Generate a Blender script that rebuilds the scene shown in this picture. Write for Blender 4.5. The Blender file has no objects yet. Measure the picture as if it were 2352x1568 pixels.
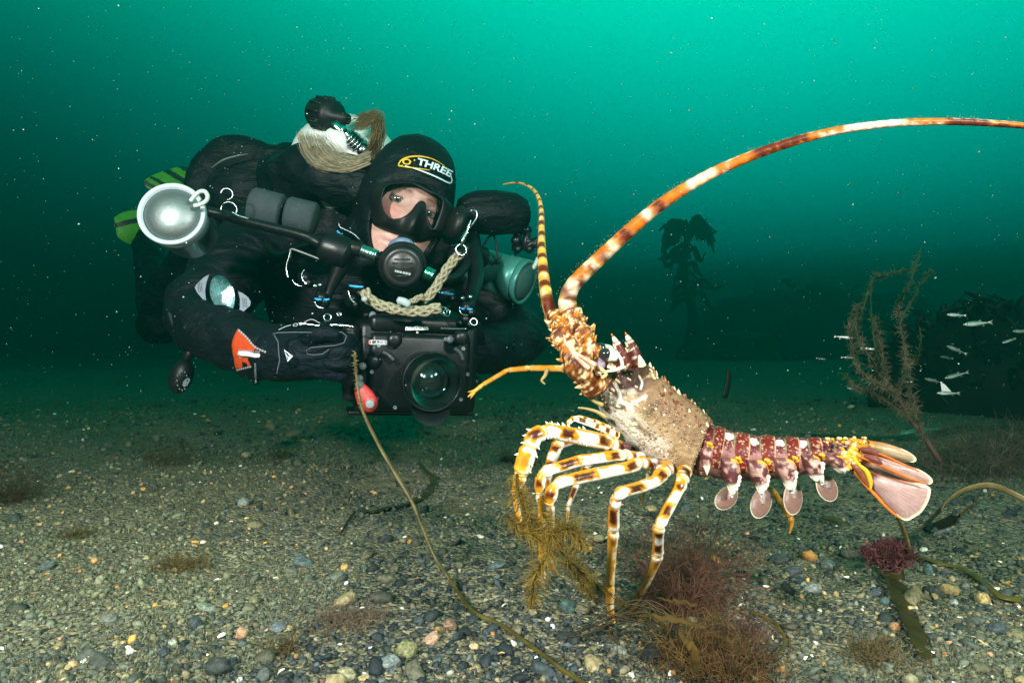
import bpy, bmesh, math, random
import numpy as np
from mathutils import Vector, Matrix

S = bpy.context.scene
random.seed(7)
RNG = np.random.default_rng(11)

# ------------------------------------------------------------------ camera
CAM_H = 0.277                       # lens height above the seabed, metres
cam_d = bpy.data.cameras.new("camera")
cam_d.sensor_width = 36.0
cam_d.lens = 18.0 / 0.765
cam_d.clip_start = 0.02
cam_d.clip_end = 200.0
cam = bpy.data.objects.new("camera", cam_d)
S.collection.objects.link(cam)
cam.location = (0, 0, CAM_H)
cam.rotation_euler = (math.radians(90), 0, 0)
S.camera = cam

# ------------------------------------------------------------------ renderer
S.render.engine = 'CYCLES'
S.view_settings.view_transform = 'Standard'
S.view_settings.look = 'None'
S.view_settings.exposure = 0.0
S.view_settings.gamma = 1.0
S.view_settings.use_curve_mapping = False
S.cycles.use_denoising = True
S.cycles.max_bounces = 6
S.cycles.diffuse_bounces = 3
S.cycles.glossy_bounces = 3
S.cycles.transmission_bounces = 4
S.cycles.transparent_max_bounces = 10
S.cycles.volume_bounces = 1
S.cycles.caustics_reflective = False
S.cycles.caustics_refractive = False
S.cycles.sample_clamp_indirect = 6.0

# ------------------------------------------------------------------ water light (world)
W = bpy.data.worlds.new("World")
S.world = W
W.use_nodes = True
nt = W.node_tree
nt.nodes.clear()
def N(tree, kind, **kw):
    n = tree.nodes.new(kind)
    for k, v in kw.items():
        setattr(n, k, v)
    return n
def M_(tree, op, a, b=None, c=None):
    n = tree.nodes.new('ShaderNodeMath'); n.operation = op
    for i, v in enumerate((a, b, c)):
        if v is None: continue
        if isinstance(v, (int, float)): n.inputs[i].default_value = v
        else: tree.links.new(v, n.inputs[i])
    return n.outputs[0]
out = N(nt, 'ShaderNodeOutputWorld'); bg = N(nt, 'ShaderNodeBackground')
tc = N(nt, 'ShaderNodeTexCoord'); sep = N(nt, 'ShaderNodeSeparateXYZ')
nt.links.new(tc.outputs['Generated'], sep.inputs[0])
nx, ny, nz = sep.outputs
# brightness of the open water rises steeply towards the surface and towards the sun's side
dx = M_(nt, 'SUBTRACT', nx, 0.45)
zc = M_(nt, 'MINIMUM', M_(nt, 'MAXIMUM', nz, -0.08), 0.56)
dx2 = M_(nt, 'MULTIPLY', M_(nt, 'MULTIPLY', dx, dx), M_(nt, 'SUBTRACT', M_(nt, 'MULTIPLY', zc, 3.4), 2.5))
rise = M_(nt, 'MINIMUM', M_(nt, 'ADD', M_(nt, 'MULTIPLY', zc, 2.1), -0.58), M_(nt, 'ADD', M_(nt, 'MULTIPLY', zc, 16.0), -2.3))
ln = M_(nt, 'ADD', rise, dx2)
lum = M_(nt, 'EXPONENT', ln)
fade = M_(nt, 'MINIMUM', M_(nt, 'MAXIMUM', M_(nt, 'MULTIPLY', M_(nt, 'SUBTRACT', nz, 0.55), 3.0), 0.0), 1.0)
lum = M_(nt, 'MULTIPLY', lum, M_(nt, 'SUBTRACT', 1.0, M_(nt, 'MULTIPLY', fade, 0.80)))
up = M_(nt, 'MULTIPLY', zc, -0.55)
comb = N(nt, 'ShaderNodeCombineXYZ')
nt.links.new(M_(nt, 'MULTIPLY', lum, 0.000), comb.inputs[0])
nt.links.new(lum, comb.inputs[1])
nt.links.new(M_(nt, 'MULTIPLY', lum, M_(nt, 'ADD', up, 0.92)), comb.inputs[2])
nt.links.new(comb.outputs[0], bg.inputs['Color'])
bg.inputs['Strength'].default_value = 1.0
nt.links.new(bg.outputs[0], out.inputs['Surface'])

# ------------------------------------------------------------------ lights
sun_d = bpy.data.lights.new("sun", 'SUN')          # daylight that reaches the bottom, already green and diffuse
sun_d.energy = 0.08
sun_d.angle = math.radians(50)
sun_d.color = (0.02, 1.0, 0.72)
sun = bpy.data.objects.new("sun", sun_d); S.collection.objects.link(sun)
sun.rotation_euler = Vector((-0.35, -0.25, -1.0)).to_track_quat('-Z', 'Y').to_euler()

def strobe_lamp(name, loc, aim, power, size=0.13, color=(0.98, 0.97, 0.91)):
    d = bpy.data.lights.new(name, 'AREA'); d.shape = 'DISK'; d.size = size
    d.energy = power; d.color = color; d.spread = math.radians(150)
    o = bpy.data.objects.new(name, d); S.collection.objects.link(o)
    o.location = loc
    o.rotation_euler = (Vector(aim) - Vector(loc)).to_track_quat('-Z', 'Y').to_euler()
    return o
# the photographer's two flash guns, whose catchlights show in the dome, the mask and the shell
strobe_lamp("flash_gun", (-0.62, -0.30, 0.74), (-0.25, 1.1, 0.30), 36)
strobe_lamp("flash_gun", (0.66, -0.32, 0.78), (0.22, 0.9, 0.22), 26.5)

# ------------------------------------------------------------------ helpers
K = 0.765 * 2 / 2352.0
def P(u, v, d):
    """point seen at (u, v) of a 2352 x 1568 frame, d metres from the lens plane"""
    return Vector(((u - 1176) * K * d, d, CAM_H + (784 - v) * K * d))
def PX(px, d):
    return px * K * d

def _hash(ix, iy, iz, seed):
    h = (ix.astype(np.int64) * 374761393 + iy.astype(np.int64) * 668265263 + iz.astype(np.int64) * 2147483647 + seed * 144269) & 0xFFFFFFFF
    h = ((h ^ (h >> 13)) * 1274126177) & 0xFFFFFFFF
    h = ((h ^ (h >> 16)) * 2246822519) & 0xFFFFFFFF
    return ((h ^ (h >> 15)) & 0xFFFFFF) / float(0xFFFFFF)
def vnoise(p, scale=1.0, seed=0):
    p = np.atleast_2d(np.asarray(p, float)) * scale
    i = np.floor(p); f = p - i; f = f * f * (3 - 2 * f)
    r = 0
    for a in (0, 1):
        for b in (0, 1):
            for c in (0, 1):
                w = (f[:, 0] if a else 1 - f[:, 0]) * (f[:, 1] if b else 1 - f[:, 1]) * (f[:, 2] if c else 1 - f[:, 2])
                r = r + w * _hash(i[:, 0] + a, i[:, 1] + b, i[:, 2] + c, seed)
    return r
def fbm(p, scale=1.0, octaves=4, seed=0):
    r = 0; amp = 0.5; t = 0
    for o in range(octaves):
        r = r + amp * vnoise(p, scale * 2 ** o, seed + o * 17); t += amp; amp *= 0.5
    return r / t
def sstep(a, b, x):
    t = np.clip((np.asarray(x, float) - a) / (b - a), 0, 1)
    return t * t * (3 - 2 * t)
def lerp(a, b, t):
    a = np.asarray(a, float); b = np.asarray(b, float); t = np.asarray(t, float)
    if t.ndim: t = t[..., None]
    return a + (b - a) * t

def ground(x, y):
    x = np.asarray(x, float); y = np.asarray(y, float)
    p = np.stack([x.ravel(), y.ravel(), np.zeros(x.size)], 1)
    r = np.hypot(p[:, 0], p[:, 1])
    h = (fbm(p, 1.3, 3, 5) - 0.5) * 0.05 + (fbm(p, 7.0, 3, 9) - 0.5) * 0.024
    h = h * sstep(0.1, 0.9, r) + (fbm(p, 0.25, 2, 31) - 0.5) * 0.22 * sstep(2, 7, r)
    return h.reshape(x.shape)
def gz(x, y):
    return float(ground(np.array([x]), np.array([y]))[0])
def G(u, v, lift=0.0):
    """point on the seabed seen at (u, v)"""
    d = CAM_H / ((v - 784) * K)
    for _ in range(12):
        z = gz((u - 1176) * K * d, d)
        d = (CAM_H - z - lift) / ((v - 784) * K)
    return P(u, v, d)

ORIGIN = {}
def link(o, parent=None):
    S.collection.objects.link(o)
    if parent is not None:
        o.parent = parent
    return o
def tag(o, label=None, cat=None, group=None, kind=None):
    if label: o['label'] = label
    if cat: o['category'] = cat
    if group: o['group'] = group
    if kind: o['kind'] = kind
    return o
def empty(name, loc, label, cat, group=None):
    o = bpy.data.objects.new(name, None)
    o.location = loc; o.empty_display_size = 0.05
    link(o); ORIGIN[o.name] = Vector(loc)
    return tag(o, label, cat, group)

class MB:
    """collects shapes, links them as one mesh with a colour per vertex"""
    def __init__(self):
        self.v = []; self.f = []; self.c = []; self.n = 0
    def add(self, verts, faces, col=(0.5, 0.5, 0.5)):
        verts = np.asarray(verts, float).reshape(-1, 3)
        col = np.asarray(col, float)
        if col.ndim == 1: col = np.tile(col[:3], (len(verts), 1))
        n = self.n
        self.v.append(verts); self.c.append(col)
        self.f.extend([tuple(int(i) + n for i in q) for q in faces])
        self.n += len(verts)
        return self
    def build(self, name, mat, parent=None, loc=None, smooth=True):
        v = np.concatenate(self.v); c = np.concatenate(self.c)
        if parent is not None: org = ORIGIN[parent.name]
        elif loc is not None: org = Vector(loc)
        else: org = Vector((0, 0, 0))
        me = bpy.data.meshes.new(name)
        me.from_pydata((v - np.array(org)).tolist(), [], self.f)
        att = me.color_attributes.new("Col", 'FLOAT_COLOR', 'POINT')
        att.data.foreach_set("color", np.concatenate([c, np.ones((len(c), 1))], 1).astype(np.float32).ravel())
        if smooth:
            me.polygons.foreach_set("use_smooth", np.ones(len(me.polygons), bool))
        me.materials.append(mat)
        me.update()
        o = bpy.data.objects.new(name, me)
        link(o, parent)
        if parent is None:
            o.location = org
        ORIGIN[o.name] = org
        return o

def bvh_hit(o, u, v, lift=0.0):
    """where the line of sight through (u, v) meets an object's surface"""
    global _BV
    if o.name not in _BV:
        from mathutils.bvhtree import BVHTree
        org = ORIGIN[o.name]; _BV[o.name] = BVHTree.FromPolygons([q.co + org for q in o.data.vertices], [list(p.vertices) for p in o.data.polygons])
    c = Vector((0, 0, CAM_H)); d = (P(u, v, 1.0) - c).normalized(); h = _BV[o.name].ray_cast(c, d)
    if h[0] is None: return None, None
    n = h[1] if h[1].dot(d) < 0 else -h[1]
    return np.array(list(h[0] + n * lift)), np.array(list(n))
_BV = {}
def fast_mesh(name, v, faces_arr, col, mat, smooth=True):
    """big numpy triangle mesh"""
    me = bpy.data.meshes.new(name)
    nv, nf = len(v), len(faces_arr)
    me.vertices.add(nv); me.vertices.foreach_set("co", v.astype(np.float32).ravel())
    k = faces_arr.shape[1]
    me.loops.add(nf * k); me.loops.foreach_set("vertex_index", faces_arr.astype(np.int32).ravel())
    me.polygons.add(nf); me.polygons.foreach_set("loop_start", (np.arange(nf) * k).astype(np.int32))
    me.update(calc_edges=True)
    att = me.color_attributes.new("Col", 'FLOAT_COLOR', 'POINT')
    att.data.foreach_set("color", np.concatenate([col, np.ones((nv, 1))], 1).astype(np.float32).ravel())
    if smooth: me.polygons.foreach_set("use_smooth", np.ones(nf, bool))
    me.materials.append(mat)
    me.validate()
    o = bpy.data.objects.new(name, me)
    return link(o)

def spl(pts, n):
    """Catmull-Rom through rows of pts (any width), n samples, even in chord length"""
    p = np.asarray([list(q) for q in pts], float)
    L = np.concatenate([[0], np.cumsum(np.linalg.norm(np.diff(p[:, :3], axis=0), axis=1) + 1e-9)])
    q = np.vstack([2 * p[0] - p[1], p, 2 * p[-1] - p[-2]])
    t = np.linspace(0, L[-1], n)
    k = np.clip(np.searchsorted(L, t, side='right') - 1, 0, len(p) - 2)
    s = ((t - L[k]) / (L[k + 1] - L[k]))[:, None]
    a, b, c, d = q[k], q[k + 1], q[k + 2], q[k + 3]
    return 0.5 * (2 * b + (c - a) * s + (2 * a - 5 * b + 4 * c - d) * s * s + (3 * b - a - 3 * c + d) * s ** 3)
def lin(pts, n):
    p = np.asarray([list(q) for q in pts], float)
    L = np.concatenate([[0], np.cumsum(np.linalg.norm(np.diff(p[:, :3], axis=0), axis=1) + 1e-9)])
    t = np.linspace(0, L[-1], n)
    return np.stack([np.interp(t, L, p[:, i]) for i in range(p.shape[1])], 1)

def frames(path, up=(0, 0, 1)):
    path = np.asarray(path, float)[:, :3]
    T = np.gradient(path, axis=0); T /= np.linalg.norm(T, axis=1)[:, None] + 1e-12
    u = np.asarray(up, float); Us = []
    for t in T:
        w = u - t * np.dot(u, t); l = np.linalg.norm(w)
        if l < 1e-5: w = np.array([0.3, -0.9, 0.2]); w = w - t * np.dot(w, t); l = np.linalg.norm(w)
        u = w / l; Us.append(u)
    U = np.array(Us); B = np.cross(T, U)
    return T, U, B
def tube(mb, path, rad, seg=12, col=(0.5,) * 3, up=(0, 0, 1), flat=1.0, caps=True, shape=None):
    """swept tube; rad scalar or per point; col colour or f(t, ang, pts)->rgb; flat squashes along up; shape f(t,ang)->radius factor"""
    path = np.asarray([list(q)[:3] for q in path], float); n = len(path)
    rad = np.full(n, rad) if np.isscalar(rad) else np.asarray(rad, float)
    T, U, B = frames(path, up)
    ang = np.arange(seg) / seg * 2 * math.pi
    tt = np.linspace(0, 1, n)
    R = rad[:, None] * np.ones(seg)[None]
    if shape is not None: R = R * shape(tt[:, None], ang[None])
    v = path[:, None] + R[..., None] * (np.cos(ang)[None, :, None] * U[:, None] * flat + np.sin(ang)[None, :, None] * B[:, None])
    v = v.reshape(-1, 3)
    if callable(col):
        c = col(np.repeat(tt, seg), np.tile(ang, n), v)
    else: c = np.tile(np.asarray(col, float)[:3], (n * seg, 1))
    f = []
    for i in range(n - 1):
        for j in range(seg):
            k = (j + 1) % seg
            f.append((i * seg + j, i * seg + k, (i + 1) * seg + k, (i + 1) * seg + j))
    if caps:
        v = np.vstack([v, path[0] - T[0] * rad[0] * 0.5, path[-1] + T[-1] * rad[-1] * 0.5])
        c = np.vstack([c, c[:1], c[-1:]])
        a, b = n * seg, n * seg + 1
        for j in range(seg):
            k = (j + 1) % seg
            f.append((a, k, j)); f.append((b, (n - 1) * seg + j, (n - 1) * seg + k))
    return mb.add(v, f, c)

_sph = {}
def sphere_base(su=16, sv=10):
    if (su, sv) not in _sph:
        v = [(0, 0, -1)]; f = []
        for i in range(1, sv):
            a = -math.pi / 2 + math.pi * i / sv
            for j in range(su):
                b = 2 * math.pi * j / su
                v.append((math.cos(a) * math.cos(b), math.cos(a) * math.sin(b), math.sin(a)))
        v.append((0, 0, 1))
        for j in range(su): f.append((0, 1 + (j + 1) % su, 1 + j))
        for i in range(sv - 2):
            for j in range(su):
                a = 1 + i * su + j; b = 1 + i * su + (j + 1) % su
                f.append((a, b, b + su, a + su))
        t = len(v) - 1; o = 1 + (sv - 2) * su
        for j in range(su): f.append((t, o + j, o + (j + 1) % su))
        _sph[(su, sv)] = (np.array(v), f)
    return _sph[(su, sv)]
def basis(fwd, up=(0, 0, 1)):
    """columns right, up, fwd"""
    f = Vector(fwd).normalized(); u = Vector(up); u = (u - f * u.dot(f)).normalized()
    r = u.cross(f)
    return np.array([list(r), list(u), list(f)]).T
def ball(mb, c, r, col=(0.5,) * 3, rot=None, su=16, sv=10, noise=0, nscale=8, seed=0):
    v, f = sphere_base(su, sv)
    r = np.array([r] * 3 if np.isscalar(r) else r, float)
    w = v * r
    if noise: w = w * (1 + noise * (vnoise(v + 7.3, nscale, seed) - 0.5)[:, None] * 2)
    if rot is not None: w = w @ np.asarray(rot).T
    w = w + np.array(list(c))
    cc = col(w) if callable(col) else col
    return mb.add(w, f, cc)
def box(mb, c, size, col=(0.5,) * 3, rot=None, bev=0.0):
    """box with chamfered edges"""
    bm = bmesh.new(); bmesh.ops.create_cube(bm, size=1)
    for q in bm.verts: q.co = Vector((q.co.x * size[0], q.co.y * size[1], q.co.z * size[2]))
    if bev > 0:
        bmesh.ops.bevel(bm, geom=bm.edges[:], offset=bev, segments=2, affect='EDGES', profile=0.6)
    bm.verts.index_update()
    v = np.array([list(q.co) for q in bm.verts]); f = [[q.index for q in g.verts] for g in bm.faces]
    bm.free()
    if rot is not None: v = v @ np.asarray(rot).T
    return mb.add(v + np.array(list(c)), f, col)
def cone(mb, base, tip, r, col=(0.5,) * 3, tipcol=None, seg=7):
    base = np.array(list(base)); tip = np.array(list(tip)); t = tip - base; L = np.linalg.norm(t); t = t / (L + 1e-12)
    B = basis(t, (0.2, 0.3, 0.9) if abs(t[2]) < 0.9 else (1, 0, 0))
    v = []; c = []
    for k, (h, rr) in enumerate(((-0.15, 1.0), (0.35, 0.72), (0.75, 0.36), (1.0, 0.06))):
        for j in range(seg):
            a = 2 * math.pi * j / seg
            v.append(base + t * L * h + r * rr * (B[:, 0] * math.cos(a) + B[:, 1] * math.sin(a)))
            c.append(np.array(col) if h < 0.5 or tipcol is None else np.array(tipcol))
    f = [(i * seg + j, i * seg + (j + 1) % seg, (i + 1) * seg + (j + 1) % seg, (i + 1) * seg + j) for i in range(3) for j in range(seg)]
    f.append(tuple(3 * seg + j for j in range(seg)))
    return mb.add(v, f, c)
def lathe(mb, c, axis, prof, seg=32, col=(0.5,) * 3, up=(0, 0, 1)):
    """prof: list of (along, radius[, colour])"""
    B = basis(axis, up if abs(Vector(axis).normalized().dot(Vector(up).normalized())) < 0.95 else (1, 0, 0))
    c = np.array(list(c)); v = []; cc = []
    for p in prof:
        for j in range(seg):
            a = 2 * math.pi * j / seg
            v.append(c + B[:, 2] * p[0] + p[1] * (B[:, 0] * math.cos(a) + B[:, 1] * math.sin(a)))
            cc.append(p[2] if len(p) > 2 else col)
    n = len(prof)
    f = [(i * seg + j, i * seg + (j + 1) % seg, (i + 1) * seg + (j + 1) % seg, (i + 1) * seg + j) for i in range(n - 1) for j in range(seg)]
    if prof[0][1] > 1e-6: f.append(tuple(reversed(range(seg))))
    if prof[-1][1] > 1e-6: f.append(tuple((n - 1) * seg + j for j in range(seg)))
    return mb.add(v, f, cc)
def ring(mb, c, axis, R, r, col=(0.5,) * 3, seg=24, rs=8, a0=0, a1=2 * math.pi, up=(0, 0, 1)):
    B = basis(axis, up if abs(Vector(axis).normalized().dot(Vector(up).normalized())) < 0.95 else (1, 0, 0))
    c = np.array(list(c)); full = abs(a1 - a0 - 2 * math.pi) < 1e-6
    pts = [c + R * (B[:, 0] * math.cos(a) + B[:, 1] * math.sin(a)) for a in np.linspace(a0, a1, seg + 1)]
    return tube(mb, pts, r, rs, col, up=axis, caps=not full)

# ------------------------------------------------------------------ materials
def vmat(name, rough=0.5, bump=0.0, bscale=200.0, var=0.25, vscale=60.0, spec=0.5, metallic=0.0, coat=0.0, trans=0.0, alpha=1.0, sss=0.0, tint=None, ior=None):
    """principled material that takes its base colour from the mesh's own colouring, broken up by noise and bump"""
    m = bpy.data.materials.new(name); m.use_nodes = True
    t = m.node_tree; b = t.nodes['Principled BSDF']
    a = N(t, 'ShaderNodeAttribute', attribute_name='Col')
    tc = N(t, 'ShaderNodeTexCoord')
    col = a.outputs['Color']
    if tint is not None:
        rgb = N(t, 'ShaderNodeRGB'); rgb.outputs[0].default_value = (*tint, 1); col = rgb.outputs[0]
    if var:
        no = N(t, 'ShaderNodeTexNoise'); no.inputs['Scale'].default_value = vscale; no.inputs['Detail'].default_value = 5
        t.links.new(tc.outputs['Object'], no.inputs['Vector'])
        mr = N(t, 'ShaderNodeMapRange'); mr.inputs[1].default_value = 0.3; mr.inputs[2].default_value = 0.7
        mr.inputs[3].default_value = 1 - var; mr.inputs[4].default_value = 1 + var
        t.links.new(no.outputs['Fac'], mr.inputs[0])
        mx = N(t, 'ShaderNodeMix', data_type='RGBA', blend_type='MULTIPLY'); mx.inputs[0].default_value = 1
        t.links.new(col, mx.inputs[6]); t.links.new(mr.outputs[0], mx.inputs[7]); col = mx.outputs[2]
    t.links.new(col, b.inputs['Base Color'])
    b.inputs['Roughness'].default_value = rough
    b.inputs['Specular IOR Level'].default_value = spec
    b.inputs['Metallic'].default_value = metallic
    b.inputs['Coat Weight'].default_value = coat
    b.inputs['Coat Roughness'].default_value = 0.15
    b.inputs['Transmission Weight'].default_value = trans
    b.inputs['Alpha'].default_value = alpha
    if ior: b.inputs['IOR'].default_value = ior
    if sss:
        b.inputs['Subsurface Weight'].default_value = sss
        b.inputs['Subsurface Radius'].default_value = (0.012, 0.006, 0.004)
        b.inputs['Subsurface Scale'].default_value = 1.0
    if bump:
        nb = N(t, 'ShaderNodeTexNoise'); nb.inputs['Scale'].default_value = bscale; nb.inputs['Detail'].default_value = 6
        t.links.new(tc.outputs['Object'], nb.inputs['Vector'])
        bp = N(t, 'ShaderNodeBump'); bp.inputs['Strength'].default_value = bump; bp.inputs['Distance'].default_value = 0.002
        t.links.new(nb.outputs['Fac'], bp.inputs['Height']); t.links.new(bp.outputs[0], b.inputs['Normal'])
    return m
def leafmat(name, rough=0.5, var=0.35, vscale=80, through=0.4):
    """thin seaweed: part of the light passes through"""
    m = vmat(name, rough, 0.25, 300, var, vscale, 0.35)
    t = m.node_tree; b = t.nodes['Principled BSDF']; o = [n for n in t.nodes if n.type == 'OUTPUT_MATERIAL'][0]
    tr = N(t, 'ShaderNodeBsdfTranslucent'); mix = N(t, 'ShaderNodeMixShader'); mix.inputs[0].default_value = through
    src = b.inputs['Base Color'].links[0].from_socket
    t.links.new(src, tr.inputs['Color'])
    t.links.new(b.outputs[0], mix.inputs[1]); t.links.new(tr.outputs[0], mix.inputs[2])
    t.links.new(mix.outputs[0], o.inputs['Surface'])
    return m
def glassmat(name, tint=(1, 1, 1), gloss=1.0, rough=0.02, min_refl=0.04):
    """clear pane: see-through with a fresnel reflection"""
    m = bpy.data.materials.new(name); m.use_nodes = True; t = m.node_tree; t.nodes.clear()
    o = N(t, 'ShaderNodeOutputMaterial'); a = N(t, 'ShaderNodeBsdfTransparent'); a.inputs[0].default_value = (*tint, 1)
    g = N(t, 'ShaderNodeBsdfGlossy'); g.inputs['Roughness'].default_value = rough
    fr = N(t, 'ShaderNodeFresnel'); fr.inputs[0].default_value = 1.4
    mix = N(t, 'ShaderNodeMixShader')
    t.links.new(M_(t, 'MINIMUM', M_(t, 'ADD', M_(t, 'MULTIPLY', fr.outputs[0], gloss), min_refl - 0.03), 1.0), mix.inputs[0])
    t.links.new(a.outputs[0], mix.inputs[1]); t.links.new(g.outputs[0], mix.inputs[2]); t.links.new(mix.outputs[0], o.inputs[0])
    return m
# ------------------------------------------------------------------ seabed
def seabed_material():
    m = bpy.data.materials.new("seabed_silt_and_grit"); m.use_nodes = True
    t = m.node_tree; b = t.nodes['Principled BSDF']
    tc = N(t, 'ShaderNodeTexCoord')
    def noise(scale, detail=5):
        n = N(t, 'ShaderNodeTexNoise'); n.inputs['Scale'].default_value = scale; n.inputs['Detail'].default_value = detail
        t.links.new(tc.outputs['Object'], n.inputs['Vector']); return n.outputs['Fac']
    def ramp(src, stops):
        r = N(t, 'ShaderNodeValToRGB'); e = r.color_ramp.elements
        while len(e) < len(stops): e.new(0.5)
        for q, (p, c) in zip(e, stops): q.position = p; q.color = (*c, 1)
        t.links.new(src, r.inputs[0]); return r.outputs[0]
    vo = N(t, 'ShaderNodeTexVoronoi'); vo.inputs['Scale'].default_value = 190; vo.inputs['Randomness'].default_value = 1
    t.links.new(tc.outputs['Object'], vo.inputs['Vector'])
    s2 = N(t, 'ShaderNodeSeparateColor'); t.links.new(vo.outputs['Color'], s2.inputs[0])
    grit = ramp(s2.outputs[0], [(0.0, (0.03, 0.036, 0.034)), (0.4, (0.085, 0.088, 0.072)), (0.7, (0.18, 0.16, 0.10)), (0.9, (0.30, 0.24, 0.13)), (0.97, (0.42, 0.36, 0.24))])
    silt = ramp(noise(35), [(0.3, (0.09, 0.08, 0.045)), (0.55, (0.19, 0.165, 0.095)), (0.75, (0.29, 0.245, 0.14))])
    mx = N(t, 'ShaderNodeMix', data_type='RGBA'); t.links.new(ramp(noise(6), [(0.4, (0.15,) * 3), (0.62, (0.8,) * 3)]), mx.inputs[0])
    t.links.new(grit, mx.inputs[6]); t.links.new(silt, mx.inputs[7])
    t.links.new(mx.outputs[2], b.inputs['Base Color'])
    b.inputs['Roughness'].default_value = 0.85; b.inputs['Specular IOR Level'].default_value = 0.25
    bp = N(t, 'ShaderNodeBump'); bp.inputs['Strength'].default_value = 0.9; bp.inputs['Distance'].default_value = 0.006
    hs = M_(t, 'ADD', M_(t, 'MULTIPLY', vo.outputs['Distance'], -1.0), M_(t, 'MULTIPLY', noise(120), 0.8))
    t.links.new(hs, bp.inputs['Height']); t.links.new(bp.outputs[0], b.inputs['Normal'])
    return m
def make_seabed():
    na, nr = 300, 230
    r = np.concatenate([[0.02], np.geomspace(0.08, 22, nr)]); a = np.arange(na) / na * 2 * math.pi
    x = r[:, None] * np.cos(a)[None]; y = r[:, None] * np.sin(a)[None]
    z = ground(x, y)
    v = np.stack([x, y, z], -1).reshape(-1, 3)
    n1 = len(r); i, j = np.meshgrid(np.arange(n1 - 1), np.arange(na), indexing='ij'); k = (j + 1) % na
    f = np.stack([i * na + j, i * na + k, (i + 1) * na + k, (i + 1) * na + j], -1).reshape(-1, 4)[:, ::-1]
    o = fast_mesh("seabed", v, f, np.full((len(v), 3), 0.1), seabed_material())
    tag(o, "dark gravel and silt seabed stretching away into green water", "seabed", kind='structure')
make_seabed()

PAL = np.array([(0.018, 0.024, 0.028), (0.03, 0.036, 0.036), (0.045, 0.055, 0.055), (0.07, 0.078, 0.07), (0.075, 0.07, 0.045), (0.13, 0.115, 0.07), (0.20, 0.165, 0.095),
                (0.12, 0.14, 0.13), (0.34, 0.25, 0.12), (0.50, 0.25, 0.07), (0.42, 0.24, 0.15), (0.72, 0.66, 0.52), (0.8, 0.8, 0.74)])
PW = np.array([0.15, 0.16, 0.15, 0.12, 0.12, 0.11, 0.07, 0.05, 0.027, 0.010, 0.008, 0.006, 0.003]); PW /= PW.sum()
stone_mat = vmat("pebble_surface", 0.72, 0.6, 500, 0.45, 260, 0.35)
def ico(sub):
    bm = bmesh.new(); bmesh.ops.create_icosphere(bm, subdivisions=sub, radius=1.0)
    bm.verts.index_update()
    v = np.array([list(q.co) for q in bm.verts]); f = np.array([[q.index for q in g.verts] for g in bm.faces]); bm.free()
    return v, f
def scatter_stones(name, n, d0, d1, smin, smax, power, sub, label, seed, spread=1.15, colour=None):
    g = np.random.default_rng(seed)
    inv = g.uniform(1 / d1, 1 / d0, n); d = 1 / inv
    x = g.uniform(-spread, spread, n) * d; y = d
    u = g.random(n)
    s = smin + (smax - smin) * u ** power
    s = s * np.maximum(1.0, (d / 0.85) ** 0.8)
    sc = np.stack([s * g.uniform(0.75, 1.5, n), s * g.uniform(0.7, 1.1, n), s * g.uniform(0.4, 0.8, n)], 1)
    bv, bf = ico(sub)
    # random orientation
    yaw = g.uniform(0, 2 * math.pi, n); tx = g.normal(0, 0.45, n); ty = g.normal(0, 0.45, n)
    cz, sz = np.cos(yaw), np.sin(yaw); cx, sx = np.cos(tx), np.sin(tx); cy, sy = np.cos(ty), np.sin(ty)
    R = np.zeros((n, 3, 3))
    R[:, 0, 0] = cz * cy; R[:, 0, 1] = cz * sy * sx - sz * cx; R[:, 0, 2] = cz * sy * cx + sz * sx
    R[:, 1, 0] = sz * cy; R[:, 1, 1] = sz * sy * sx + cz * cx; R[:, 1, 2] = sz * sy * cx - cz * sx
    R[:, 2, 0] = -sy; R[:, 2, 1] = cy * sx; R[:, 2, 2] = cy * cx
    wob = g.uniform(0.72, 1.22, (n, len(bv)))
    loc = bv[None] * wob[..., None] * sc[:, None]
    w = np.einsum('nij,nkj->nki', R, loc)
    z = ground(x, y) + sc[:, 2] * g.uniform(0.0, 0.75, n)
    w = w + np.stack([x, y, z], 1)[:, None]
    ci = g.choice(len(PAL), n, p=PW)
    col = PAL[ci]
    pn = fbm(np.stack([x, y, np.zeros(n)], 1), 2.6, 3, 77)
    silt = sstep(0.38, 0.56, pn) * (ci < 9) * g.uniform(0.3, 1.0, n)
    col = lerp(col, np.array((0.165, 0.172, 0.112)), silt * 0.8)
    col = col * g.uniform(0.62, 1.45, n)[:, None]
    big = fbm(np.stack([x, y, np.zeros(n)], 1), 1.7, 3, 55); col = col * lerp(np.array((0.62, 0.66, 0.72)), np.array((1.22, 1.18, 1.0)), sstep(.36, .62, big))
    if colour is not None: col = np.tile(np.array(colour), (n, 1)) * g.uniform(0.6, 1.3, n)[:, None]
    cc = np.repeat(col, len(bv), 0)
    f = (bf[None] + (np.arange(n) * len(bv))[:, None, None]).reshape(-1, 3)
    o = fast_mesh(name, w.reshape(-1, 3), f, cc, stone_mat, smooth=(sub > 1))
    tag(o, label, name, kind='stuff')
    return o
scatter_stones("gravel", 78000, 0.34, 3.4, 0.0010, 0.0046, 3.0, 1, "mixed dark grey and tan gravel covering the seabed", 3)
scatter_stones("pebbles", 1500, 0.36, 2.4, 0.003, 0.0105, 3.2, 2, "slate and olive pebbles strewn through the gravel", 4)

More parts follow.
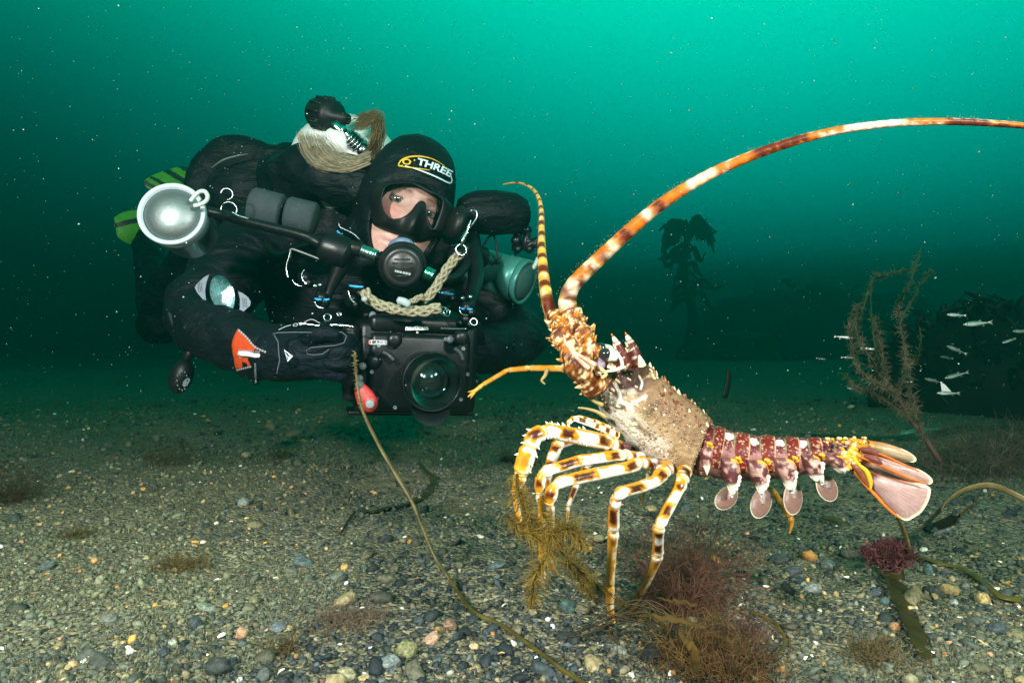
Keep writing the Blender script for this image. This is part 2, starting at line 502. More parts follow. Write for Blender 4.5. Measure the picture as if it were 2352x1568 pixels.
# shell hash: thin curved chips
def shell_chips():
    g = np.random.default_rng(21); mb = MB()
    for i in range(240):
        d = 1 / g.uniform(1 / 2.6, 1 / 0.36); x = g.uniform(-1.1, 1.1) * d
        L = g.uniform(0.0012, 0.0042) * max(1, d / 1.1); wd = L * g.uniform(0.2, 0.6); a = g.uniform(0, 6.28)
        B = basis((math.cos(a), math.sin(a), g.normal(0, 0.35)), (g.normal(0, .4), g.normal(0, .4), 1))
        z = gz(x, d) + g.uniform(0.002, 0.006)
        pts = []
        for s in (-1, -0.33, 0.33, 1):
            for q in (-1, 1):
                pts.append(np.array((x, d, z)) + B[:, 2] * L * s + B[:, 0] * wd * q * (1 - 0.5 * s * s) + B[:, 1] * L * 0.35 * (1 - s * s))
        c = [(0.78, 0.74, 0.62), (0.85, 0.84, 0.8), (0.55, 0.33, 0.12), (0.62, 0.42, 0.3)][g.choice(4, p=[.34, .22, .28, .16])]
        mb.add(pts, [(0, 1, 3, 2), (2, 3, 5, 4), (4, 5, 7, 6)], c)
    o = mb.build("shell_fragments", vmat("shell_chip", 0.5, 0.2, 300, 0.2, 200), None)
    tag(o, "pale broken shell fragments scattered in the gravel", "shell fragments", kind='stuff')
shell_chips()
def fuzz():
    """silty algal fuzz that felts the gravel together in patches"""
    g = np.random.default_rng(33); n = 120000; d = 1 / g.uniform(1 / 2.8, 1 / 0.36, n); x = g.uniform(-1.1, 1.1, n) * d
    p = np.stack([x, d, np.zeros(n)], 1); pn = fbm(p, 2.6, 3, 77) * .6 + fbm(p, 14, 2, 78) * .4
    k = pn + g.normal(0, .05, n) > 0.50; x, d, pn = x[k], d[k], pn[k]; n = len(x); B = 3
    L = g.uniform(.0015, .0045, (n, B)) * np.maximum(1, d / .9)[:, None]; a = g.uniform(0, 6.283, (n, B)); t = g.uniform(.5, 1.45, (n, B))
    base = np.stack([x, d, ground(x, d) + .0008], 1)[:, None] + g.normal(0, .0012, (n, B, 3)) * np.array((1, 1, .3))
    dr = np.stack([np.cos(a) * np.sin(t), np.sin(a) * np.sin(t), np.cos(t)], -1); sd = np.stack([-np.sin(a), np.cos(a), a * 0], -1) * (L * .13)[..., None]
    mid = base + dr * (L * .6)[..., None] + g.normal(0, .0005, (n, B, 3)); tip = base + dr * L[..., None] + g.normal(0, .0013, (n, B, 3))
    v = np.stack([base - sd, base + sd, mid + sd * .8, mid - sd * .8, tip], 2).reshape(-1, 3); m = n * B
    f = np.array([(0, 1, 2), (0, 2, 3), (3, 2, 4)])[None] + (np.arange(m) * 5)[:, None, None]
    c = lerp(np.array((0.115, 0.128, 0.082)), np.array((0.265, 0.262, 0.175)), g.random(n)) * g.uniform(.7, 1.25, n)[:, None]
    w = g.random(n) < .07; c[w] = np.array((0.22, 0.12, 0.035))
    o = fast_mesh("algal_fuzz", v, f.reshape(-1, 3), np.repeat(c, B * 5, 0), leafmat("silty_fuzz", .9, .3, 120, .3), smooth=False)
    tag(o, "olive tan algal fuzz felting the gravel in patches", "algae", kind='stuff')
fuzz()
# ------------------------------------------------------------------ spiny lobster
DL = 0.66                                     # distance of the lobster's middle
WHITE = np.array((0.80, 0.76, 0.66)); CREAM = np.array((0.60, 0.42, 0.19)); ORANGE = np.array((0.52, 0.15, 0.008)); AMBER = np.array((0.62, 0.31, 0.012))
MAROON = np.array((0.085, 0.014, 0.010)); BROWN = np.array((0.11, 0.030, 0.008)); PURPLE = np.array((0.15, 0.030, 0.036)); TAN = np.array((0.24, 0.155, 0.075))
shell_mat = vmat("lobster_shell", 0.42, 0.35, 420, 0.22, 180, 0.14, coat=0.04)
rough_shell_mat = vmat("lobster_back_shell", 0.55, 0.5, 700, 0.25, 240, 0.35)
leg_mat = vmat("lobster_leg_shell", 0.30, 0.18, 300, 0.12, 160, 0.25, coat=0.08)
fan_mat = leafmat("lobster_tail_membrane", 0.35, 0.12, 150, 0.25)
eye_mat = vmat("lobster_eye", 0.08, 0, var=0, coat=1.0)

lob = empty("spiny_lobster", P(1560, 1330, DL), "orange and maroon spiny lobster with one long antenna, standing on the gravel", "lobster")

# --- carapace
CT = [(1391, 822), (1400, 814), (1425, 813), (1459, 827), (1491, 842), (1520, 868), (1550, 896), (1582, 918), (1610, 942), (1633, 964), (1630, 985)]
CB = [(1350, 862), (1354, 872), (1362, 892), (1371, 920), (1385, 953), (1409, 988), (1441, 1021), (1488, 1053), (1540, 1078), (1588, 1093), (1592, 1075)]
NC, NA = 90, 72
def carapace_sections():
    t = spl([(a[0], a[1], 0) for a in CT], NC); b = spl([(a[0], a[1], 0) for a in CB], NC)
    s = np.linspace(0, 1, NC)
    d = DL + 0.015 - 0.03 * s
    T3 = np.array([list(P(t[i, 0], t[i, 1], d[i])) for i in range(NC)])
    B3 = np.array([list(P(b[i, 0], b[i, 1], d[i])) for i in range(NC)])
    return s, T3, B3, d
cs, CT3, CB3, CD = carapace_sections()
CMID = (CT3 + CB3) / 2; CHALF = np.linalg.norm(CT3 - CB3, axis=1) / 2
CUP = (CT3 - CB3) / (2 * CHALF)[:, None]
CAX = np.gradient(CMID, axis=0); CAX /= np.linalg.norm(CAX, axis=1)[:, None]
CSIDE = np.cross(CAX, CUP); CSIDE /= np.linalg.norm(CSIDE, axis=1)[:, None]
if CSIDE[40, 1] > 0: CSIDE = -CSIDE          # towards the viewer
ROLL = 0.22
def cara(s, a, lift=0.0):
    """point on the carapace: s 0 front..1 back, a angle from the crest (positive towards the viewer)"""
    s = np.asarray(s, float); a = np.asarray(a, float)
    i = np.clip(s * (NC - 1), 0, NC - 1); k = np.floor(i).astype(int); k = np.minimum(k, NC - 2); f = (i - k)[..., None]
    mid = CMID[k] * (1 - f) + CMID[k + 1] * f; h = (CHALF[k] * (1 - f[..., 0]) + CHALF[k + 1] * f[..., 0])
    up = CUP[k]; sd = CSIDE[k]
    wid = h * (0.80 + 0.06 * np.sin(np.pi * s))
    fl = 1 - 0.10 * np.exp(-((s - 0.44) / 0.02) ** 2) * np.clip(np.cos(a), 0, 1)      # cervical groove
    c_, s_ = np.cos(a), np.sin(a)
    # slightly squared section
    sq = (np.abs(c_) ** 2.6 + np.abs(s_) ** 2.6) ** (-1 / 2.6)
    v = mid + ((h + lift) * fl * sq * c_)[..., None] * up + ((wid + lift) * sq * s_)[..., None] * sd
    n = c_[..., None] * up / np.maximum(h, 1e-4)[..., None] + s_[..., None] * sd / np.maximum(wid, 1e-4)[..., None]
    n = n / np.linalg.norm(n, axis=-1)[..., None]
    return v, n
def cara_colour(S_, A_, p):
    n1 = fbm(p, 110, 3, 2); n2 = fbm(p, 420, 2, 8); n3 = fbm(p, 55, 3, 5)
    ab = np.abs(A_)
    col = lerp(np.array((0.150, 0.076, 0.032)), np.array((0.215, 0.120, 0.056)), n1)
    col = lerp(col, np.array((0.14, 0.10, 0.05)), sstep(0.9, 0.25, ab) * 0.7)            # algae film on the crest
    col = lerp(col, np.array((0.27, 0.172, 0.082)), sstep(1.15, 1.75, ab) * 0.8)            # paler flank
    col = lerp(col, np.array((0.50, 0.43, 0.36)), sstep(1.75, 2.35, ab + 0.35 * (1 - S_)) * (S_ < 0.75))
    # dark and cream mottling of the front third
    fr = sstep(0.47, 0.36, S_)
    mott = sstep(0.46, 0.52, n3 + 0.12 * np.sin(S_ * 60 + A_ * 5))
    col = lerp(col, lerp(np.array((0.055, 0.017, 0.008)), np.array((0.36, 0.22, 0.10)), mott), fr * sstep(2.0, 1.5, ab))
    # pale groove lines
    for s0, sl, w in ():
        ln_ = np.exp(-((S_ - s0 - sl * (ab - 1.0) - 0.01 * np.sin(ab * 9)) / w) ** 2) * sstep(0.25, 0.5, ab) * sstep(2.0, 1.7, ab)
        col = lerp(col, np.array((0.80, 0.74, 0.66)), ln_ * 0.95)
    col = lerp(col, np.array((0.105, 0.042, 0.026)), sstep(0.56, 0.66, fbm(p, 330, 2, 61)) * 0.6 * sstep(0.44, 0.5, S_) * sstep(1.9, 1.2, ab))
    col = lerp(col, np.array((0.07, 0.045, 0.02)), np.exp(-((S_ - 0.52) / 0.04) ** 2) * np.exp(-((ab - 1.45) / 0.22) ** 2) * 0.8)
    edge = sstep(0.945, 0.955, S_)
    col = lerp(col, lerp(np.array((0.10, 0.025, 0.03)), np.array((0.50, 0.36, 0.28)), sstep(.45, .55, n2)), edge * (S_ < .985)); col = lerp(col, np.array((0.50, 0.20, 0.03)), sstep(0.982, 0.99, S_))
    col = col * (0.85 + 0.3 * n2)[:, None]
    return col
zc_ = lambda x, y: (1240.3 + x * .3077, 666.1 + y * .3077)
def paint_cheek(v, n, col):
    """the pale seams and maroon fields of the near cheek, laid on the shell itself"""
    near = (n * (v - np.array((0, 0, CAM_H)))).sum(1) < 0
    d = v[:, 1]; u = 1176 + v[:, 0] / (K * d); w = 784 - (v[:, 2] - CAM_H) / (K * d); jit = (fbm(v, 300, 2, 14) - .5) * 5
    q = np.stack([u, w], 1)
    def poly(pts, c, soft=2.5, amt=.95):
        nonlocal col
        p = np.array([zc_(*t) for t in pts]); ins = np.zeros(len(u), bool); dist = np.full(len(u), 1e9)
        for i in range(len(p)):
            a, b = p[i], p[(i + 1) % len(p)]; e = b - a
            ins ^= ((a[1] > w) != (b[1] > w)) & (u < (b[0] - a[0]) * (w - a[1]) / (b[1] - a[1] + 1e-9) + a[0])
            t = np.clip(((q - a) @ e) / (e @ e), 0, 1); dist = np.minimum(dist, np.linalg.norm(q - a - t[:, None] * e, axis=1))
        sd = np.where(ins, -dist, dist) + jit; col = lerp(col, np.array(c), (1 - sstep(-soft, soft, sd)) * amt * near)
    def line(pts, wd, c):
        nonlocal col
        p = spl([(*zc_(*t), 0) for t in pts], 60)[:, :2]; dist = np.full(len(u), 1e9)
        for a in p: dist = np.minimum(dist, np.hypot(u - a[0], w - a[1]))
        col = lerp(col, np.array(c), (1 - sstep(wd * .45, wd * .8, dist + jit * .25)) * near)
    poly([(395, 690), (470, 760), (560, 840), (640, 930), (780, 1080), (900, 1200), (1000, 1290), (700, 1150), (500, 960), (400, 800)], (0.40, 0.345, 0.28), 18, .75)
    poly([(670, 950), (710, 960), (840, 1075), (790, 1085), (690, 1005)], (0.09, 0.055, 0.022), 7, .85)
    poly([(510, 850), (640, 855), (645, 908), (560, 885)], (0.075, 0.045, 0.016), 3)
    poly([(405, 640), (485, 640), (500, 695), (430, 700)], (0.07, 0.03, 0.015), 3)
    poly([(555, 618), (640, 600), (735, 690), (705, 745), (620, 722), (580, 690)], (0.065, 0.022, 0.018), 3)
    poly([(600, 745), (700, 735), (745, 770), (640, 795)], (0.52, 0.40, 0.33), 4, .8)
    poly([(605, 790), (760, 775), (700, 830), (640, 845)], (0.30, 0.20, 0.11), 3, .8)
    poly([(500, 652), (540, 655), (588, 755), (575, 800), (545, 785), (505, 700)], (0.12, 0.045, 0.05), 2)
    poly([(680, 850), (745, 812), (765, 830), (700, 862)], (0.11, 0.055, 0.06), 2)
    for pts, wd in (([(440, 622), (540, 612), (620, 590), (645, 570)], 5.5), ([(490, 638), (530, 640), (560, 700), (590, 760), (600, 810), (640, 850), (675, 855), (725, 828), (790, 792)], 6), ([(670, 858), (690, 905)], 6), ([(740, 640), (762, 690), (752, 735)], 3.5), ([(600, 800), (560, 830), (500, 850)], 3)):
        line(pts, wd, (0.66, 0.58, 0.48))
    return col
def make_carapace():
    mb = MB(); ns, na = 230, 230
    ss, aa = np.meshgrid(np.linspace(0, 1, ns), np.linspace(-math.pi, math.pi, na, endpoint=False), indexing='ij')
    v, n = cara(ss.ravel(), aa.ravel())
    v = v + n * ((fbm(v, 160, 3, 3) - 0.5) * 0.0026)[:, None]
    col = cara_colour(ss.ravel(), aa.ravel(), v)
    col = paint_cheek(v, n, col)
    f = [(i * na + j, i * na + (j + 1) % na, (i + 1) * na + (j + 1) % na, (i + 1) * na + j) for i in range(ns - 1) for j in range(na)]
    f.append(tuple(range(na))); f.append(tuple((ns - 1) * na + j for j in reversed(range(na))))
    mb.add(v, f, col)
    g = np.random.default_rng(5)
    # spines of the back, pointing forward
    fw = -CAX.mean(0)
    pts = []
    for row in (-0.75, -0.35, 0.1, 0.45, 0.8, 1.1, 1.4):
        for s in np.arange(0.27, 0.95, 0.052):
            pts.append((s + g.normal(0, 0.012), row + g.normal(0, 0.09)))
    for s, a in pts:
        if s > 0.95 or (a > 1.2 and g.random() < 0.5) or (s < 0.48 and a > 0.5): continue
        p, n = cara(np.array([s]), np.array([a])); p, n = p[0], n[0]
        big = 0.0042 * (1.25 - 0.5 * s) * g.uniform(0.6, 1.25) * (1.0 if a < 1.0 else 0.7)
        r = big * 0.58
        dirn = n + fw * 0.75
        base = np.array((0.125, 0.028, 0.016)) if g.random() < 0.85 else np.array((0.60, 0.46, 0.30))
        if s < 0.45: base = [np.array((0.55, 0.18, 0.03)), np.array((0.72, 0.55, 0.35)), np.array((0.14, 0.03, 0.02))][g.integers(3)]
        cone(mb, p - n * 0.0006, p + dirn / np.linalg.norm(dirn) * big, r, base, np.array((0.28, 0.12, 0.05)) if base[0] < 0.3 else np.array((0.7, 0.6, 0.45)))
    # granules, thick on the flank
    for i in range(1500):
        s = g.uniform(0.18, 0.97); a = g.uniform(-0.5, 2.45)
        if (a < 1.0 and g.random() < 0.65) or (s < 0.5 and 0.55 < a < 2.1): continue
        p, n = cara(np.array([s]), np.array([a])); p, n = p[0], n[0]
        r = g.uniform(0.0005, 0.0010) * (1.0 if a > 1.0 else 0.9)
        if s < 0.46 and g.random() < 0.25: r *= 1.6
        c = lerp(np.array((0.25, 0.15, 0.085)), np.array((0.38, 0.26, 0.165)), g.random()) if g.random() < 0.8 else np.array((0.16, 0.05, 0.028))
        if a < 1.0: c = c * 0.7
        ball(mb, p, (r, r, r * 0.9), c, basis(n, (0.3, 0.1, 0.9)), 7, 5)
    # larger pale ovals of the dark cheek
    for i in range(46):
        s = g.uniform(0.10, 0.50); a = g.uniform(0.25, 0.75) if i % 2 else g.uniform(1.5, 2.2)
        p, n = cara(np.array([s]), np.array([a])); p, n = p[0], n[0]
        r = g.uniform(0.0011, 0.0023)
        B = basis(n, fw)
        ball(mb, p, (r * 0.75, r * g.uniform(1.0, 2.0), r * 0.8), (0.62, 0.48, 0.28), B, 8, 6)
    # dark teeth along the lower rim
    for s in np.arange(0.55, 0.97, 0.045):
        p, n = cara(np.array([s]), np.array([2.72])); ball(mb, p[0], 0.0028, MAROON * 0.8, None, 8, 6)
    co = mb.build("carapace", rough_shell_mat, lob)
    mb = MB()
    for x, y, r, el in ((495, 730, 17, 1.2), (525, 770, 13, 1.3), (460, 712, 9, 1.2), (665, 665, 12, 2.6), (718, 720, 13, 1.9), (680, 625, 11, 1.5), (612, 645, 7, 1), (585, 640, 6, 1.6), (650, 625, 7, 1.4), (780, 885, 12, 1.2), (785, 820, 12, 1.1), (865, 887, 15, 1.2), (925, 932, 15, 1), (1000, 1007, 12, 1), (1045, 1130, 9, 1), (600, 870, 7, 1), (560, 868, 6, 1), (625, 895, 7, 1), (620, 720, 6, 1), (745, 545, 8, 1.5), (815, 860, 9, 1), (735, 860, 8, 1), (755, 925, 8, 1), (700, 880, 8, 1)):
        u, v = zc_(x, y); p, n = bvh_hit(co, u, v)
        if p is None: continue
        rr = PX(r * .3077 * .8, p[1]); ball(mb, p, (rr * .8, rr * .8 * el, rr * .7), (0.66, 0.53, 0.34), basis(n, fw), 10, 7)
    mb.build("studs", shell_mat, lob)
make_carapace()

# frontal horns above the eyes
def horn(base, tip, r):
    mb = MB()
    b, t = np.array(list(base)), np.array(list(tip)); mid = b * 0.45 + t * 0.55 + np.array((0.002, 0, 0.0))
    def c(tt, a, v):
        col = lerp(np.array((0.10, 0.014, 0.010)), np.array((0.06, 0.010, 0.010)), tt)
        col = lerp(col, np.array((0.72, 0.62, 0.48)), sstep(0.66, 0.69, tt) * (1 - sstep(0.88, 0.92, tt)))
        col = lerp(col, np.array((0.12, 0.03, 0.02)), np.exp(-((tt - 0.74) / 0.035) ** 2))
        col = lerp(col, ORANGE, sstep(0.92, 0.97, tt))
        return lerp(col, np.array((0.6, 0.48, 0.32)), sstep(0.66, 0.72, fbm(v, 500, 2, 3)) * (tt < 0.55))
    path = spl([b, mid, t], 26); rr = r * (1 - np.linspace(0, 1, 26) ** 1.5) + 0.0003
    tube(mb, path, rr, 14, c, up=(0, 1, 0), flat=0.75)
    # small pale thorns along the front edge
    for k in (6, 10, 14):
        q = path[k] + np.array((-rr[k] * 0.8, -0.002, 0)); cone(mb, q, q + np.array((-0.0025, -0.001, 0.004)), 0.0013, (0.6, 0.5, 0.36), (0.85, 0.5, 0.2))
    mb.build("horn", shell_mat, lob)
horn(P(1434, 845, DL - 0.040), P(1404, 766, DL - 0.042), 0.0072)
horn(P(1458, 838, DL - 0.012), P(1436, 763, DL - 0.012), 0.0085)
for q0, q1, r in (((1474, 836), (1468, 815), .004), ((1424, 806), (1420, 786), .0035)):
    mb = MB(); cone(mb, P(*q0, DL - 0.035), P(*q1, DL - 0.038), r, (0.7, 0.55, 0.35), (0.85, 0.8, 0.7), 9); mb.build("spine", shell_mat, lob)

# --- eyes on pale stalks
def lob_eye(u, v, d):
    mb = MB(); c = P(u, v, d)
    ball(mb, c, (0.0062, 0.006, 0.0054), (0.012, 0.011, 0.014), basis((-0.6, -0.7, 0.2)), 20, 14)
    e = mb.build("eye", eye_mat, lob)
    mb = MB()
    tube(mb, spl([c + Vector((0.003, 0.001, -0.001)), c + Vector((0.009, 0.003, -0.002)), c + Vector((0.014, 0.010, -0.008))], 12),
         np.linspace(0.0058, 0.0045, 12), 14, lambda t, a, v: lerp(np.array((0.82, 0.78, 0.70)), np.array((0.10, 0.07, 0.08)), sstep(0.35, 0.5, t) * sstep(0.9, 0.7, t)))
    mb.build("eye_stalk", shell_mat, lob)
lob_eye(1389, 813, DL - 0.047)
lob_eye(1380, 800, DL + 0.03)
# pale orbit rim and the blue-grey plate under the eye
mb = MB()
tube(mb, spl([P(1414, 806, DL - .047), P(1427, 826, DL - .049), P(1428, 842, DL - .05), P(1412, 848, DL - .05), P(1396, 841, DL - .05)], 20), 0.0016, 9, (0.66, 0.57, 0.44))
tube(mb, spl([P(1368, 858, DL - .050), P(1392, 853, DL - .053), P(1415, 850, DL - .053), P(1436, 842, DL - .050)], 16), 0.0012, 8, (0.66, 0.54, 0.38))
tube(mb, spl([P(1382, 868, DL - .056), P(1392, 858, DL - .056), P(1374, 842, DL - .056)], 10), 0.0017, 8, CREAM)
ball(mb, P(1381, 836, DL - .043), (.004, .0075, .003), (0.24, 0.17, 0.24), basis((0, -1, 0.1), (0.2, 0, 1)), 14, 10)
mb.build("orbit_rim", shell_mat, lob)

# --- antennae
def peduncle(path, r0, r1, seed, nsp):
    """thick thorny antenna base made of three articles"""
    mb = MB(); g = np.random.default_rng(seed)
    pts = spl(path, 70)
    L = np.linspace(0, 1, 70)
    rr = r0 + (r1 - r0) * L
    rr = rr * (1 + 0.14 * np.cos(L * 2 * math.pi * 3)) + 0.0008 * np.sin(L * 31)
    def c(t, a, v):
        n = fbm(v, 230, 3, seed); n2 = fbm(v, 480, 2, seed + 3)
        col = lerp(np.array((0.085, 0.018, 0.005)), np.array((0.34, 0.105, 0.010)), sstep(0.40, 0.58, n))
        col = lerp(col, np.array((0.68, 0.52, 0.30)), sstep(0.58, 0.64, n2 * 0.6 + n * 0.45))
        return lerp(col, np.array((0.09, 0.025, 0.015)), 0.8 * np.exp(-((np.abs(np.sin(t * math.pi * 3)) - 0.0) / 0.10) ** 2))
    tube(mb, pts, rr, 24, c, up=(0, -1, 0), shape=lambda t, a: 1 + 0.05 * np.sin(5 * a + 9 * t))
    T, U, B = frames(pts, (0, -1, 0))
    for i in range(nsp):
        k = g.integers(3, 67); a = g.uniform(0, 6.28); big = g.uniform(0.0025, 0.0058)
        if i % 3 == 0: a = g.choice([math.pi / 2, -math.pi / 2]) + g.normal(0, 0.25); big *= 1.35
        n = U[k] * math.cos(a) + B[k] * math.sin(a); p = pts[k] + n * rr[k] * 0.95
        dirn = n + T[k] * 0.8; dirn /= np.linalg.norm(dirn)
        w = g.random()
        bc = np.array((0.62, 0.46, 0.26)) if w < 0.33 else (np.array((0.42, 0.13, 0.010)) if w < 0.75 else np.array((0.11, 0.022, 0.008)))
        cone(mb, p, p + dirn * big, big * 0.42, bc, np.array((0.55, 0.30, 0.10)))
    return mb
def whip(path, n, bands, seed, name_label=None):
    """antenna flagellum: path of (point, radius px), bands list of t of brown marks"""
    P4 = [(*list(P(u, v, d)), PX(w / 2, d)) for u, v, d, w in path]
    q = spl(P4, n); mb = MB()
    def c(t, a, v):
        nse = fbm(v, 260, 3, seed); col = np.tile(np.array((0.60, 0.49, 0.36)), (len(t), 1)); k = np.zeros(len(t)); o = np.zeros(len(t))
        for (t0, t1, side, kind) in bands:
            e = 0.006
            w = sstep(t0 - e, t0 + e, t) * (1 - sstep(t1 - e, t1 + e, t))
            w = w * sstep(-0.1, 0.45, np.cos(a - side) + (nse - 0.5) * 2.0)
            if kind == 'o': o = np.maximum(o, w)
            else: k = np.maximum(k, w)
        col = lerp(col, AMBER, sstep(0.36, 0.56, nse + 0.10 * np.cos(a - 2.6) + (0.0 if n > 200 else 0.16)) * 0.9 * (sstep(0.5, 0.05, t) if n > 200 else 1.0))
        col = lerp(col, np.array((0.42, 0.105, 0.006)), o)
        col = lerp(col, np.array((0.095, 0.013, 0.003)), k)
        ringy = 0.5 + 0.5 * np.sin(t * n * 0.72 * 2)
        return col * (0.80 + 0.25 * ringy)[:, None]
    tube(mb, q[:, :3], q[:, 3] * (1 + 0.025 * np.sin(np.arange(n) * 1.45)), 14, c, up=(0, -1, 0))
    return mb, q
# far, long antenna: base and whip
def algae_fur(mb, q, a0, n, L, seed, ups=(0, 0, 1)):
    g = np.random.default_rng(seed); T, U, B = frames(q, (0, -1, 0))
    for i in range(n):
        k = g.integers(0, len(q) - 1); up = np.array(ups) - T[k] * np.dot(ups, T[k]); up /= np.linalg.norm(up)
        p = q[k, :3] + up * q[k, 3] * 0.95 + B[k] * g.normal(0, .3) * q[k, 3]
        e = p + (up + T[k] * g.normal(0, .6) + U[k] * g.normal(0, .6)) * L * g.uniform(0.3, 1)
        w = T[k] * L * 0.22
        mb.add([p - w, p + w, e], [(0, 1, 2)], (0.12, 0.13, 0.07))
ant1 = [(1311, 722, DL - .012, 46), (1303, 695, DL - .014, 42), (1313, 660, DL - .016, 37), (1342, 627, DL - .018, 35), (1388, 583, DL - .02, 33), (1450, 526, DL - .025, 31), (1502, 482, DL - .03, 29), (1562, 440, DL - .035, 27),
        (1640, 396, DL - .04, 25), (1732, 356, DL - .045, 23), (1830, 323, DL - .05, 21), (1920, 301, DL - .055, 19), (2000, 289, DL - .06, 18), (2080, 282, DL - .065, 17), (2200, 280, DL - .07, 16), (2352, 289, DL - .08, 14), (2470, 303, DL - .08, 12)]
b1 = [(0.0, 0.018, 1.2, 'k'), (0.026, 0.044, 1.0, 'k'), (0.036, 0.052, -1.2, 'k'), (0.062, 0.082, 1.3, 'k'), (0.066, 0.10, -1.2, 'o'), (0.098, 0.112, 1.0, 'k'), (0.128, 0.142, 0.6, 'k'), (0.118, 0.16, -1.3, 'o'),
      (0.178, 0.205, 0.3, 'k'), (0.17, 0.235, -0.9, 'o'), (0.205, 0.24, 0.2, 'o'), (0.262, 0.285, 0.4, 'k'), (0.255, 0.305, -0.8, 'o'), (0.285, 0.335, 0.0, 'o'), (0.39, 0.415, -0.5, 'o'), (0.41, 0.58, 0.0, 'o'), (0.42, 0.55, 1.2, 'o'), (0.46, 0.56, -0.6, 'k'),
      (0.57, 0.625, -1.3, 'o'), (0.72, 0.80, -1.0, 'o'), (0.79, 0.86, 0.2, 'k'), (0.79, 0.875, 0.9, 'o'), (0.86, 1.0, 0.0, 'o'), (0.86, 1.0, 1.5, 'k')]
mb = peduncle([P(1382, 868, DL - .008), P(1368, 848, DL - .012), P(1352, 815, DL - .02), P(1334, 780, DL - .02), P(1320, 750, DL - .016), P(1310, 716, DL - .012)], 0.0175, 0.0105, 4, 56)
base1 = mb.build("antenna_base", shell_mat, lob)
full = ant1 + [(2620, 335, DL - .08, 10), (2790, 385, DL - .07, 7), (2960, 455, DL - .06, 4), (3080, 520, DL - .05, 2)]
plen = lambda rows: sum((P(*a[:3]) - P(*b[:3])).length for a, b in zip(rows, rows[1:]))
kb = plen(ant1) / plen(full)
b1 = [(a * kb, b * kb, s_, k_) for a, b, s_, k_ in b1] + [(kb, 1.0, 0.0, 'o'), (kb + .05, kb + .12, .5, 'k'), (kb + .2, kb + .26, .5, 'k')]
mb, q = whip(full, 340, b1, 6)
algae_fur(mb, q, 0, 900, 0.0014, 3)
mb.build("antenna", shell_mat, lob)
ant2 = [(1274, 730, DL, 36), (1264, 712, DL + .002, 33), (1256, 680, DL + .01, 30), (1250, 645, DL + .03, 26), (1246, 600, DL + .06, 22), (1244, 560, DL + .10, 18), (1244, 515, DL + .15, 14), (1243, 480, DL + .2, 11), (1236, 452, DL + .25, 9),
        (1222, 433, DL + .3, 7), (1200, 422, DL + .34, 5), (1178, 420, DL + .37, 4), (1155, 424, DL + .4, 2)]
b2 = [(0.0, 0.05, 0.2, 'k'), (0.075, 0.10, 0.4, 'k'), (0.13, 0.16, 0.3, 'k'), (0.19, 0.215, 0.1, 'k'), (0.25, 0.28, -0.1, 'k'), (0.32, 0.35, 0.2, 'k'), (0.39, 0.42, 0, 'k'), (0.455, 0.48, 0, 'k'), (0.52, 0.545, 0, 'k'), (0.59, 0.61, 0, 'k'), (0.66, 0.68, 0, 'k'), (0.73, 0.75, 0, 'k'), (0.80, 0.83, 0, 'k'), (0.88, 0.91, 0, 'k')]
mb = peduncle([P(1366, 882, DL - .030), P(1350, 862, DL - .040), P(1330, 838, DL - .042), P(1306, 798, DL - .034), P(1290, 766, DL - .02), P(1274, 728, DL)], 0.0130, 0.0095, 9, 46)
mb.build("antenna_base", shell_mat, lob)
mb, q = whip(ant2, 150, b2, 12)
algae_fur(mb, q, 0, 260, 0.002, 8, (-1, 0, 0.2))
mb.build("antenna", shell_mat, lob)
# slim antennules lying along the antenna base
for pp in ([(1352, 846), (1322, 818), (1300, 790), (1296, 770)], [(1368, 838), (1340, 822), (1316, 806), (1300, 786)]):
    mb = MB(); tube(mb, spl([P(u, v, DL - .062) for u, v in pp], 20), np.linspace(.0024, .0010, 20), 8, lambda t, a, v: lerp(np.array((0.5, 0.2, 0.15)), np.array((0.6, 0.42, 0.28)), sstep(.3, .7, fbm(v, 200, 2, 2)))); mb.build("antennule", shell_mat, lob)

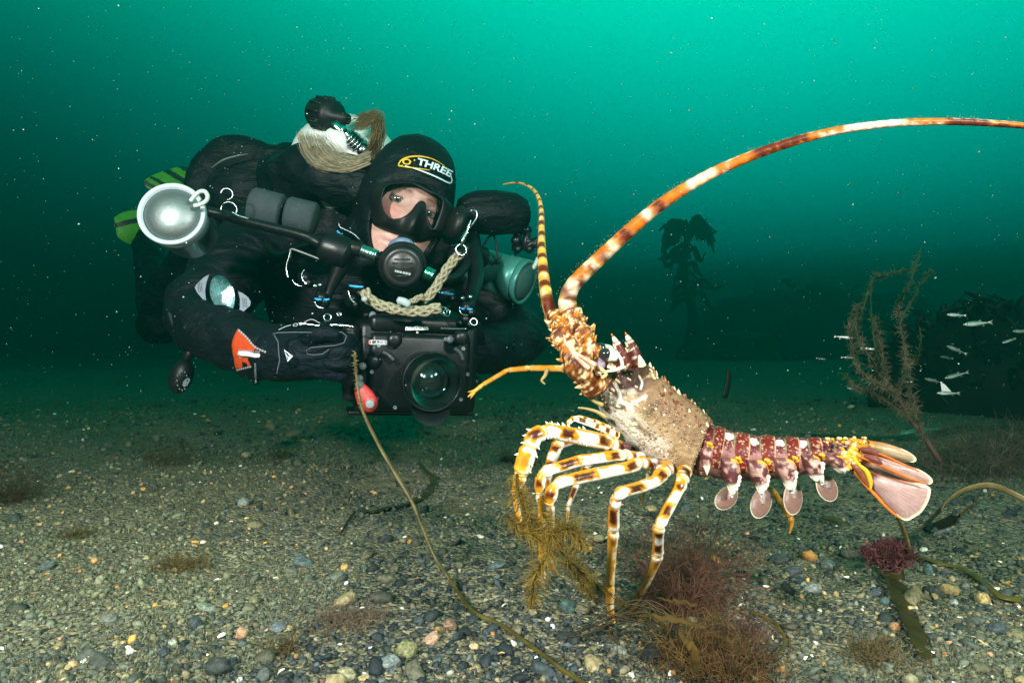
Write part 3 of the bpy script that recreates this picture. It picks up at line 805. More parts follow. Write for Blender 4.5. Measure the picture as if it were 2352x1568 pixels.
# --- legs
def leg(path, seed, name="leg", spiny=False, dark=0.0, tip='o', amber=0.0):
    """path rows (u, v, depth, width px, tag) ; joints where width bulges; patches of brown on white with amber margins"""
    P4 = [(*list(P(r[0], r[1], r[2])), PX(r[3] / 2, r[2])) for r in path]
    n = 130; q = lin(P4, n * 2)
    # soften the corners a little
    k = np.array([1, 2, 3, 4, 3, 2, 1.]); k /= k.sum()
    for ax in range(4):
        e = np.pad(q[:, ax], 3, mode='edge'); q[:, ax] = np.convolve(e, k, 'valid')
    q = q[::2]
    Lp = np.concatenate([[0], np.cumsum(np.linalg.norm(np.diff(np.array([p[:3] for p in P4]), axis=0), axis=1))]); Lt = Lp / Lp[-1]
    joints = [Lt[i] for i, r in enumerate(path) if len(r) > 4 and 'j' in r[4]]
    rr = q[:, 3].copy(); t_ = np.linspace(0, 1, n)
    for j in joints:
        rr *= 1 - 0.22 * np.exp(-((t_ - j) / 0.010) ** 2) + 0.12 * np.exp(-((t_ - j - 0.022) / 0.012) ** 2) + 0.12 * np.exp(-((t_ - j + 0.022) / 0.012) ** 2)
    rr = rr * (0.93 + .14 * fbm(np.stack([t_ * 17 + seed, t_ * 0, t_ * 0], 1), 1.0, 2, seed))
    edges = [0.0] + joints + [1.0]
    mb = MB()
    T, U, B = frames(q, (0, -0.8, 0.6))
    seg = 22; ang = np.tile(np.arange(seg) / seg * 2 * math.pi, n)
    out = np.stack([T[:, 2], np.zeros(n), -T[:, 0]], 1); out /= np.linalg.norm(out, axis=1)[:, None] + 1e-9
    nrm_ = np.cos(ang)[:, None] * np.repeat(U, seg, 0) + np.sin(ang)[:, None] * np.repeat(B, seg, 0)
    hh = (nrm_ * np.repeat(out, seg, 0)).sum(1)            # +1 on the outer, upper edge of the leg
    def c(t, a, v):
        ns = fbm(v, 240, 3, seed); n2 = fbm(v, 700, 2, seed + 5); jit = (ns - .5)
        col = np.tile(WHITE, (len(t), 1)); mar = np.zeros(len(t)); am = np.zeros(len(t))
        band = sstep(-0.42, -0.12, hh + jit * .5) * (1 - sstep(0.72, 0.95, hh + jit * .3))
        halo = sstep(-0.55, -0.35, hh + jit * .5)
        for i in range(len(edges) - 1):
            x = (t - edges[i]) / (edges[i + 1] - edges[i]); ins = (x >= 0) & (x <= 1); L = edges[i + 1] - edges[i]
            for x0, x1 in (((0.10, 0.22), (0.60, 0.80)) if L > 0.2 else ((0.28, 0.70),)):
                e = 0.008 / max(L, .05)
                w = sstep(x0 - e, x0 + e, x + jit * .14) * (1 - sstep(x1 - e, x1 + e, x + jit * .14)) * band * ins
                wide = sstep(x0 - 3.0 * e, x0 - e, x + jit * .16) * (1 - sstep(x1 + e, x1 + 3.0 * e, x + jit * .16)) * halo * ins
                mar = np.maximum(mar, w); am = np.maximum(am, wide * 0.9)
            am = np.maximum(am, np.exp(-((t - edges[i]) / 0.009) ** 2) * 0.8 * halo)
        am = np.maximum(am, sstep(0.78, 0.92, hh + jit * .6) * 0.9)
        if tip == 'o':
            e0 = edges[-3] if len(edges) > 5 else edges[-2]; f_ = sstep(e0 - 0.02, e0 + 0.10, t)
            am = np.maximum(am, f_ * (0.50 + 1.0 * jit + 0.28 * (hh > 0.1))); mar = mar * (1 - 0.75 * f_) * (1 - f_ * (np.abs(hh) > .45))
        am = np.maximum(sstep(0.22, 0.78, am), amber * sstep(.15, .45, ns + .25 * (hh < .5))); mar = mar * (1 - amber)
        col = lerp(col, lerp(AMBER, np.array((0.80, 0.45, 0.04)), (f_ if tip == 'o' else am * 0)), am); col = lerp(col, np.array((0.46, 0.10, 0.003)), np.clip(am * 2.0 - 1.0 + jit, 0, 1) * 0.5)
        col = lerp(col, lerp(MAROON * .4, np.array((0.070, 0.011, 0.003)), n2), np.clip(mar, 0, 1))
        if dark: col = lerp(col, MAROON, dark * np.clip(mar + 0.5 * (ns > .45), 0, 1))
        return col
    tube(mb, q[:, :3], rr, seg, c, up=(0, -0.8, 0.6), flat=0.82)
    g = np.random.default_rng(seed)
    # knuckle rims at the joints
    for j in joints:
        k = int(j * (n - 1)); 
        tube(mb, [q[k, :3] + T[k] * rr[k] * 0.12 - T[k] * .0003, q[k, :3] + T[k] * rr[k] * 0.3], [rr[k] * 1.10, rr[k] * 1.04], 16, (0.66, 0.40, 0.12), up=(0, -0.8, 0.6), flat=0.86)
    if spiny:
        for i in range(26):
            k = g.integers(int(n * .28), int(n * .72)); s = g.choice([-1, 1]) * g.uniform(1.0, 1.5); nrm = U[k] * math.cos(s) + B[k] * math.sin(s)
            p = q[k, :3] + nrm * rr[k] * 0.9; cone(mb, p, p + (nrm + T[k] * .5) * 0.0032, 0.0014, (0.82, 0.78, 0.68), (0.8, 0.6, 0.35))
    return mb.build(name, leg_mat, lob)
D0 = DL - 0.055                                  # near side
leg([(1432, 1030, DL - .035, 34), (1400, 1016, D0, 38, 'j'), (1330, 1002, D0 - .015, 42), (1262, 990, D0 - .03, 37), (1250, 990, D0 - .032, 34, 'j'), (1228, 1000, D0 - .036, 40), (1216, 1026, D0 - .038, 38, 'j'),
     (1206, 1056, D0 - .038, 44), (1196, 1090, D0 - .036, 34, 'j'), (1186, 1125, D0 - .034, 22), (1188, 1168, D0 - .03, 15), (1200, 1215, D0 - .03, 4)], 1, spiny=True)
leg([(1468, 1052, DL - .03, 30), (1434, 1044, D0, 28, 'j'), (1412, 1046, D0 - .004, 27), (1330, 1058, D0 - .02, 28), (1258, 1080, D0 - .032, 28), (1244, 1090, D0 - .034, 26, 'j'), (1240, 1108, D0 - .034, 24), (1240, 1132, D0 - .034, 24, 'j'),
     (1246, 1160, D0 - .034, 22), (1244, 1230, D0 - .03, 19), (1246, 1286, D0 - .026, 15), (1252, 1330, D0 - .02, 4)], 2)
leg([(1500, 1066, DL - .03, 34), (1468, 1060, D0 - .002, 30, 'j'), (1448, 1072, D0 - .008, 29), (1370, 1088, D0 - .028, 30), (1288, 1106, D0 - .042, 29), (1274, 1116, D0 - .044, 28, 'j'), (1266, 1132, D0 - .044, 27), (1260, 1158, D0 - .044, 27, 'j'),
     (1262, 1200, D0 - .020, 25), (1260, 1252, D0 + .020, 22, 'j'), (1258, 1276, D0 + .035, 23), (1266, 1300, D0 + .048, 16), (1286, 1324, D0 + .060, 4)], 3)
leg([(1530, 1072, DL - .03, 38), (1522, 1084, D0 - .004, 32, 'j'), (1506, 1104, D0 - .018, 30), (1470, 1118, D0 - .034, 30), (1426, 1130, D0 - .05, 29), (1416, 1142, D0 - .046, 28, 'j'), (1410, 1170, D0 - .036, 30), (1409, 1216, D0 - .020, 31, 'j'),
     (1406, 1260, D0 - .005, 27), (1401, 1342, D0 + .020, 24, 'j'), (1401, 1392, D0 + .034, 21), (1412, 1442, D0 + .044, 8)], 4)
leg([(1572, 1080, DL - .03, 36), (1566, 1104, D0 + .004, 32, 'j'), (1560, 1120, D0, 27), (1540, 1158, D0 - .012, 27), (1520, 1196, D0 - .022, 26), (1513, 1210, D0 - .024, 28, 'j'), (1512, 1230, D0 - .008, 26), (1511, 1272, D0 + .018, 25, 'j'),
     (1502, 1300, D0 + .034, 21), (1484, 1340, D0 + .055, 18), (1464, 1372, D0 + .072, 17), (1452, 1400, D0 + .084, 6)], 5)
DF = DL + 0.05                                   # far side
leg([(1360, 860, DF - .03, 22), (1331, 852, DF - .03, 24), (1290, 846, DF - .02, 17), (1216, 845, DF, 14, 'j'), (1166, 850, DF + .01, 13, 'j'), (1108, 884, DF + .02, 11, 'j'), (1090, 898, DF + .02, 9), (1074, 912, DF + .02, 3)], 6, amber=.9)
for e in ((1074, 900), (1080, 916)):
    mb = MB(); cone(mb, P(1092, 897, DF + .02), P(*e, DF + .018), .002, (0.66, 0.26, 0.03), (0.6, 0.2, 0.03)); mb.build("claw", leg_mat, lob)
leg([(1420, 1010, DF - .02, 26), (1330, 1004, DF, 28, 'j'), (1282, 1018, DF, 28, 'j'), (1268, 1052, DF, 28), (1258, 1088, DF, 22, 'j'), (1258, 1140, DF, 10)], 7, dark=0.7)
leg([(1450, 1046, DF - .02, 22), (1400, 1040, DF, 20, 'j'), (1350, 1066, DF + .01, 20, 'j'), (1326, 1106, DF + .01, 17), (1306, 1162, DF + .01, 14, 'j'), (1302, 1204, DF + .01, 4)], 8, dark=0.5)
leg([(1505, 1075, DF - .02, 18), (1492, 1086, DF, 14, 'j'), (1482, 1120, DF + .01, 12), (1472, 1160, DF + .01, 5)], 9)
leg([(1640, 1088, DF - .02, 18), (1740, 1100, DF, 16, 'j'), (1776, 1128, DF, 16, 'j'), (1806, 1172, DF, 14), (1816, 1186, DF, 18, 'j'), (1818, 1204, DF, 12), (1813, 1226, DF, 4)], 10, amber=.9)
# mouth feelers tucked below the head
leg([(1420, 1000, DL - .05, 18), (1380, 982, DL - .055, 17, 'j'), (1342, 968, DL - .055, 15), (1318, 960, DL - .055, 13, 'j'), (1306, 970, DL - .055, 12), (1300, 984, DL - .055, 5)], 11, name="maxilliped", tip='')
leg([(1410, 990, DL - .03, 17), (1370, 972, DL - .03, 17, 'j'), (1330, 958, DL - .03, 12, 'j'), (1318, 962, DL - .03, 6)], 12, name="maxilliped", tip='')
for pp in ([(1392, 958), (1370, 945), (1345, 938), (1328, 936)], [(1384, 930), (1366, 922), (1352, 912), (1346, 908)], [(1258, 848), (1252, 862), (1244, 874), (1252, 882)]):
    mb = MB(); tube(mb, spl([P(u, v, DL - .03) for u, v in pp], 14), np.linspace(.0024, .0008, 14), 7, (0.30, 0.21, 0.08))
    mb.build("feeler", leg_mat, lob)
# hip joints
for u, v, r in ((1436, 1026, 22), (1470, 1050, 24), (1502, 1066, 25), (1534, 1078, 24), (1568, 1090, 22)):
    mb = MB(); ball(mb, P(u, v, DL - .042), (PX(r, DL) * .62, PX(r, DL) * .55, PX(r, DL) * .5), lambda w: lerp(np.array((0.10, 0.03, 0.028)), np.array((0.60, 0.42, 0.34)), sstep(.42, .6, fbm(w, 140, 3, 4))), basis((-0.6, -0.3, -0.5)), 16, 10); mb.build("hip_joint", shell_mat, lob)

# --- abdomen: six plated segments
AT = [(1624, 974), (1669, 986), (1711, 997), (1770, 1002), (1830, 1005), (1885, 1006), (1950, 1006)]
AB = [(1594, 1088), (1660, 1112), (1738, 1110), (1795, 1106), (1850, 1094), (1905, 1074), (1955, 1052)]
def abd(nx):
    t = spl([(a, b, 0) for a, b in AT], nx); b = spl([(a, c, 0) for a, c in AB], nx)
    d = np.linspace(DL - .015, DL - .045, nx)
    return np.array([list(P(t[i, 0], t[i, 1], d[i])) for i in range(nx)]), np.array([list(P(b[i, 0], b[i, 1], d[i])) for i in range(nx)])
at3, ab3 = abd(241)
amid = (at3 + ab3) / 2; ah = np.linalg.norm(at3 - ab3, axis=1) / 2; aup = (at3 - ab3) / (2 * ah)[:, None]
aax = np.gradient(amid, axis=0); aax /= np.linalg.norm(aax, axis=1)[:, None]
asd = np.cross(aax, aup); asd /= np.linalg.norm(asd, axis=1)[:, None]
if asd[100, 1] > 0: asd = -asd
SEG = [0.0, 0.12, 0.30, 0.47, 0.635, 0.79, 1.0]
mb = MB()
tube(mb, amid[6:235:6], ah[6:235:6] * 0.90, 20, (0.22, 0.09, 0.08), up=tuple(aup[100]), flat=0.9)
core = mb.build("tail_flesh", shell_mat, lob)
def pat_seg(x, a, v, seed):
    n = fbm(v, 260, 3, seed); n2 = vnoise(v, 620, seed + 1)
    col = lerp(np.array((0.062, 0.007, 0.012)), np.array((0.10, 0.010, 0.014)), n)
    col = lerp(col, np.array((0.115, 0.010, 0.006)), sstep(0.52, 0.6, x))            # redder back half
    dots = sstep(0.70, 0.78, n2)
    col = lerp(col, np.array((0.48, 0.27, 0.18)), dots * 0.8)
    col = lerp(col, np.array((0.20, 0.17, 0.09)), np.exp(-((x - 0.47) / 0.045) ** 2) * 0.9)    # hairy groove
    col = lerp(col, np.array((0.50, 0.32, 0.18)), np.exp(-((x - 0.97) / 0.03) ** 2) * 0.8)     # pale hind rim
    col = lerp(col, np.array((0.30, 0.13, 0.115)), sstep(0.85, 1.4, a) * sstep(0.48, 0.62, n) * (x < 0.5))
    return col
for k in range(6):
    i0, i1 = SEG[k], SEG[k + 1]; nx, na = 44, 110; mb = MB()
    xs = np.linspace(0, 1, nx); aa = np.linspace(-1.95, 1.95, na)
    V = []; C = []
    for x in xs:
        s = (i0 + (i1 - i0) * x + 0.012 * (x > 0.9)) * 240; q = int(min(max(s, 0), 240))
        bulge = 1.0 + 0.045 * math.sin(math.pi * min(1, max(0, (x - 0.5) / 0.5))) - 0.05 * math.exp(-((x - 0.47) / 0.04) ** 2) + 0.02 * x
        if k == 5: bulge = 1.0 + 0.02 * math.sin(math.pi * x)
        pts = amid[q] + (ah[q] * bulge * np.cos(aa))[:, None] * aup[q] + (ah[q] * bulge * 0.86 * np.sin(aa))[:, None] * asd[q]
        V.append(pts); C.append(pat_seg(np.full(na, x), aa, pts, 40 + k))
    V = np.concatenate(V); C = np.concatenate(C)
    # the white spot of the flank
    if 1 <= k <= 4:
        c0 = V.reshape(nx, na, 3)[8, int(na * .5 + na * 0.5 * (0.62 / 1.95))]
        dist = np.linalg.norm(V - c0, axis=1) + (fbm(V, 300, 2, k) - .5) * 0.004
        C = lerp(C, np.array((0.85, 0.80, 0.70)), 1 - sstep(0.0032, 0.0048, dist))
    F = [(i * na + j, i * na + j + 1, (i + 1) * na + j + 1, (i + 1) * na + j) for i in range(nx - 1) for j in range(na - 1)]
    mb.add(V, F, C)
    seg = mb.build("tail_segment", shell_mat, lob)
    seg.modifiers.new("thickness", 'SOLIDIFY').thickness = 0.0012
# side plates with pale teeth, and paddles
def fan_poly(mb, outline, d_fn, col_fn, bulge=0.0, thick=0.0012, rings=10, towards=(0, -1, 0)):
    """closed outline (u, v) in a gently domed sheet with real thickness"""
    o = np.asarray(outline, float); o2 = spl([(a, b, 0) for a, b in np.vstack([o, o[:1]])], 73)[:72, :2]
    c = o2.mean(0); V = []; C = []; F = []; n = 72
    for side in (0, 1):
        off = len(V)
        for r in range(rings + 1):
            f = r / rings
            for j in range(n):
                q = c + (o2[j] - c) * f
                p = np.array(list(P(q[0], q[1], d_fn(q[0], q[1]))))
                p = p + np.array(towards) * (bulge * (1 - f * f) + (thick if side else 0) * (1 - 0.75 * f ** 6))
                V.append(p); C.append(col_fn(q, f, j / n))
        for r in range(rings):
            for j in range(n):
                k = (j + 1) % n; a, b, e, g_ = off + r * n + j, off + r * n + k, off + (r + 1) * n + k, off + (r + 1) * n + j
                F.append((a, b, e, g_) if side else (a, g_, e, b))
    m = (rings) * n; s2 = (rings + 1) * n
    for j in range(n):
        k = (j + 1) % n; F.append((m + j, m + k, s2 + m + k, s2 + m + j))
    return mb.add(V, F, C)
g = np.random.default_rng(9)
def plate(outline, d, seed):
    mb = MB()
    def c(q, f, j):
        p = np.array([[q[0] * .0004, q[1] * .0004, seed]]); n = fbm(p, 260, 3, seed)[0]
        ys = (q[1] - min(b for a, b in outline)) / (max(b for a, b in outline) - min(b for a, b in outline))
        col = lerp(np.array((0.085, 0.022, 0.026)), np.array((0.38, 0.22, 0.18)), float(sstep(.42, .6, n)))
        col = lerp(col, np.array((0.84, 0.76, 0.62)), float(sstep(0.58, 0.72, ys)))
        left = (q[0] - min(a for a, b in outline)) / (max(a for a, b in outline) - min(a for a, b in outline))
        if f > 0.8 and ys < 0.7: col = lerp(col, MAROON if left < .5 else AMBER, 0.85)
        return col
    fan_poly(mb, outline, lambda u, v: d, c, 0.005, 0.003)
    return mb
D1 = DL - 0.064
plates = [([(1622, 1018), (1634, 1022), (1632, 1048), (1630, 1072), (1624, 1090), (1618, 1078), (1610, 1058), (1608, 1036)], 1),
          ([(1655, 1052), (1690, 1054), (1698, 1072), (1700, 1088), (1697, 1110), (1688, 1126), (1681, 1142), (1674, 1130), (1668, 1112), (1658, 1086)], 2),
          ([(1713, 1056), (1752, 1058), (1764, 1076), (1766, 1096), (1766, 1114), (1756, 1126), (1748, 1141), (1740, 1128), (1730, 1106), (1718, 1084)], 3),
          ([(1776, 1050), (1814, 1054), (1827, 1068), (1830, 1088), (1830, 1106), (1826, 1122), (1820, 1132), (1806, 1122), (1792, 1098), (1780, 1076)], 4),
          ([(1838, 1044), (1872, 1046), (1884, 1058), (1890, 1080), (1892, 1098), (1890, 1112), (1876, 1108), (1858, 1092), (1844, 1068)], 5),
          ([(1896, 1046), (1926, 1046), (1938, 1060), (1942, 1076), (1940, 1086), (1926, 1084), (1910, 1072), (1898, 1058)], 6)]
for o_, s_ in plates:
    mb = plate(o_, D1 - 0.001 * s_, s_)
    # little white teeth on the hind edge
    u1 = max(a for a, b in o_); vs = [b for a, b in o_]; v1 = max(vs)
    for i in range(5 if 2 <= s_ <= 5 else 0):
        f = i / 4; p = P(u1 - 3 - 14 * f * f, v1 - 46 + 34 * f, D1 - 0.005 - .001 * s_)
        ball(mb, p, (0.0026, 0.002, 0.0022), (0.85, 0.78, 0.66), None, 8, 6)
    if s_ <= 5:
        tube(mb, spl([P(u1 - 10, min(vs) - 1, D1 - .003), P(u1 - 2, min(vs) + 1, D1 - .004), P(u1 + 2, min(vs) + 9, D1 - .003)], 14), PX(3.2, DL) * (1 + .18 * np.sin(np.arange(14) * 1.1)), 8, AMBER)
    mb.build("side_plate", shell_mat, lob)
def paddle(cx, cy, rx, ry, rot, seed):
    mb = MB(); o_ = []
    for i in range(20):
        a = i / 20 * 2 * math.pi; x, y = rx * math.cos(a), ry * math.sin(a)
        o_.append((cx + x * math.cos(rot) - y * math.sin(rot), cy + x * math.sin(rot) + y * math.cos(rot)))
    def c(q, f, j):
        k = lerp(np.array((0.17, 0.075, 0.06)), np.array((0.27, 0.155, 0.125)), f)
        k = lerp(k, np.array((0.62, 0.54, 0.38)), float(sstep(0.92, 0.98, f)))
        return k * (0.93 + 0.1 * math.sin(j * 180))
    fan_poly(mb, o_, lambda u, v: D1 + 0.008 - (v - cy) * .0001, c, 0.003, 0.0011)
    mb.build("paddle", fan_mat, lob)
paddle(1668, 1143, 23, 31, 0.75, 1); paddle(1748, 1154, 24, 37, 0.30, 2); paddle(1821, 1144, 22, 38, 0.02, 3); paddle(1899, 1119, 23, 34, -0.45, 4)

# --- tail fan
def lobe(outline, d_fn, base, tipdir, seed, mid, upper=False):
    """tail-fan blade: hard amber and maroon root, pink-grey fluted membrane, cream hem"""
    mb = MB(); b = np.array(base, float); td = np.array(tipdir, float); L = np.linalg.norm(td); td = td / L; pn = np.array((-td[1], td[0]))
    def c(q, f, j):
        x = np.dot(q - b, td) / L; y = np.dot(q - b, pn)
        ang = math.atan2(y, max(1, np.dot(q - b, td)))
        col = np.array(mid) * (1 + 0.13 * math.sin(ang * 120) * float(sstep(0.15, 0.4, x)))
        if upper: col = lerp(col, np.array((0.28, 0.15, 0.03)), float(sstep(0.62, 0.3, x)))
        root = float(sstep(0.36, 0.24, x + 0.06 * math.sin(ang * 9)))
        nn = fbm(np.array([[q[0] * .02, q[1] * .02, seed]]), 2.2, 2, seed)[0]
        col = lerp(col, lerp(np.array((0.56, 0.25, 0.02)), np.array((0.09, 0.02, 0.01)), float(sstep(.46, .56, nn))), root)
        hem = float(sstep(0.885, 0.955, f))
        side = (j_side(q, b, td, pn))
        col = lerp(col, np.array((0.85, 0.76, 0.52)) if side > 0.5 else np.array((0.52, 0.10, 0.012)), hem)
        return col
    def j_side(q, b, td, pn):
        return 1.0 if np.dot(q - b, td) / L > 0.78 else 0.0
    fan_poly(mb, outline, d_fn, c, 0.004, 0.0016, 16)
    mb.build("tail_fan_blade", fan_mat, lob)
DT = DL - .05
lobe([(1948, 1004), (1985, 1009), (2040, 1019), (2084, 1036), (2104, 1052), (2097, 1061), (2060, 1056), (2000, 1044), (1952, 1034)], lambda u, v: DT + .02 - (u - 1950) * .0001, (1940, 1014), (160, 38), 3, (0.38, 0.26, 0.15), True)
lobe([(1952, 1036), (2010, 1046), (2062, 1062), (2112, 1078), (2139, 1097), (2141, 1108), (2128, 1112), (2088, 1106), (2030, 1088), (1970, 1066)], lambda u, v: DT + .004 - (u - 1950) * .0001, (1945, 1044), (195, 64), 4, (0.46, 0.27, 0.23))
lobe([(1956, 1062), (2000, 1082), (2060, 1100), (2130, 1114), (2135, 1140), (2119, 1172), (2099, 1187), (2081, 1195), (2058, 1182), (2028, 1152), (2000, 1122), (1968, 1096), (1954, 1078)], lambda u, v: DT - .014 - (u - 1950) * .00012, (1950, 1068), (165, 95), 5, (0.46, 0.285, 0.26))
mb = MB()
for pp, r, c in (([(1958, 1044), (2000, 1058), (2040, 1076), (2090, 1098), (2132, 1112)], 4, (0.45, 0.10, 0.012)), ([(1950, 1022), (1990, 1032), (2030, 1046), (2075, 1066), (2110, 1082)], 3, (0.45, 0.10, 0.012)),
                 ([(1962, 1082), (1985, 1110), (2012, 1138), (2040, 1168), (2070, 1192)], 4, (0.48, 0.12, 0.012)), ([(1950, 1060), (1968, 1075), (1982, 1095), (1996, 1118)], 9, (0.14, 0.04, 0.015)), ([(1972, 1066), (1990, 1082), (1999, 1104), (2000, 1122)], 6, AMBER),
                 ([(1975, 1030), (2000, 1036), (2020, 1044)], 8, (0.12, 0.03, 0.025)), ([(1986, 1046), (2010, 1056), (2025, 1066)], 8, (0.12, 0.03, 0.025))):
    tube(mb, spl([P(u, v, DT - .021 - (u - 1950) * .00012) for u, v in pp], 24), PX(r, DT) * np.sin(np.linspace(.5, 2.7, 24)) * .9, 9, c, up=(0, -1, 0), flat=.6)
for i in range(70):
    ball(mb, P(g.normal(1955, 11), g.normal(1049, 12), DT - .021), g.uniform(.0010, .0030), [AMBER, CREAM, np.array((0.62, 0.26, 0.02))][g.integers(3)], None, 9, 6, noise=.3)
for i in range(34):
    ball(mb, P(g.uniform(1893, 1990), 1004 + g.uniform(0, 14), DT - .012 - g.uniform(0, .006)), g.uniform(.0008, .0018), [CREAM, AMBER * .9, CREAM * .8][g.integers(3)], None, 8, 6, noise=.3)
mb.build("tail_fan_root", shell_mat, lob)
# ------------------------------------------------------------------ diver
suit_mat = vmat("black_neoprene", 0.6, 0.35, 260, 0.4, 14, 0.20, tint=(0.0016, 0.0036, 0.0056))
glove_mat = vmat("black_glove_rubber", 0.65, 0.3, 300, 0.25, 60, 0.15, tint=(0.0020, 0.0045, 0.0085))
rubber_mat = vmat("black_silicone", 0.45, 0.15, 300, 0.15, 60, 0.25, tint=(0.006, 0.006, 0.0065))
black_metal = vmat("black_anodised_metal", 0.36, 0.12, 400, 0.2, 80, 0.3, tint=(0.004, 0.0048, 0.006))
skin_mat = vmat("skin", 0.42, 0.25, 600, 0.10, 120, 0.4, sss=0.12)
steel_mat = vmat("bright_steel", 0.18, 0.05, 200, 0.08, 60, 0.5, metallic=1.0, tint=(0.46, 0.50, 0.50))
alu_mat = vmat("satin_aluminium", 0.36, 0.06, 300, 0.10, 40, 0.5, metallic=0.75, tint=(0.46, 0.50, 0.51))
paint_mat = vmat("coloured_part", 0.45, 0.1, 300, 0.15, 80, 0.4)
ink_mat = vmat("printed_ink", 0.5, 0, var=0.12, vscale=300)
glass_mat = glassmat("clear_dome_glass", (0.97, 0.99, 0.98), 0.9, 0.015, 0.03)
pane_mat = glassmat("mask_glass", (0.97, 0.98, 0.98), 0.45, 0.02, 0.035)
hair_mat = vmat("blond_hair", 0.45, 0, var=0.3, vscale=90, spec=0.4)
rope_mat = vmat("braided_rope", 0.8, 0.8, 500, 0.3, 300, 0.2)

HE = P(956, 472, 1.20)                             # between the eyes
HB = basis((0.40, -0.90, -0.17), (0.36, 0.0, 0.93))
HBi = HB.T
def HL(x, y, z):
    return np.array(list(HE)) + HB @ np.array((x, y, z))
def ray(u, v):
    d = np.array(list(P(u, v, 1.0))) - np.array((0, 0, CAM_H)); return d / np.linalg.norm(d)
CAMP = np.array((0, 0, CAM_H))
def hit_plane(u, v, o, n):
    r = ray(u, v); o = np.array(list(o)); n = np.array(list(n)); return CAMP + r * (np.dot(o - CAMP, n) / np.dot(r, n))
person = empty("person", P(760, 720, 1.6), "scuba diver in a black drysuit and hood holding an underwater camera", "person")

def wrinkle(m, scale, dist, strength=.8):
    t = m.node_tree; b = t.nodes['Principled BSDF']; tc = N(t, 'ShaderNodeTexCoord'); n = N(t, 'ShaderNodeTexNoise'); n.inputs['Scale'].default_value = scale; n.inputs['Detail'].default_value = 4; n.inputs['Distortion'].default_value = 1.2
    mp = N(t, 'ShaderNodeMapping'); mp.inputs['Scale'].default_value = (1.0, 1.0, 2.2); t.links.new(tc.outputs['Object'], mp.inputs[0]); t.links.new(mp.outputs[0], n.inputs['Vector'])
    bp = N(t, 'ShaderNodeBump'); bp.inputs['Strength'].default_value = strength; bp.inputs['Distance'].default_value = dist; t.links.new(n.outputs['Fac'], bp.inputs['Height'])
    old = b.inputs['Normal'].links[0].from_node; t.links.new(bp.outputs[0], old.inputs['Normal'])
wrinkle(suit_mat, 13, .014); wrinkle(glove_mat, 28, .010)
# --- face
def face_z(x, y):
    z = -0.050 * (np.abs(x) / 0.072) ** 2.3 - 0.016 * np.abs((y + 0.02) / 0.085) ** 2.2
    for s in (-1, 1):
        z = z - 0.011 * np.exp(-(((x - s * 0.031) / 0.0185) ** 2 + ((y - 0.001) / 0.0115) ** 2))
        z = z + 0.0055 * np.exp(-(((x - s * 0.030) / 0.024) ** 2 + ((y - 0.021) / 0.009) ** 2))
        z = z + 0.006 * np.exp(-(((x - s * 0.038) / 0.022) ** 2 + ((y + 0.030) / 0.018) ** 2))
    z = z + 0.020 * np.exp(-(x / 0.0115) ** 2) * sstep(0.012, -0.045, y) * sstep(-0.062, -0.048, y)
    z = z + 0.004 * np.exp(-(x / 0.010) ** 2) * sstep(0.03, 0.0, y)
    z = z + 0.0065 * np.exp(-((y + 0.072) / 0.0065) ** 2 - (x / 0.024) ** 2) + 0.0065 * np.exp(-((y + 0.085) / 0.006) ** 2 - (x / 0.020) ** 2) - 0.004 * np.exp(-((y + 0.0785) / 0.003) ** 2 - (x / 0.023) ** 2)
    z = z + 0.010 * np.exp(-((y + 0.107) / 0.014) ** 2 - (x / 0.024) ** 2)
    return z
def opening(th):
    """face opening of the hood, in face coordinates"""
    c, s_ = np.cos(th), np.sin(th)
    return 0.062 * np.sign(c) * np.abs(c) ** 0.9, -0.032 + np.where(s_ > 0, 0.074, 0.088) * np.sign(s_) * np.abs(s_) ** 0.95
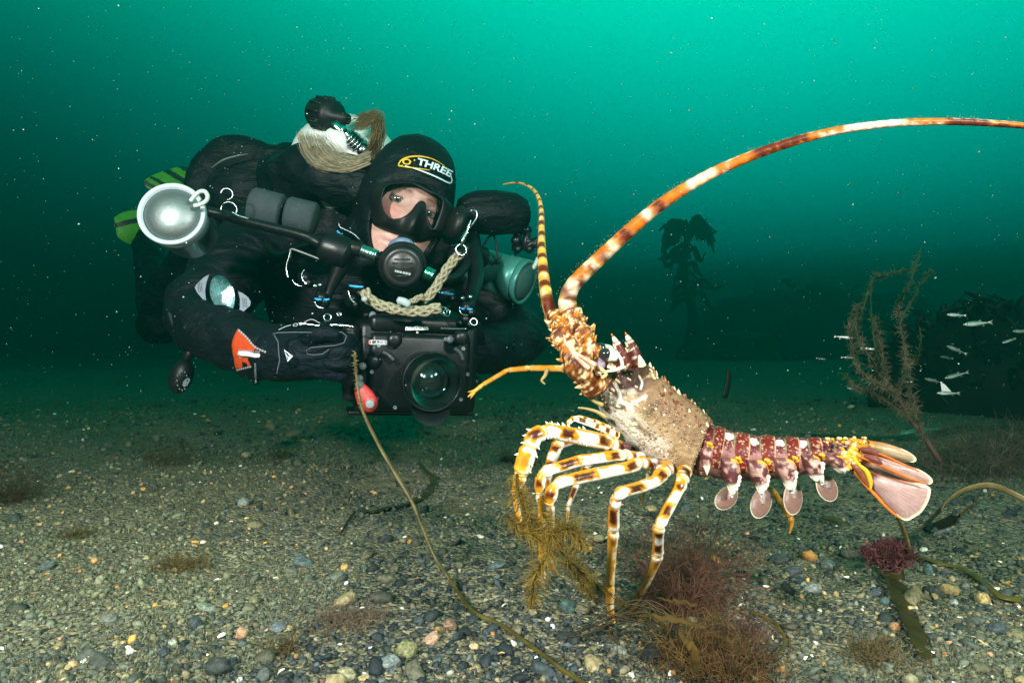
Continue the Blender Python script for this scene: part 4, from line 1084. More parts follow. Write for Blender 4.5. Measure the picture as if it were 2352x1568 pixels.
def make_face():
    mb = MB(); n1, n2 = 70, 120
    rr_, tt_ = np.meshgrid(np.linspace(0, 1.06, n1) ** 0.8, np.arange(n2) / n2 * 2 * math.pi, indexing='ij')
    ex, ey = opening(tt_.ravel()); x = ex * rr_.ravel(); y = -0.032 + (ey + 0.032) * rr_.ravel(); z = face_z(x, y)
    V = np.array(list(HE)) + np.stack([x, y, z], 1) @ HB.T
    nz_ = fbm(np.stack([x, y, z], 1), 70, 3, 3)
    col = lerp(np.array((0.47, 0.265, 0.215)), np.array((0.55, 0.335, 0.275)), nz_)
    for s in (-1, 1):
        col = lerp(col, np.array((0.52, 0.165, 0.13)), 0.75 * np.exp(-(((x - s * 0.040) / 0.022) ** 2 + ((y + 0.030) / 0.015) ** 2)))
        col = lerp(col, np.array((0.50, 0.36, 0.33)), 0.6 * np.exp(-(((x - s * 0.031) / 0.017) ** 2 + ((y - 0.004) / 0.010) ** 2)))
        br = np.exp(-(((y - 0.0205 + 0.10 * (np.abs(x - s * 0.028)) ** 1.15) / 0.0042) ** 2)) * sstep(0.010, 0.018, x * s) * sstep(0.056, 0.044, x * s)
        col = lerp(col, np.array((0.12, 0.065, 0.045)), br * 0.95 * (0.6 + 0.8 * fbm(np.stack([x * 3, y, z], 1), 300, 2, 5)))
        col = lerp(col, np.array((0.40, 0.22, 0.19)), 0.7 * np.exp(-(((y + 0.0115 + 0.08 * np.abs(x - s * .031)) / 0.0022) ** 2)) * sstep(0.012, 0.02, x * s) * sstep(0.052, 0.042, x * s))
    lip = np.maximum(np.exp(-((y + 0.072) / 0.0055) ** 2 - (x / 0.024) ** 4), np.exp(-((y + 0.085) / 0.0055) ** 2 - (x / 0.021) ** 4))
    col = lerp(col, np.array((0.62, 0.22, 0.22)), lip * 0.8)
    f = [(i * n2 + j, (i + 1) * n2 + j, (i + 1) * n2 + (j + 1) % n2, i * n2 + (j + 1) % n2) for i in range(n1 - 1) for j in range(n2)]
    mb.add(V, f, col)
    # back of the head and neck, under the hood
    v, ff = sphere_base(24, 16)
    w = np.array(list(HE)) + (v * np.array((0.066, 0.100, 0.080)) + np.array((0, 0.0, -0.100))) @ HB.T
    mb.add(w, ff, (0.58, 0.36, 0.30))
    tube(mb, [HL(0, -0.08, -0.10), HL(0, -0.17, -0.14), HL(-0.01, -0.24, -0.20)], (0.058, 0.056, 0.06), 16, (0.58, 0.36, 0.30))
    mb.build("head", skin_mat, person)
    for s in (-1, 1):
        mb = MB(); c = np.array((s * 0.0315, -0.001, face_z(np.array(s * 0.0315), np.array(0.0)) - 0.0058)); R = 0.0140
        v, ff = sphere_base(28, 20)
        look = np.array((-0.10, -0.12, 1.0)); look /= np.linalg.norm(look)
        dd = np.arccos(np.clip(v @ look, -1, 1))
        col = np.where((dd < 0.24)[:, None], np.array((0.008, 0.008, 0.009)), np.where((dd < 0.56)[:, None], np.array((0.075, 0.085, 0.078)), np.array((0.36, 0.31, 0.30))))
        mb.add(np.array(list(HE)) + (v * R + c) @ HB.T, ff, col)
        mb.build("eye", eye_mat, person)
        mb = MB()     # lids: two shells over the eyeball
        for lo, hi, tilt in ((0.22, 1.45, 1), (-1.45, -0.40, -1)):
            a = np.linspace(lo, hi, 8); b = np.linspace(-1.35, 1.35, 18)
            A, Bq = np.meshgrid(a, b, indexing='ij'); A = A - (0.16 * Bq ** 2 * (1 if tilt > 0 else -1) * (A == lo) if tilt > 0 else 0.16 * -Bq ** 2 * (A == hi))
            rr = R * 1.10
            q = np.stack([rr * np.cos(A) * np.sin(Bq), rr * np.sin(A), rr * np.cos(A) * np.cos(Bq)], -1).reshape(-1, 3) + c
            e = np.stack([(A - lo) / (hi - lo) if tilt > 0 else (hi - A) / (hi - lo)], -1).ravel()
            mb.add(np.array(list(HE)) + q @ HB.T, [(i * 18 + j, (i + 1) * 18 + j, (i + 1) * 18 + j + 1, i * 18 + j + 1) for i in range(7) for j in range(17)],
                   lerp(np.array((0.07, 0.04, 0.035)), np.array((0.46, 0.29, 0.25)), sstep(0.04, 0.22, e)))
        mb.build("eyelid", skin_mat, person)
make_face()

# --- hood
HC = np.array((0.0, 0.004, -0.098)); HR = np.array((0.088, 0.134, 0.112))
def hood_pt(th, ph):
    """th around the face axis (0 = wearer's left... image right), ph from the face axis"""
    up = np.sin(th); ry = np.where(up > 0, HR[1], HR[1] * 1.0)
    x = HR[0] * np.sin(ph) ** .8 * np.sign(np.cos(th)) * np.abs(np.cos(th)) ** .85; y = ry * np.sin(ph) * up; z = HR[2] * np.cos(ph)
    return np.stack([x, y, z], -1) + HC
def make_hood():
    mb = MB(); nt_, npz = 64, 40
    th = np.arange(nt_) / nt_ * 2 * math.pi
    V = []
    ox, oy = opening(th); rim_ = np.stack([ox, oy, face_z(ox, oy) + 0.004], 1)
    for i in range(npz):
        t = i / (npz - 1); ph = np.full(nt_, 0.92 + (math.pi - 0.02 - 0.92) * t)
        q = hood_pt(th, ph); q = (q - HC) * (1 + 0.03 * (fbm(q, 26, 3, 9) - 0.5) * 2 + 0.012)[:, None] + HC
        w = float(sstep(0, 0.16, t)); V.append(rim_ * (1 - w) + q * w + np.array((0, 0, 0.012 * math.sin(math.pi * min(1, t / .16)))))
    V = np.concatenate(V)
    # rolled rim round the face
    f = [(i * nt_ + j, (i + 1) * nt_ + j, (i + 1) * nt_ + (j + 1) % nt_, i * nt_ + (j + 1) % nt_) for i in range(npz - 1) for j in range(nt_)]
    f.append(tuple((npz - 1) * nt_ + j for j in range(nt_)))
    mb.add(np.array(list(HE)) + V @ HB.T, f, (0.01,) * 3)
    rim = np.array(list(HE)) + V[:nt_] @ HB.T
    tube(mb, np.vstack([rim, rim[:1]]), 0.0045, 8, (0.01,) * 3, caps=False)
    # neck and bib of the hood
    tube(mb, spl([HL(0, -0.055, -0.105), HL(-0.005, -0.13, -0.135), HL(-0.03, -0.20, -0.19), HL(-0.05, -0.25, -0.25)], 16), np.linspace(0.082, 0.125, 16), 32, (0.01,) * 3)
    mb.build("hood", suit_mat, person)
make_hood()
def hit_hood(u, v, lift=0.0015):
    r = HBi @ ray(u, v); o = HBi @ (CAMP - np.array(list(HE))) - HC; R = HR * 1.025 + lift
    a = ((r / R) ** 2).sum(); b = 2 * (o * r / R ** 2).sum(); c = ((o / R) ** 2).sum() - 1; D_ = b * b - 4 * a * c
    t = (-b - math.sqrt(max(D_, 0))) / (2 * a)
    return np.array(list(HE)) + HB @ (o + HC + r * t)

# --- lettering helper: text bent along an image path and laid on a surface
def lettering(text, p0, p1, hpx, hit, mat, parent, colour, sag=0.0, name="lettering", bold=0.0, shear=0.0, offx=0.0):
    cu = bpy.data.curves.new(name, 'FONT'); cu.body = text; cu.size = 1.0; cu.resolution_u = 3; cu.offset = bold; cu.shear = shear
    tmp = bpy.data.objects.new(name + "_outline", cu); S.collection.objects.link(tmp)
    dg = bpy.context.evaluated_depsgraph_get(); dg.update()
    me = bpy.data.meshes.new_from_object(tmp.evaluated_get(dg))
    v = np.array([list(q.co) for q in me.vertices]); f = [list(p.vertices) for p in me.polygons]
    bpy.data.objects.remove(tmp); bpy.data.meshes.remove(me); bpy.data.curves.remove(cu)
    w = v[:, 0].max() - v[:, 0].min(); v[:, 0] = (v[:, 0] - v[:, 0].min()) / w; v[:, 1] = v[:, 1] / 0.70
    p0 = np.array(p0, float); p1 = np.array(p1, float); d = p1 - p0; L = np.linalg.norm(d); d /= L; n = np.array((d[1], -d[0]))
    out = []
    for x, y, _ in v:
        base = p0 + d * L * x + n * (sag * 4 * x * (1 - x)); slope = sag * 4 * (1 - 2 * x) / L
        nn = n - d * slope; nn /= np.linalg.norm(nn)
        q = base + nn * hpx * y
        out.append(hit(q[0], q[1]))
    mb = MB(); mb.add(out, f, colour)
    return mb.build(name, mat, parent, smooth=False)
def stroke(pts, wpx, hit, colour, mb, n=40, seg=6):
    q = spl([(a, b, 0) for a, b in pts], n)[:, :2]; T = np.gradient(q, axis=0); T /= np.linalg.norm(T, axis=1)[:, None]; Nn = np.stack([T[:, 1], -T[:, 0]], 1)
    V = []; w = np.full(n, wpx) if np.isscalar(wpx) else np.interp(np.linspace(0, 1, n), np.linspace(0, 1, len(wpx)), wpx)
    for i in range(n):
        for s in (-1, 1): V.append(hit(*(q[i] + Nn[i] * w[i] * s / 2)))
    mb.add(V, [(2 * i, 2 * i + 1, 2 * i + 3, 2 * i + 2) for i in range(n - 1)], colour)
YEL = (0.62, 0.38, 0.02); PALE = (0.60, 0.72, 0.76)
mb = MB()
stroke([(915, 378), (922, 368), (938, 361), (962, 359), (990, 364), (1012, 375), (1024, 385)], [3, 3.5, 3.5, 3, 2, 1.5, 1], hit_hood, YEL, mb)
stroke([(1024, 385), (1033, 399), (1038, 412), (1036, 420), (1028, 419), (1008, 409), (985, 399), (955, 388), (930, 381)], [1, 2, 3, 3, 3, 3, 2.5, 2, 2], hit_hood, PALE, mb)
stroke([(916, 382), (935, 384), (960, 387), (988, 391)], [1, 2.5, 2.5, 1], hit_hood, YEL, mb)
stroke([(915, 378), (918, 381), (926, 380)], [3, 3, 2], hit_hood, YEL, mb, 10)
mb.build("hood_emblem", ink_mat, person, smooth=False)
lettering("O", (923, 377), (944, 379), 13, hit_hood, ink_mat, person, YEL, 0, bold=0.03)
lettering("'", (948, 375), (951, 376), 9, hit_hood, ink_mat, person, YEL, 0, bold=0.02)
lettering("THREE", (957, 377.5), (1034, 407), 15, hit_hood, ink_mat, person, PALE, 3.0, bold=0.03)

# --- mask
ZM = 0.020
MO = HL(0, 0, ZM); MN = HB[:, 2]
def mloc(u, v, z=ZM):
    q = hit_plane(u, v, HL(0, 0, z), MN); return (HBi @ (q - np.array(list(HE))))[:2]
z2 = lambda x, y: (746.5 + x * .2442, 201 + y * .2442)
win = [z2(*q) for q in ((700, 903), (620, 912), (565, 950), (545, 1040), (550, 1120), (585, 1195), (640, 1230), (710, 1228), (775, 1200), (830, 1150), (872, 1095), (908, 1066), (942, 1075), (957, 1110), (960, 1200), (968, 1290), (998, 1338), (1035, 1318), (1068, 1240), (1095, 1170), (1112, 1110), (1108, 1052), (1050, 1010), (960, 975), (890, 935), (830, 905), (770, 896))]
outl = [z2(*q) for q in ((690, 872), (590, 885), (520, 925), (482, 1000), (470, 1090), (485, 1200), (500, 1290), (560, 1330), (660, 1370), (760, 1405), (860, 1440), (930, 1452), (985, 1440), (1060, 1420), (1150, 1395), (1230, 1360), (1280, 1290), (1290, 1210), (1270, 1130), (1220, 1075), (1150, 1030), (1080, 985), (1000, 945), (920, 905), (850, 878), (800, 868), (745, 866))]
def make_mask():
    n = 108
    W_ = spl([(*mloc(*q), 0) for q in win + win[:1]], n + 1)[:n, :2]; O_ = spl([(*mloc(*q), 0) for q in outl + outl[:1]], n + 1)[:n, :2]
    mb = MB(); rings = 9; V = []
    def zz(p, f):
        x, y = p[:, 0], p[:, 1]
        z = ZM - 0.004 - 0.020 * (np.abs(x) / 0.075) ** 2 * f - 0.014 * f ** 4
        z = z + 0.020 * np.exp(-((x + 0.000) / 0.0125) ** 2) * sstep(0.012, -0.040, y) * sstep(-0.075, -0.050, y)
        return z
    # inner skirt wall, front rim, then the outer skirt
    back = W_ * 1.03; V.append(np.stack([back[:, 0], back[:, 1], np.maximum(np.minimum(face_z(back[:, 0], back[:, 1]) + 0.002, ZM - 0.008), ZM - 0.010)], 1))
    for r in range(rings + 1):
        f = r / rings; p = W_ + (O_ - W_) * f; V.append(np.stack([p[:, 0], p[:, 1], zz(p, f)], 1))
    for kz, ex in ((0.010, 1.0), (0.024, 0.98)):
        p = O_ * ex; V.append(np.stack([p[:, 0], p[:, 1], zz(O_, 1.0) - kz], 1))
    R_ = len(V); V = np.concatenate(V)
    F = [(i * n + j, (i + 1) * n + j, (i + 1) * n + (j + 1) % n, i * n + (j + 1) % n) for i in range(R_ - 1) for j in range(n)]
    mb.add(np.array(list(HE)) + V @ HB.T, F, (0.012,) * 3)
    # rounded black frame bulging at the far temple
    ball(mb, P(1049, 512, 1.215), (0.0175, 0.032, 0.028), (0.012,) * 3, HB, 24, 16)
    # strap round the hood
    strap = [HL(HC[0] + 0.088 * math.cos(a), 0.012 + 0.010 * math.sin(a), HC[2] + 0.118 * math.sin(a)) for a in np.linspace(-0.25, -math.pi + 0.25, 30)]
    tube(mb, strap, 0.004, 8, (0.012,) * 3, up=tuple(HB[:, 1]))
    mask = mb.build("dive_mask", rubber_mat, person)
    mb = MB(); cz = W_.mean(0)
    G_ = np.vstack([W_ * 1.01, cz]); mb.add(np.array(list(HE)) + np.concatenate([G_, np.full((n + 1, 1), ZM - 0.0055)], 1) @ HB.T, [(j, (j + 1) % n, n) for j in range(n)], (1, 1, 1))
    ORIGIN[mask.name] = ORIGIN[person.name]
    g_ = mb.build("mask_lens", pane_mat, mask, smooth=False)
make_mask()

# --- drysuit: one continuous garment
def remesh(o, voxel, smooth=6, factor=0.6):
    m = o.modifiers.new("skin", 'REMESH'); m.mode = 'VOXEL'; m.voxel_size = voxel; m.use_smooth_shade = True
    if smooth:
        s = o.modifiers.new("relax", 'SMOOTH'); s.iterations = smooth; s.factor = factor
def folds(o, strength, size, seed):
    tx = bpy.data.textures.new("suit_folds", 'CLOUDS'); tx.noise_scale = size; tx.noise_depth = 2
    d = o.modifiers.new("folds", 'DISPLACE'); d.texture = tx; d.strength = strength; d.mid_level = 0.5; d.texture_coords = 'LOCAL'
def limb(mb, rows, n=24, seg=20):
    q = spl([(*list(P(u, v, d)), r) for u, v, d, r in rows], n); tube(mb, q[:, :3], q[:, 3], seg)
    for u, v, d, r in rows: ball(mb, P(u, v, d), r * 0.98, su=18, sv=12)
mb = MB()
limb(mb, [(905, 610, 1.42, .105), (830, 545, 1.50, .150), (700, 500, 1.66, .165), (585, 500, 1.86, .160), (500, 520, 2.05, .145)])
limb(mb, [(760, 520, 1.46, .105), (640, 540, 1.40, .092), (545, 620, 1.31, .080), (462, 712, 1.22, .064), (486, 752, 1.15, .056), (560, 790, 1.09, .050), (650, 815, 1.03, .043)])
limb(mb, [(985, 590, 1.46, .085), (1075, 650, 1.46, .072), (1172, 742, 1.44, .060), (1192, 778, 1.38, .055), (1150, 800, 1.28, .048), (1100, 802, 1.20, .042)])
limb(mb, [(530, 545, 2.12, .125), (455, 620, 2.15, .10), (382, 690, 2.2, .078), (368, 748, 2.25, .068), (350, 640, 2.4, .056), (335, 545, 2.6, .05)])
limb(mb, [(560, 520, 2.06, .125), (500, 560, 2.2, .10), (450, 560, 2.3, .08), (420, 470, 2.45, .055)])
limb(mb, [(560, 470, 1.62, .105), (600, 430, 1.60, .090), (690, 420, 1.60, .095)])
limb(mb, [(640, 404, 1.40, .050), (715, 398, 1.31, .052), (790, 412, 1.29, .054), (860, 440, 1.30, .055)])
suit = mb.build("drysuit", suit_mat, person)
remesh(suit, 0.010); folds(suit, 0.024, 0.055, 1)
# buoyancy wing arching over the shoulder
mb = MB()
q = spl([(*list(P(u, v, 1.50)), PX(r, 1.5)) for u, v, r in ((452, 480, 20), (452, 425, 30), (478, 378, 35), (520, 350, 37), (570, 350, 36), (625, 364, 34), (680, 372, 40), (740, 372, 40), (800, 370, 36))], 40)
tube(mb, q[:, :3], q[:, 3], 18)
ball(mb, P(560, 440, 1.53), (.10, .07, .085), None if False else (0.01,) * 3, su=24, sv=16)
wing = mb.build("buoyancy_wing", suit_mat, person); remesh(wing, 0.01, 4); folds(wing, 0.010, 0.05, 2)
mb = MB(); tube(mb, spl([P(485, 386, 1.435), P(512, 368, 1.43), P(545, 358, 1.43), P(570, 354, 1.435)], 20), 0.0022 * np.sin(np.linspace(.3, 2.85, 20)), 8, (0.10, 0.14, 0.13)); mb.build("wing_highlight", paint_mat, person)  # pale tube standing in for the highlight along the wing

# --- gloves
def glove(palm, wrist, fingers, thumb, r0):
    mb = MB(); limb(mb, [wrist, palm], 10, 16)
    u, v, d, r = palm; ball(mb, P(u, v, d), (r * 1.25, r * 0.75, r * 1.0), su=18, sv=12)
    for fpts in fingers + [thumb]:
        q = spl([(*list(P(a, b, c)), e) for a, b, c, e in fpts], 16); tube(mb, q[:, :3], q[:, 3], 12)
        for a, b, c, e in fpts: ball(mb, P(a, b, c), e, su=12, sv=8)
    return mb
gl = glove((712, 812, 1.00, .040), (640, 815, 1.03, .042),
           [[(735, 785, .985, .0125), (775, 778, .975, .0115), (806, 782, .985, .0105), (816, 796, 1.01, .0095)],
            [(742, 808, .975, .0125), (780, 806, .965, .0115), (808, 812, .98, .0105), (816, 824, 1.01, .0095)],
            [(740, 832, .975, .0122), (778, 834, .968, .0112), (804, 840, .985, .0102), (812, 850, 1.01, .009)],
            [(732, 852, .985, .0115), (764, 860, .98, .0102), (788, 866, .99, .0092), (796, 874, 1.01, .0082)]],
           [(690, 786, .985, .0135), (718, 772, .962, .0125), (748, 766, .955, .0115), (770, 770, .955, .010)], .04)
o = gl.build("glove", glove_mat, person); remesh(o, 0.0035, 3, 0.5)
gl = glove((1092, 800, 1.19, .036), (1130, 802, 1.24, .040),
           [[(1080, 770, 1.165, .012), (1066, 762, 1.14, .011), (1056, 772, 1.12, .010)], [(1078, 792, 1.16, .012), (1062, 788, 1.13, .011), (1054, 796, 1.11, .010)],
            [(1080, 814, 1.16, .0115), (1064, 812, 1.13, .0105), (1056, 820, 1.115, .0095)], [(1084, 834, 1.165, .0105), (1070, 834, 1.14, .0095), (1062, 842, 1.125, .0085)]],
           [(1098, 776, 1.16, .013), (1092, 752, 1.14, .012), (1080, 742, 1.13, .0105)], .036)
o = gl.build("glove", glove_mat, person); remesh(o, 0.004, 3, 0.5)
# pale seams and emblem of the glove
seam_hit = lambda u, v: hit_plane(u, v, P(712, 812, .948), (0.10, -1, 0.03))
z3 = lambda x, y: (287.1 + x * .2442, 545.5 + y * .2442)
mb = MB(); SE = (0.045, 0.055, 0.062)
tube(mb, [seam_hit(*z3(*q)) for q in ((1390, 905), (1440, 895), (1600, 890), (1780, 893), (1950, 885), (2040, 890), (2085, 925), (2060, 990), (1980, 1015), (1850, 1025), (1750, 1035), (1705, 1060), (1715, 1095), (1770, 1105), (1860, 1095), (1920, 1050))], 0.0009, 6, SE)
tube(mb, [seam_hit(*z3(*q)) for q in ((1400, 910), (1440, 980), (1445, 1060), (1455, 1160), (1435, 1240), (1430, 1280))], 0.0009, 6, SE)
mb.build("glove_seam", ink_mat, person)
mb = MB()
tri = [z3(*q) for q in ((1495, 1050), (1580, 1115), (1530, 1168))]; tr2 = [z3(*q) for q in ((1506, 1070), (1566, 1115), (1528, 1150))]
for a in range(3):
    b = (a + 1) % 3; mb.add([seam_hit(*tri[a]), seam_hit(*tri[b]), seam_hit(*tr2[b]), seam_hit(*tr2[a])], [(0, 1, 2, 3)], (0.42, 0.48, 0.5))
stroke([z3(1536, 1098), z3(1552, 1112), z3(1548, 1126), z3(1528, 1120)], 1.8, seam_hit, (0.45, 0.5, 0.52), mb, 12)
stroke([z3(1508, 1085), z3(1540, 1140)], 1.6, seam_hit, (0.45, 0.5, 0.52), mb, 6)
mb.build("glove_emblem", ink_mat, person, smooth=False)

# --- badge on the upper arm: mirror-bright oval between two grey corners
ba_hit = lambda u, v, l=0.0: hit_plane(u, v, P(512, 680, 1.125 - l), (-0.08, -1, 0.10))
def poly_on(mb, outline, hit, col, thick=0.002, smooth_n=0):
    o_ = outline if not smooth_n else [tuple(q[:2]) for q in spl([(a, b, 0) for a, b in outline + outline[:1]], smooth_n + 1)[:smooth_n]]
    f = np.array([hit(*q) for q in o_]); n = len(o_); c = f.mean(0); back = f + np.array((0, thick, 0))
    V = np.vstack([f, back, c]); F = [(j, (j + 1) % n, 2 * n) for j in range(n)] + [(j, n + j, n + (j + 1) % n, (j + 1) % n) for j in range(n)]
    mb.add(V, F, col)
for o_, (cx, cy) in ((((655, 470), (672, 440), (740, 375), (792, 345), (765, 420), (752, 500), (758, 570), (772, 625), (740, 590), (680, 520)), (705, 465)),
                     (((1062, 503), (1110, 525), (1160, 565), (1182, 605), (1175, 640), (1120, 690), (1066, 736), (1080, 660), (1082, 580)), (1125, 612))):
    mb = MB(); poly_on(mb, [z3(*q) for q in o_], lambda u, v: ba_hit(u, v, .001), (0.16, 0.20, 0.24))
    for k in (-1, 0, 1):
        stroke([z3(cx + k * 16 - 6, cy - 46), z3(cx + k * 16 + 6, cy + 46)], 1.4, lambda u, v: ba_hit(u, v, .0016), (0.04, 0.05, 0.06), mb, 6)
    mb.build("badge_corner", ink_mat, person, smooth=False)
def badge_oval():
    mb = MB(); cx, cy = z3(915, 528); rot = math.radians(-17); n = 60; V = []; C = []; rings = 14
    for r in range(rings + 1):
        for j in range(n):
            a = 2 * math.pi * j / n; x, y = 27.5 * r / rings * math.cos(a), 46 * r / rings * math.sin(a)
            u, v = cx + x * math.cos(rot) - y * math.sin(rot), cy + x * math.sin(rot) + y * math.cos(rot)
            p = ba_hit(u, v, .004 + 0.003 * (1 - (r / rings) ** 2)); V.append(p + np.array((0, 0.004 * (vnoise(p[None], 70, 2)[0] - .5), 0)))
            hx = abs(math.sin(x * 0.55) * math.sin((x * 0.5 + y * 0.87) * 0.55) * math.sin((x * 0.5 - y * 0.87) * .55))
            C.append(lerp(np.array((0.14, 0.34, 0.38)), np.array((0.30, 0.52, 0.54)), float(sstep(0.08, 0.3, hx))) if r < rings else np.array((0.02, 0.03, 0.035)))
    mb.add(V, [(r * n + j, r * n + (j + 1) % n, (r + 1) * n + (j + 1) % n, (r + 1) * n + j) for r in range(rings) for j in range(n)], C)
    m = vmat("reflective_badge_foil", 0.22, 0.5, 120, 0.25, 120, 0.5, metallic=0.65)
    mb.build("badge", m, person)
badge_oval()
txt_hit = lambda u, v: ba_hit(u, v, .002)
mb = MB()
stroke([(479, 713), (492, 712), (506, 717), (520, 722)], 2.2, txt_hit, (0.40, 0.55, 0.58), mb, 10); mb.build("lettering", ink_mat, person, smooth=False); mb = MB(); stroke([(482, 722), (494, 731), (508, 733)], 1.6, txt_hit, (0.22, 0.30, 0.32), mb, 10); mb.build("lettering", ink_mat, person, smooth=False); mb = MB()
for x in (484, 490, 496, 503, 510): stroke([(x, 712), (x + 3, 724)], 1.8, txt_hit, (0.40, 0.55, 0.58), mb, 4)
mb.build("lettering", ink_mat, person, smooth=False)

# --- orange cuff flap with zip
def arm_hit(u, v, lift=0.0):
    # forearm cylinder in front view
    vc = 770 + (u - 500) * 0.36; d0 = 1.118 - (u - 500) * 0.00058; r = 0.056 - (u - 500) * 0.00007
    off = min(abs(v - vc) * K * d0, r * 0.98); d = d0 - math.sqrt(r * r - off * off) * 0.9 - 0.024 - lift
    return np.array(list(P(u, v, d)))
mb = MB(); orange_o = [z3(*q) for q in ((1060, 860), (1110, 905), (1160, 955), (1205, 1012), (1262, 1050), (1325, 1076), (1300, 1098), (1242, 1128), (1208, 1160), (1190, 1210), (1120, 1226), (1050, 1246), (1022, 1140), (1004, 1030), (1010, 970), (1032, 910))]
def flap(mb, outline, lift, col, rings=6, rnd=0):
    o_ = np.array([tuple(q[:2]) for q in spl([(a, b, 0) for a, b in outline + outline[:1]], 61)[:60]]); c = o_.mean(0); V = []
    for r in range(rings + 1):
        for j in range(60): q = c + (o_[j] - c) * r / rings; V.append(arm_hit(q[0], q[1], lift))
    for j in range(60): V.append(arm_hit(o_[j][0], o_[j][1], lift) + np.array((0, .004, 0)))
    mb.add(V, [(r * 60 + j, r * 60 + (j + 1) % 60, (r + 1) * 60 + (j + 1) % 60, (r + 1) * 60 + j) for r in range(rings + 1) for j in range(60)], col)
flap(mb, orange_o, 0.001, (0.50, 0.055, 0.010))
fl = mb.build("cuff_flap", vmat("orange_webbing", 0.7, 0.5, 400, 0.12, 150, 0.25), person)
mb = MB(); ah = lambda u, v: arm_hit(u, v, .0025)
zp = spl([(*z3(*q), 0) for q in ((1060, 862), (1110, 905), (1160, 955), (1205, 1012), (1262, 1050), (1325, 1076))], 27)
for i in range(26):
    stroke([tuple(zp[i, :2]), tuple(zp[i + 1, :2])], 4.2, ah, (0.34, 0.36, 0.37) if i % 2 else (0.13, 0.14, 0.15), mb, 3)
mb.build("zip", ink_mat, person, smooth=False); mb = MB()
zp = spl([(*z3(*q), 0) for q in ((1190, 1212), (1120, 1228), (1048, 1248))], 15)
for i in range(14): stroke([tuple(zp[i, :2]), tuple(zp[i + 1, :2])], 4, ah, (0.34, 0.36, 0.37) if i % 2 else (0.13, 0.14, 0.15), mb, 3)
mb.build("zip", ink_mat, person, smooth=False)
mb = MB()
tube(mb, [ah(*z3(*q)) + np.array((0, -.002, 0)) for q in ((1075, 1088), (1110, 1092), (1160, 1094), (1220, 1108), (1268, 1108))], [.0036, .0042, .0038, .0034, .003], 10, (0.78, 0.78, 0.76), up=(0, -1, 0), flat=.5)
mb.build("zip_pull", paint_mat, person)
lettering("WATERPROOF", z3(1272, 1066), z3(1068, 1048), 4.6, lambda u, v: arm_hit(u, v, .003), ink_mat, person, (0.34, 0.30, 0.30), 0, bold=0.01)
mb = MB(); flap(mb, [z3(*q) for q in ((1210, 1160), (1265, 1140), (1262, 1240), (1250, 1375), (1200, 1370), (1204, 1260))], 0.004, (0.012, 0.012, 0.014)); mb.build("cuff_tab", glove_mat, person)
lettering("WATERPROOF", z3(1240, 1366), z3(1232, 1180), 4.2, lambda u, v: arm_hit(u, v, .0075), ink_mat, person, (0.30, 0.30, 0.36), 0, bold=0.01)

# --- fins far behind
def fin(outline, d, axis, bands, seed):
    mb = MB(); ax = np.array(axis, float); ax /= np.linalg.norm(ax); pn = np.array((-ax[1], ax[0])); c0 = np.array(outline).mean(0)
    def c(q, f, j):
        t = np.dot(q - c0, pn)
        return np.array((0.10, 0.42, 0.02)) if any(a < t < b for a, b in bands) else np.array((0.012, 0.016, 0.016))
    fan_poly(mb, outline, lambda u, v: d + (u - outline[0][0]) * .001, c, 0.01, 0.006, 24)
    mb.build("fin", paint_mat, person)
fin([(329, 416), (352, 402), (380, 392), (412, 383), (430, 386), (462, 408), (470, 440), (440, 470), (395, 470), (350, 450)], 2.35, (0.86, 0.5), [(-36, -22), (-10, 10), (18, 27), (36, 40), (-60, -48)], 1)
fin([(262, 500), (285, 487), (320, 482), (345, 486), (350, 520), (335, 552), (300, 560), (272, 545), (266, 522)], 2.5, (0.96, -0.2), [(-60, -12), (0, 60)], 2)

# --- hair escaping from the hood
def hair():
    g = np.random.default_rng(8); mb = MB()
    for i in range(330):
        a = g.random() ** 1.3
        o_ = np.array([(846, 376), (795, 394), (735, 386), (698, 352), (684, 308)]); n_ = np.array([(846, 350), (815, 362), (785, 352), (765, 332), (752, 316)])
        w_ = o_ * (1 - a) + n_ * a + np.cumsum(g.normal(0, 2.6, (5, 2)), 0); dd = 1.245 - .006 * np.arange(5) + g.normal(0, .006)
        sh = g.random(); col = lerp(np.array((0.17, 0.135, 0.075)), np.array((0.50, 0.43, 0.28)), sh)
        tube(mb, spl([P(*w_[q], dd[q]) for q in range(5)], 18), np.linspace(.0005, .0002, 18), 3, col, caps=False)
    for i in range(380):
        r_ = (856 + g.normal(0, 8), 352 + g.normal(0, 12), 1.33); k = g.random()
        m1 = (868 + g.normal(0, 7), 312 + g.normal(0, 8), 1.32 + g.normal(0, .01)); m2 = (850 + 22 * k + g.normal(0, 5), 268 + g.normal(0, 6), 1.315); e = (812 + 34 * k + g.normal(0, 7), 262 + 40 * g.random(), 1.30)
        col = lerp(np.array((0.07, 0.055, 0.020)), np.array((0.18, 0.125, 0.05)), g.random())
        tube(mb, spl([P(*r_), P(*m1), P(*m2), P(*e)], 14), np.linspace(.0007, .0003, 14), 3, col, caps=False)
    mb.build("hair", hair_mat, person)
hair()

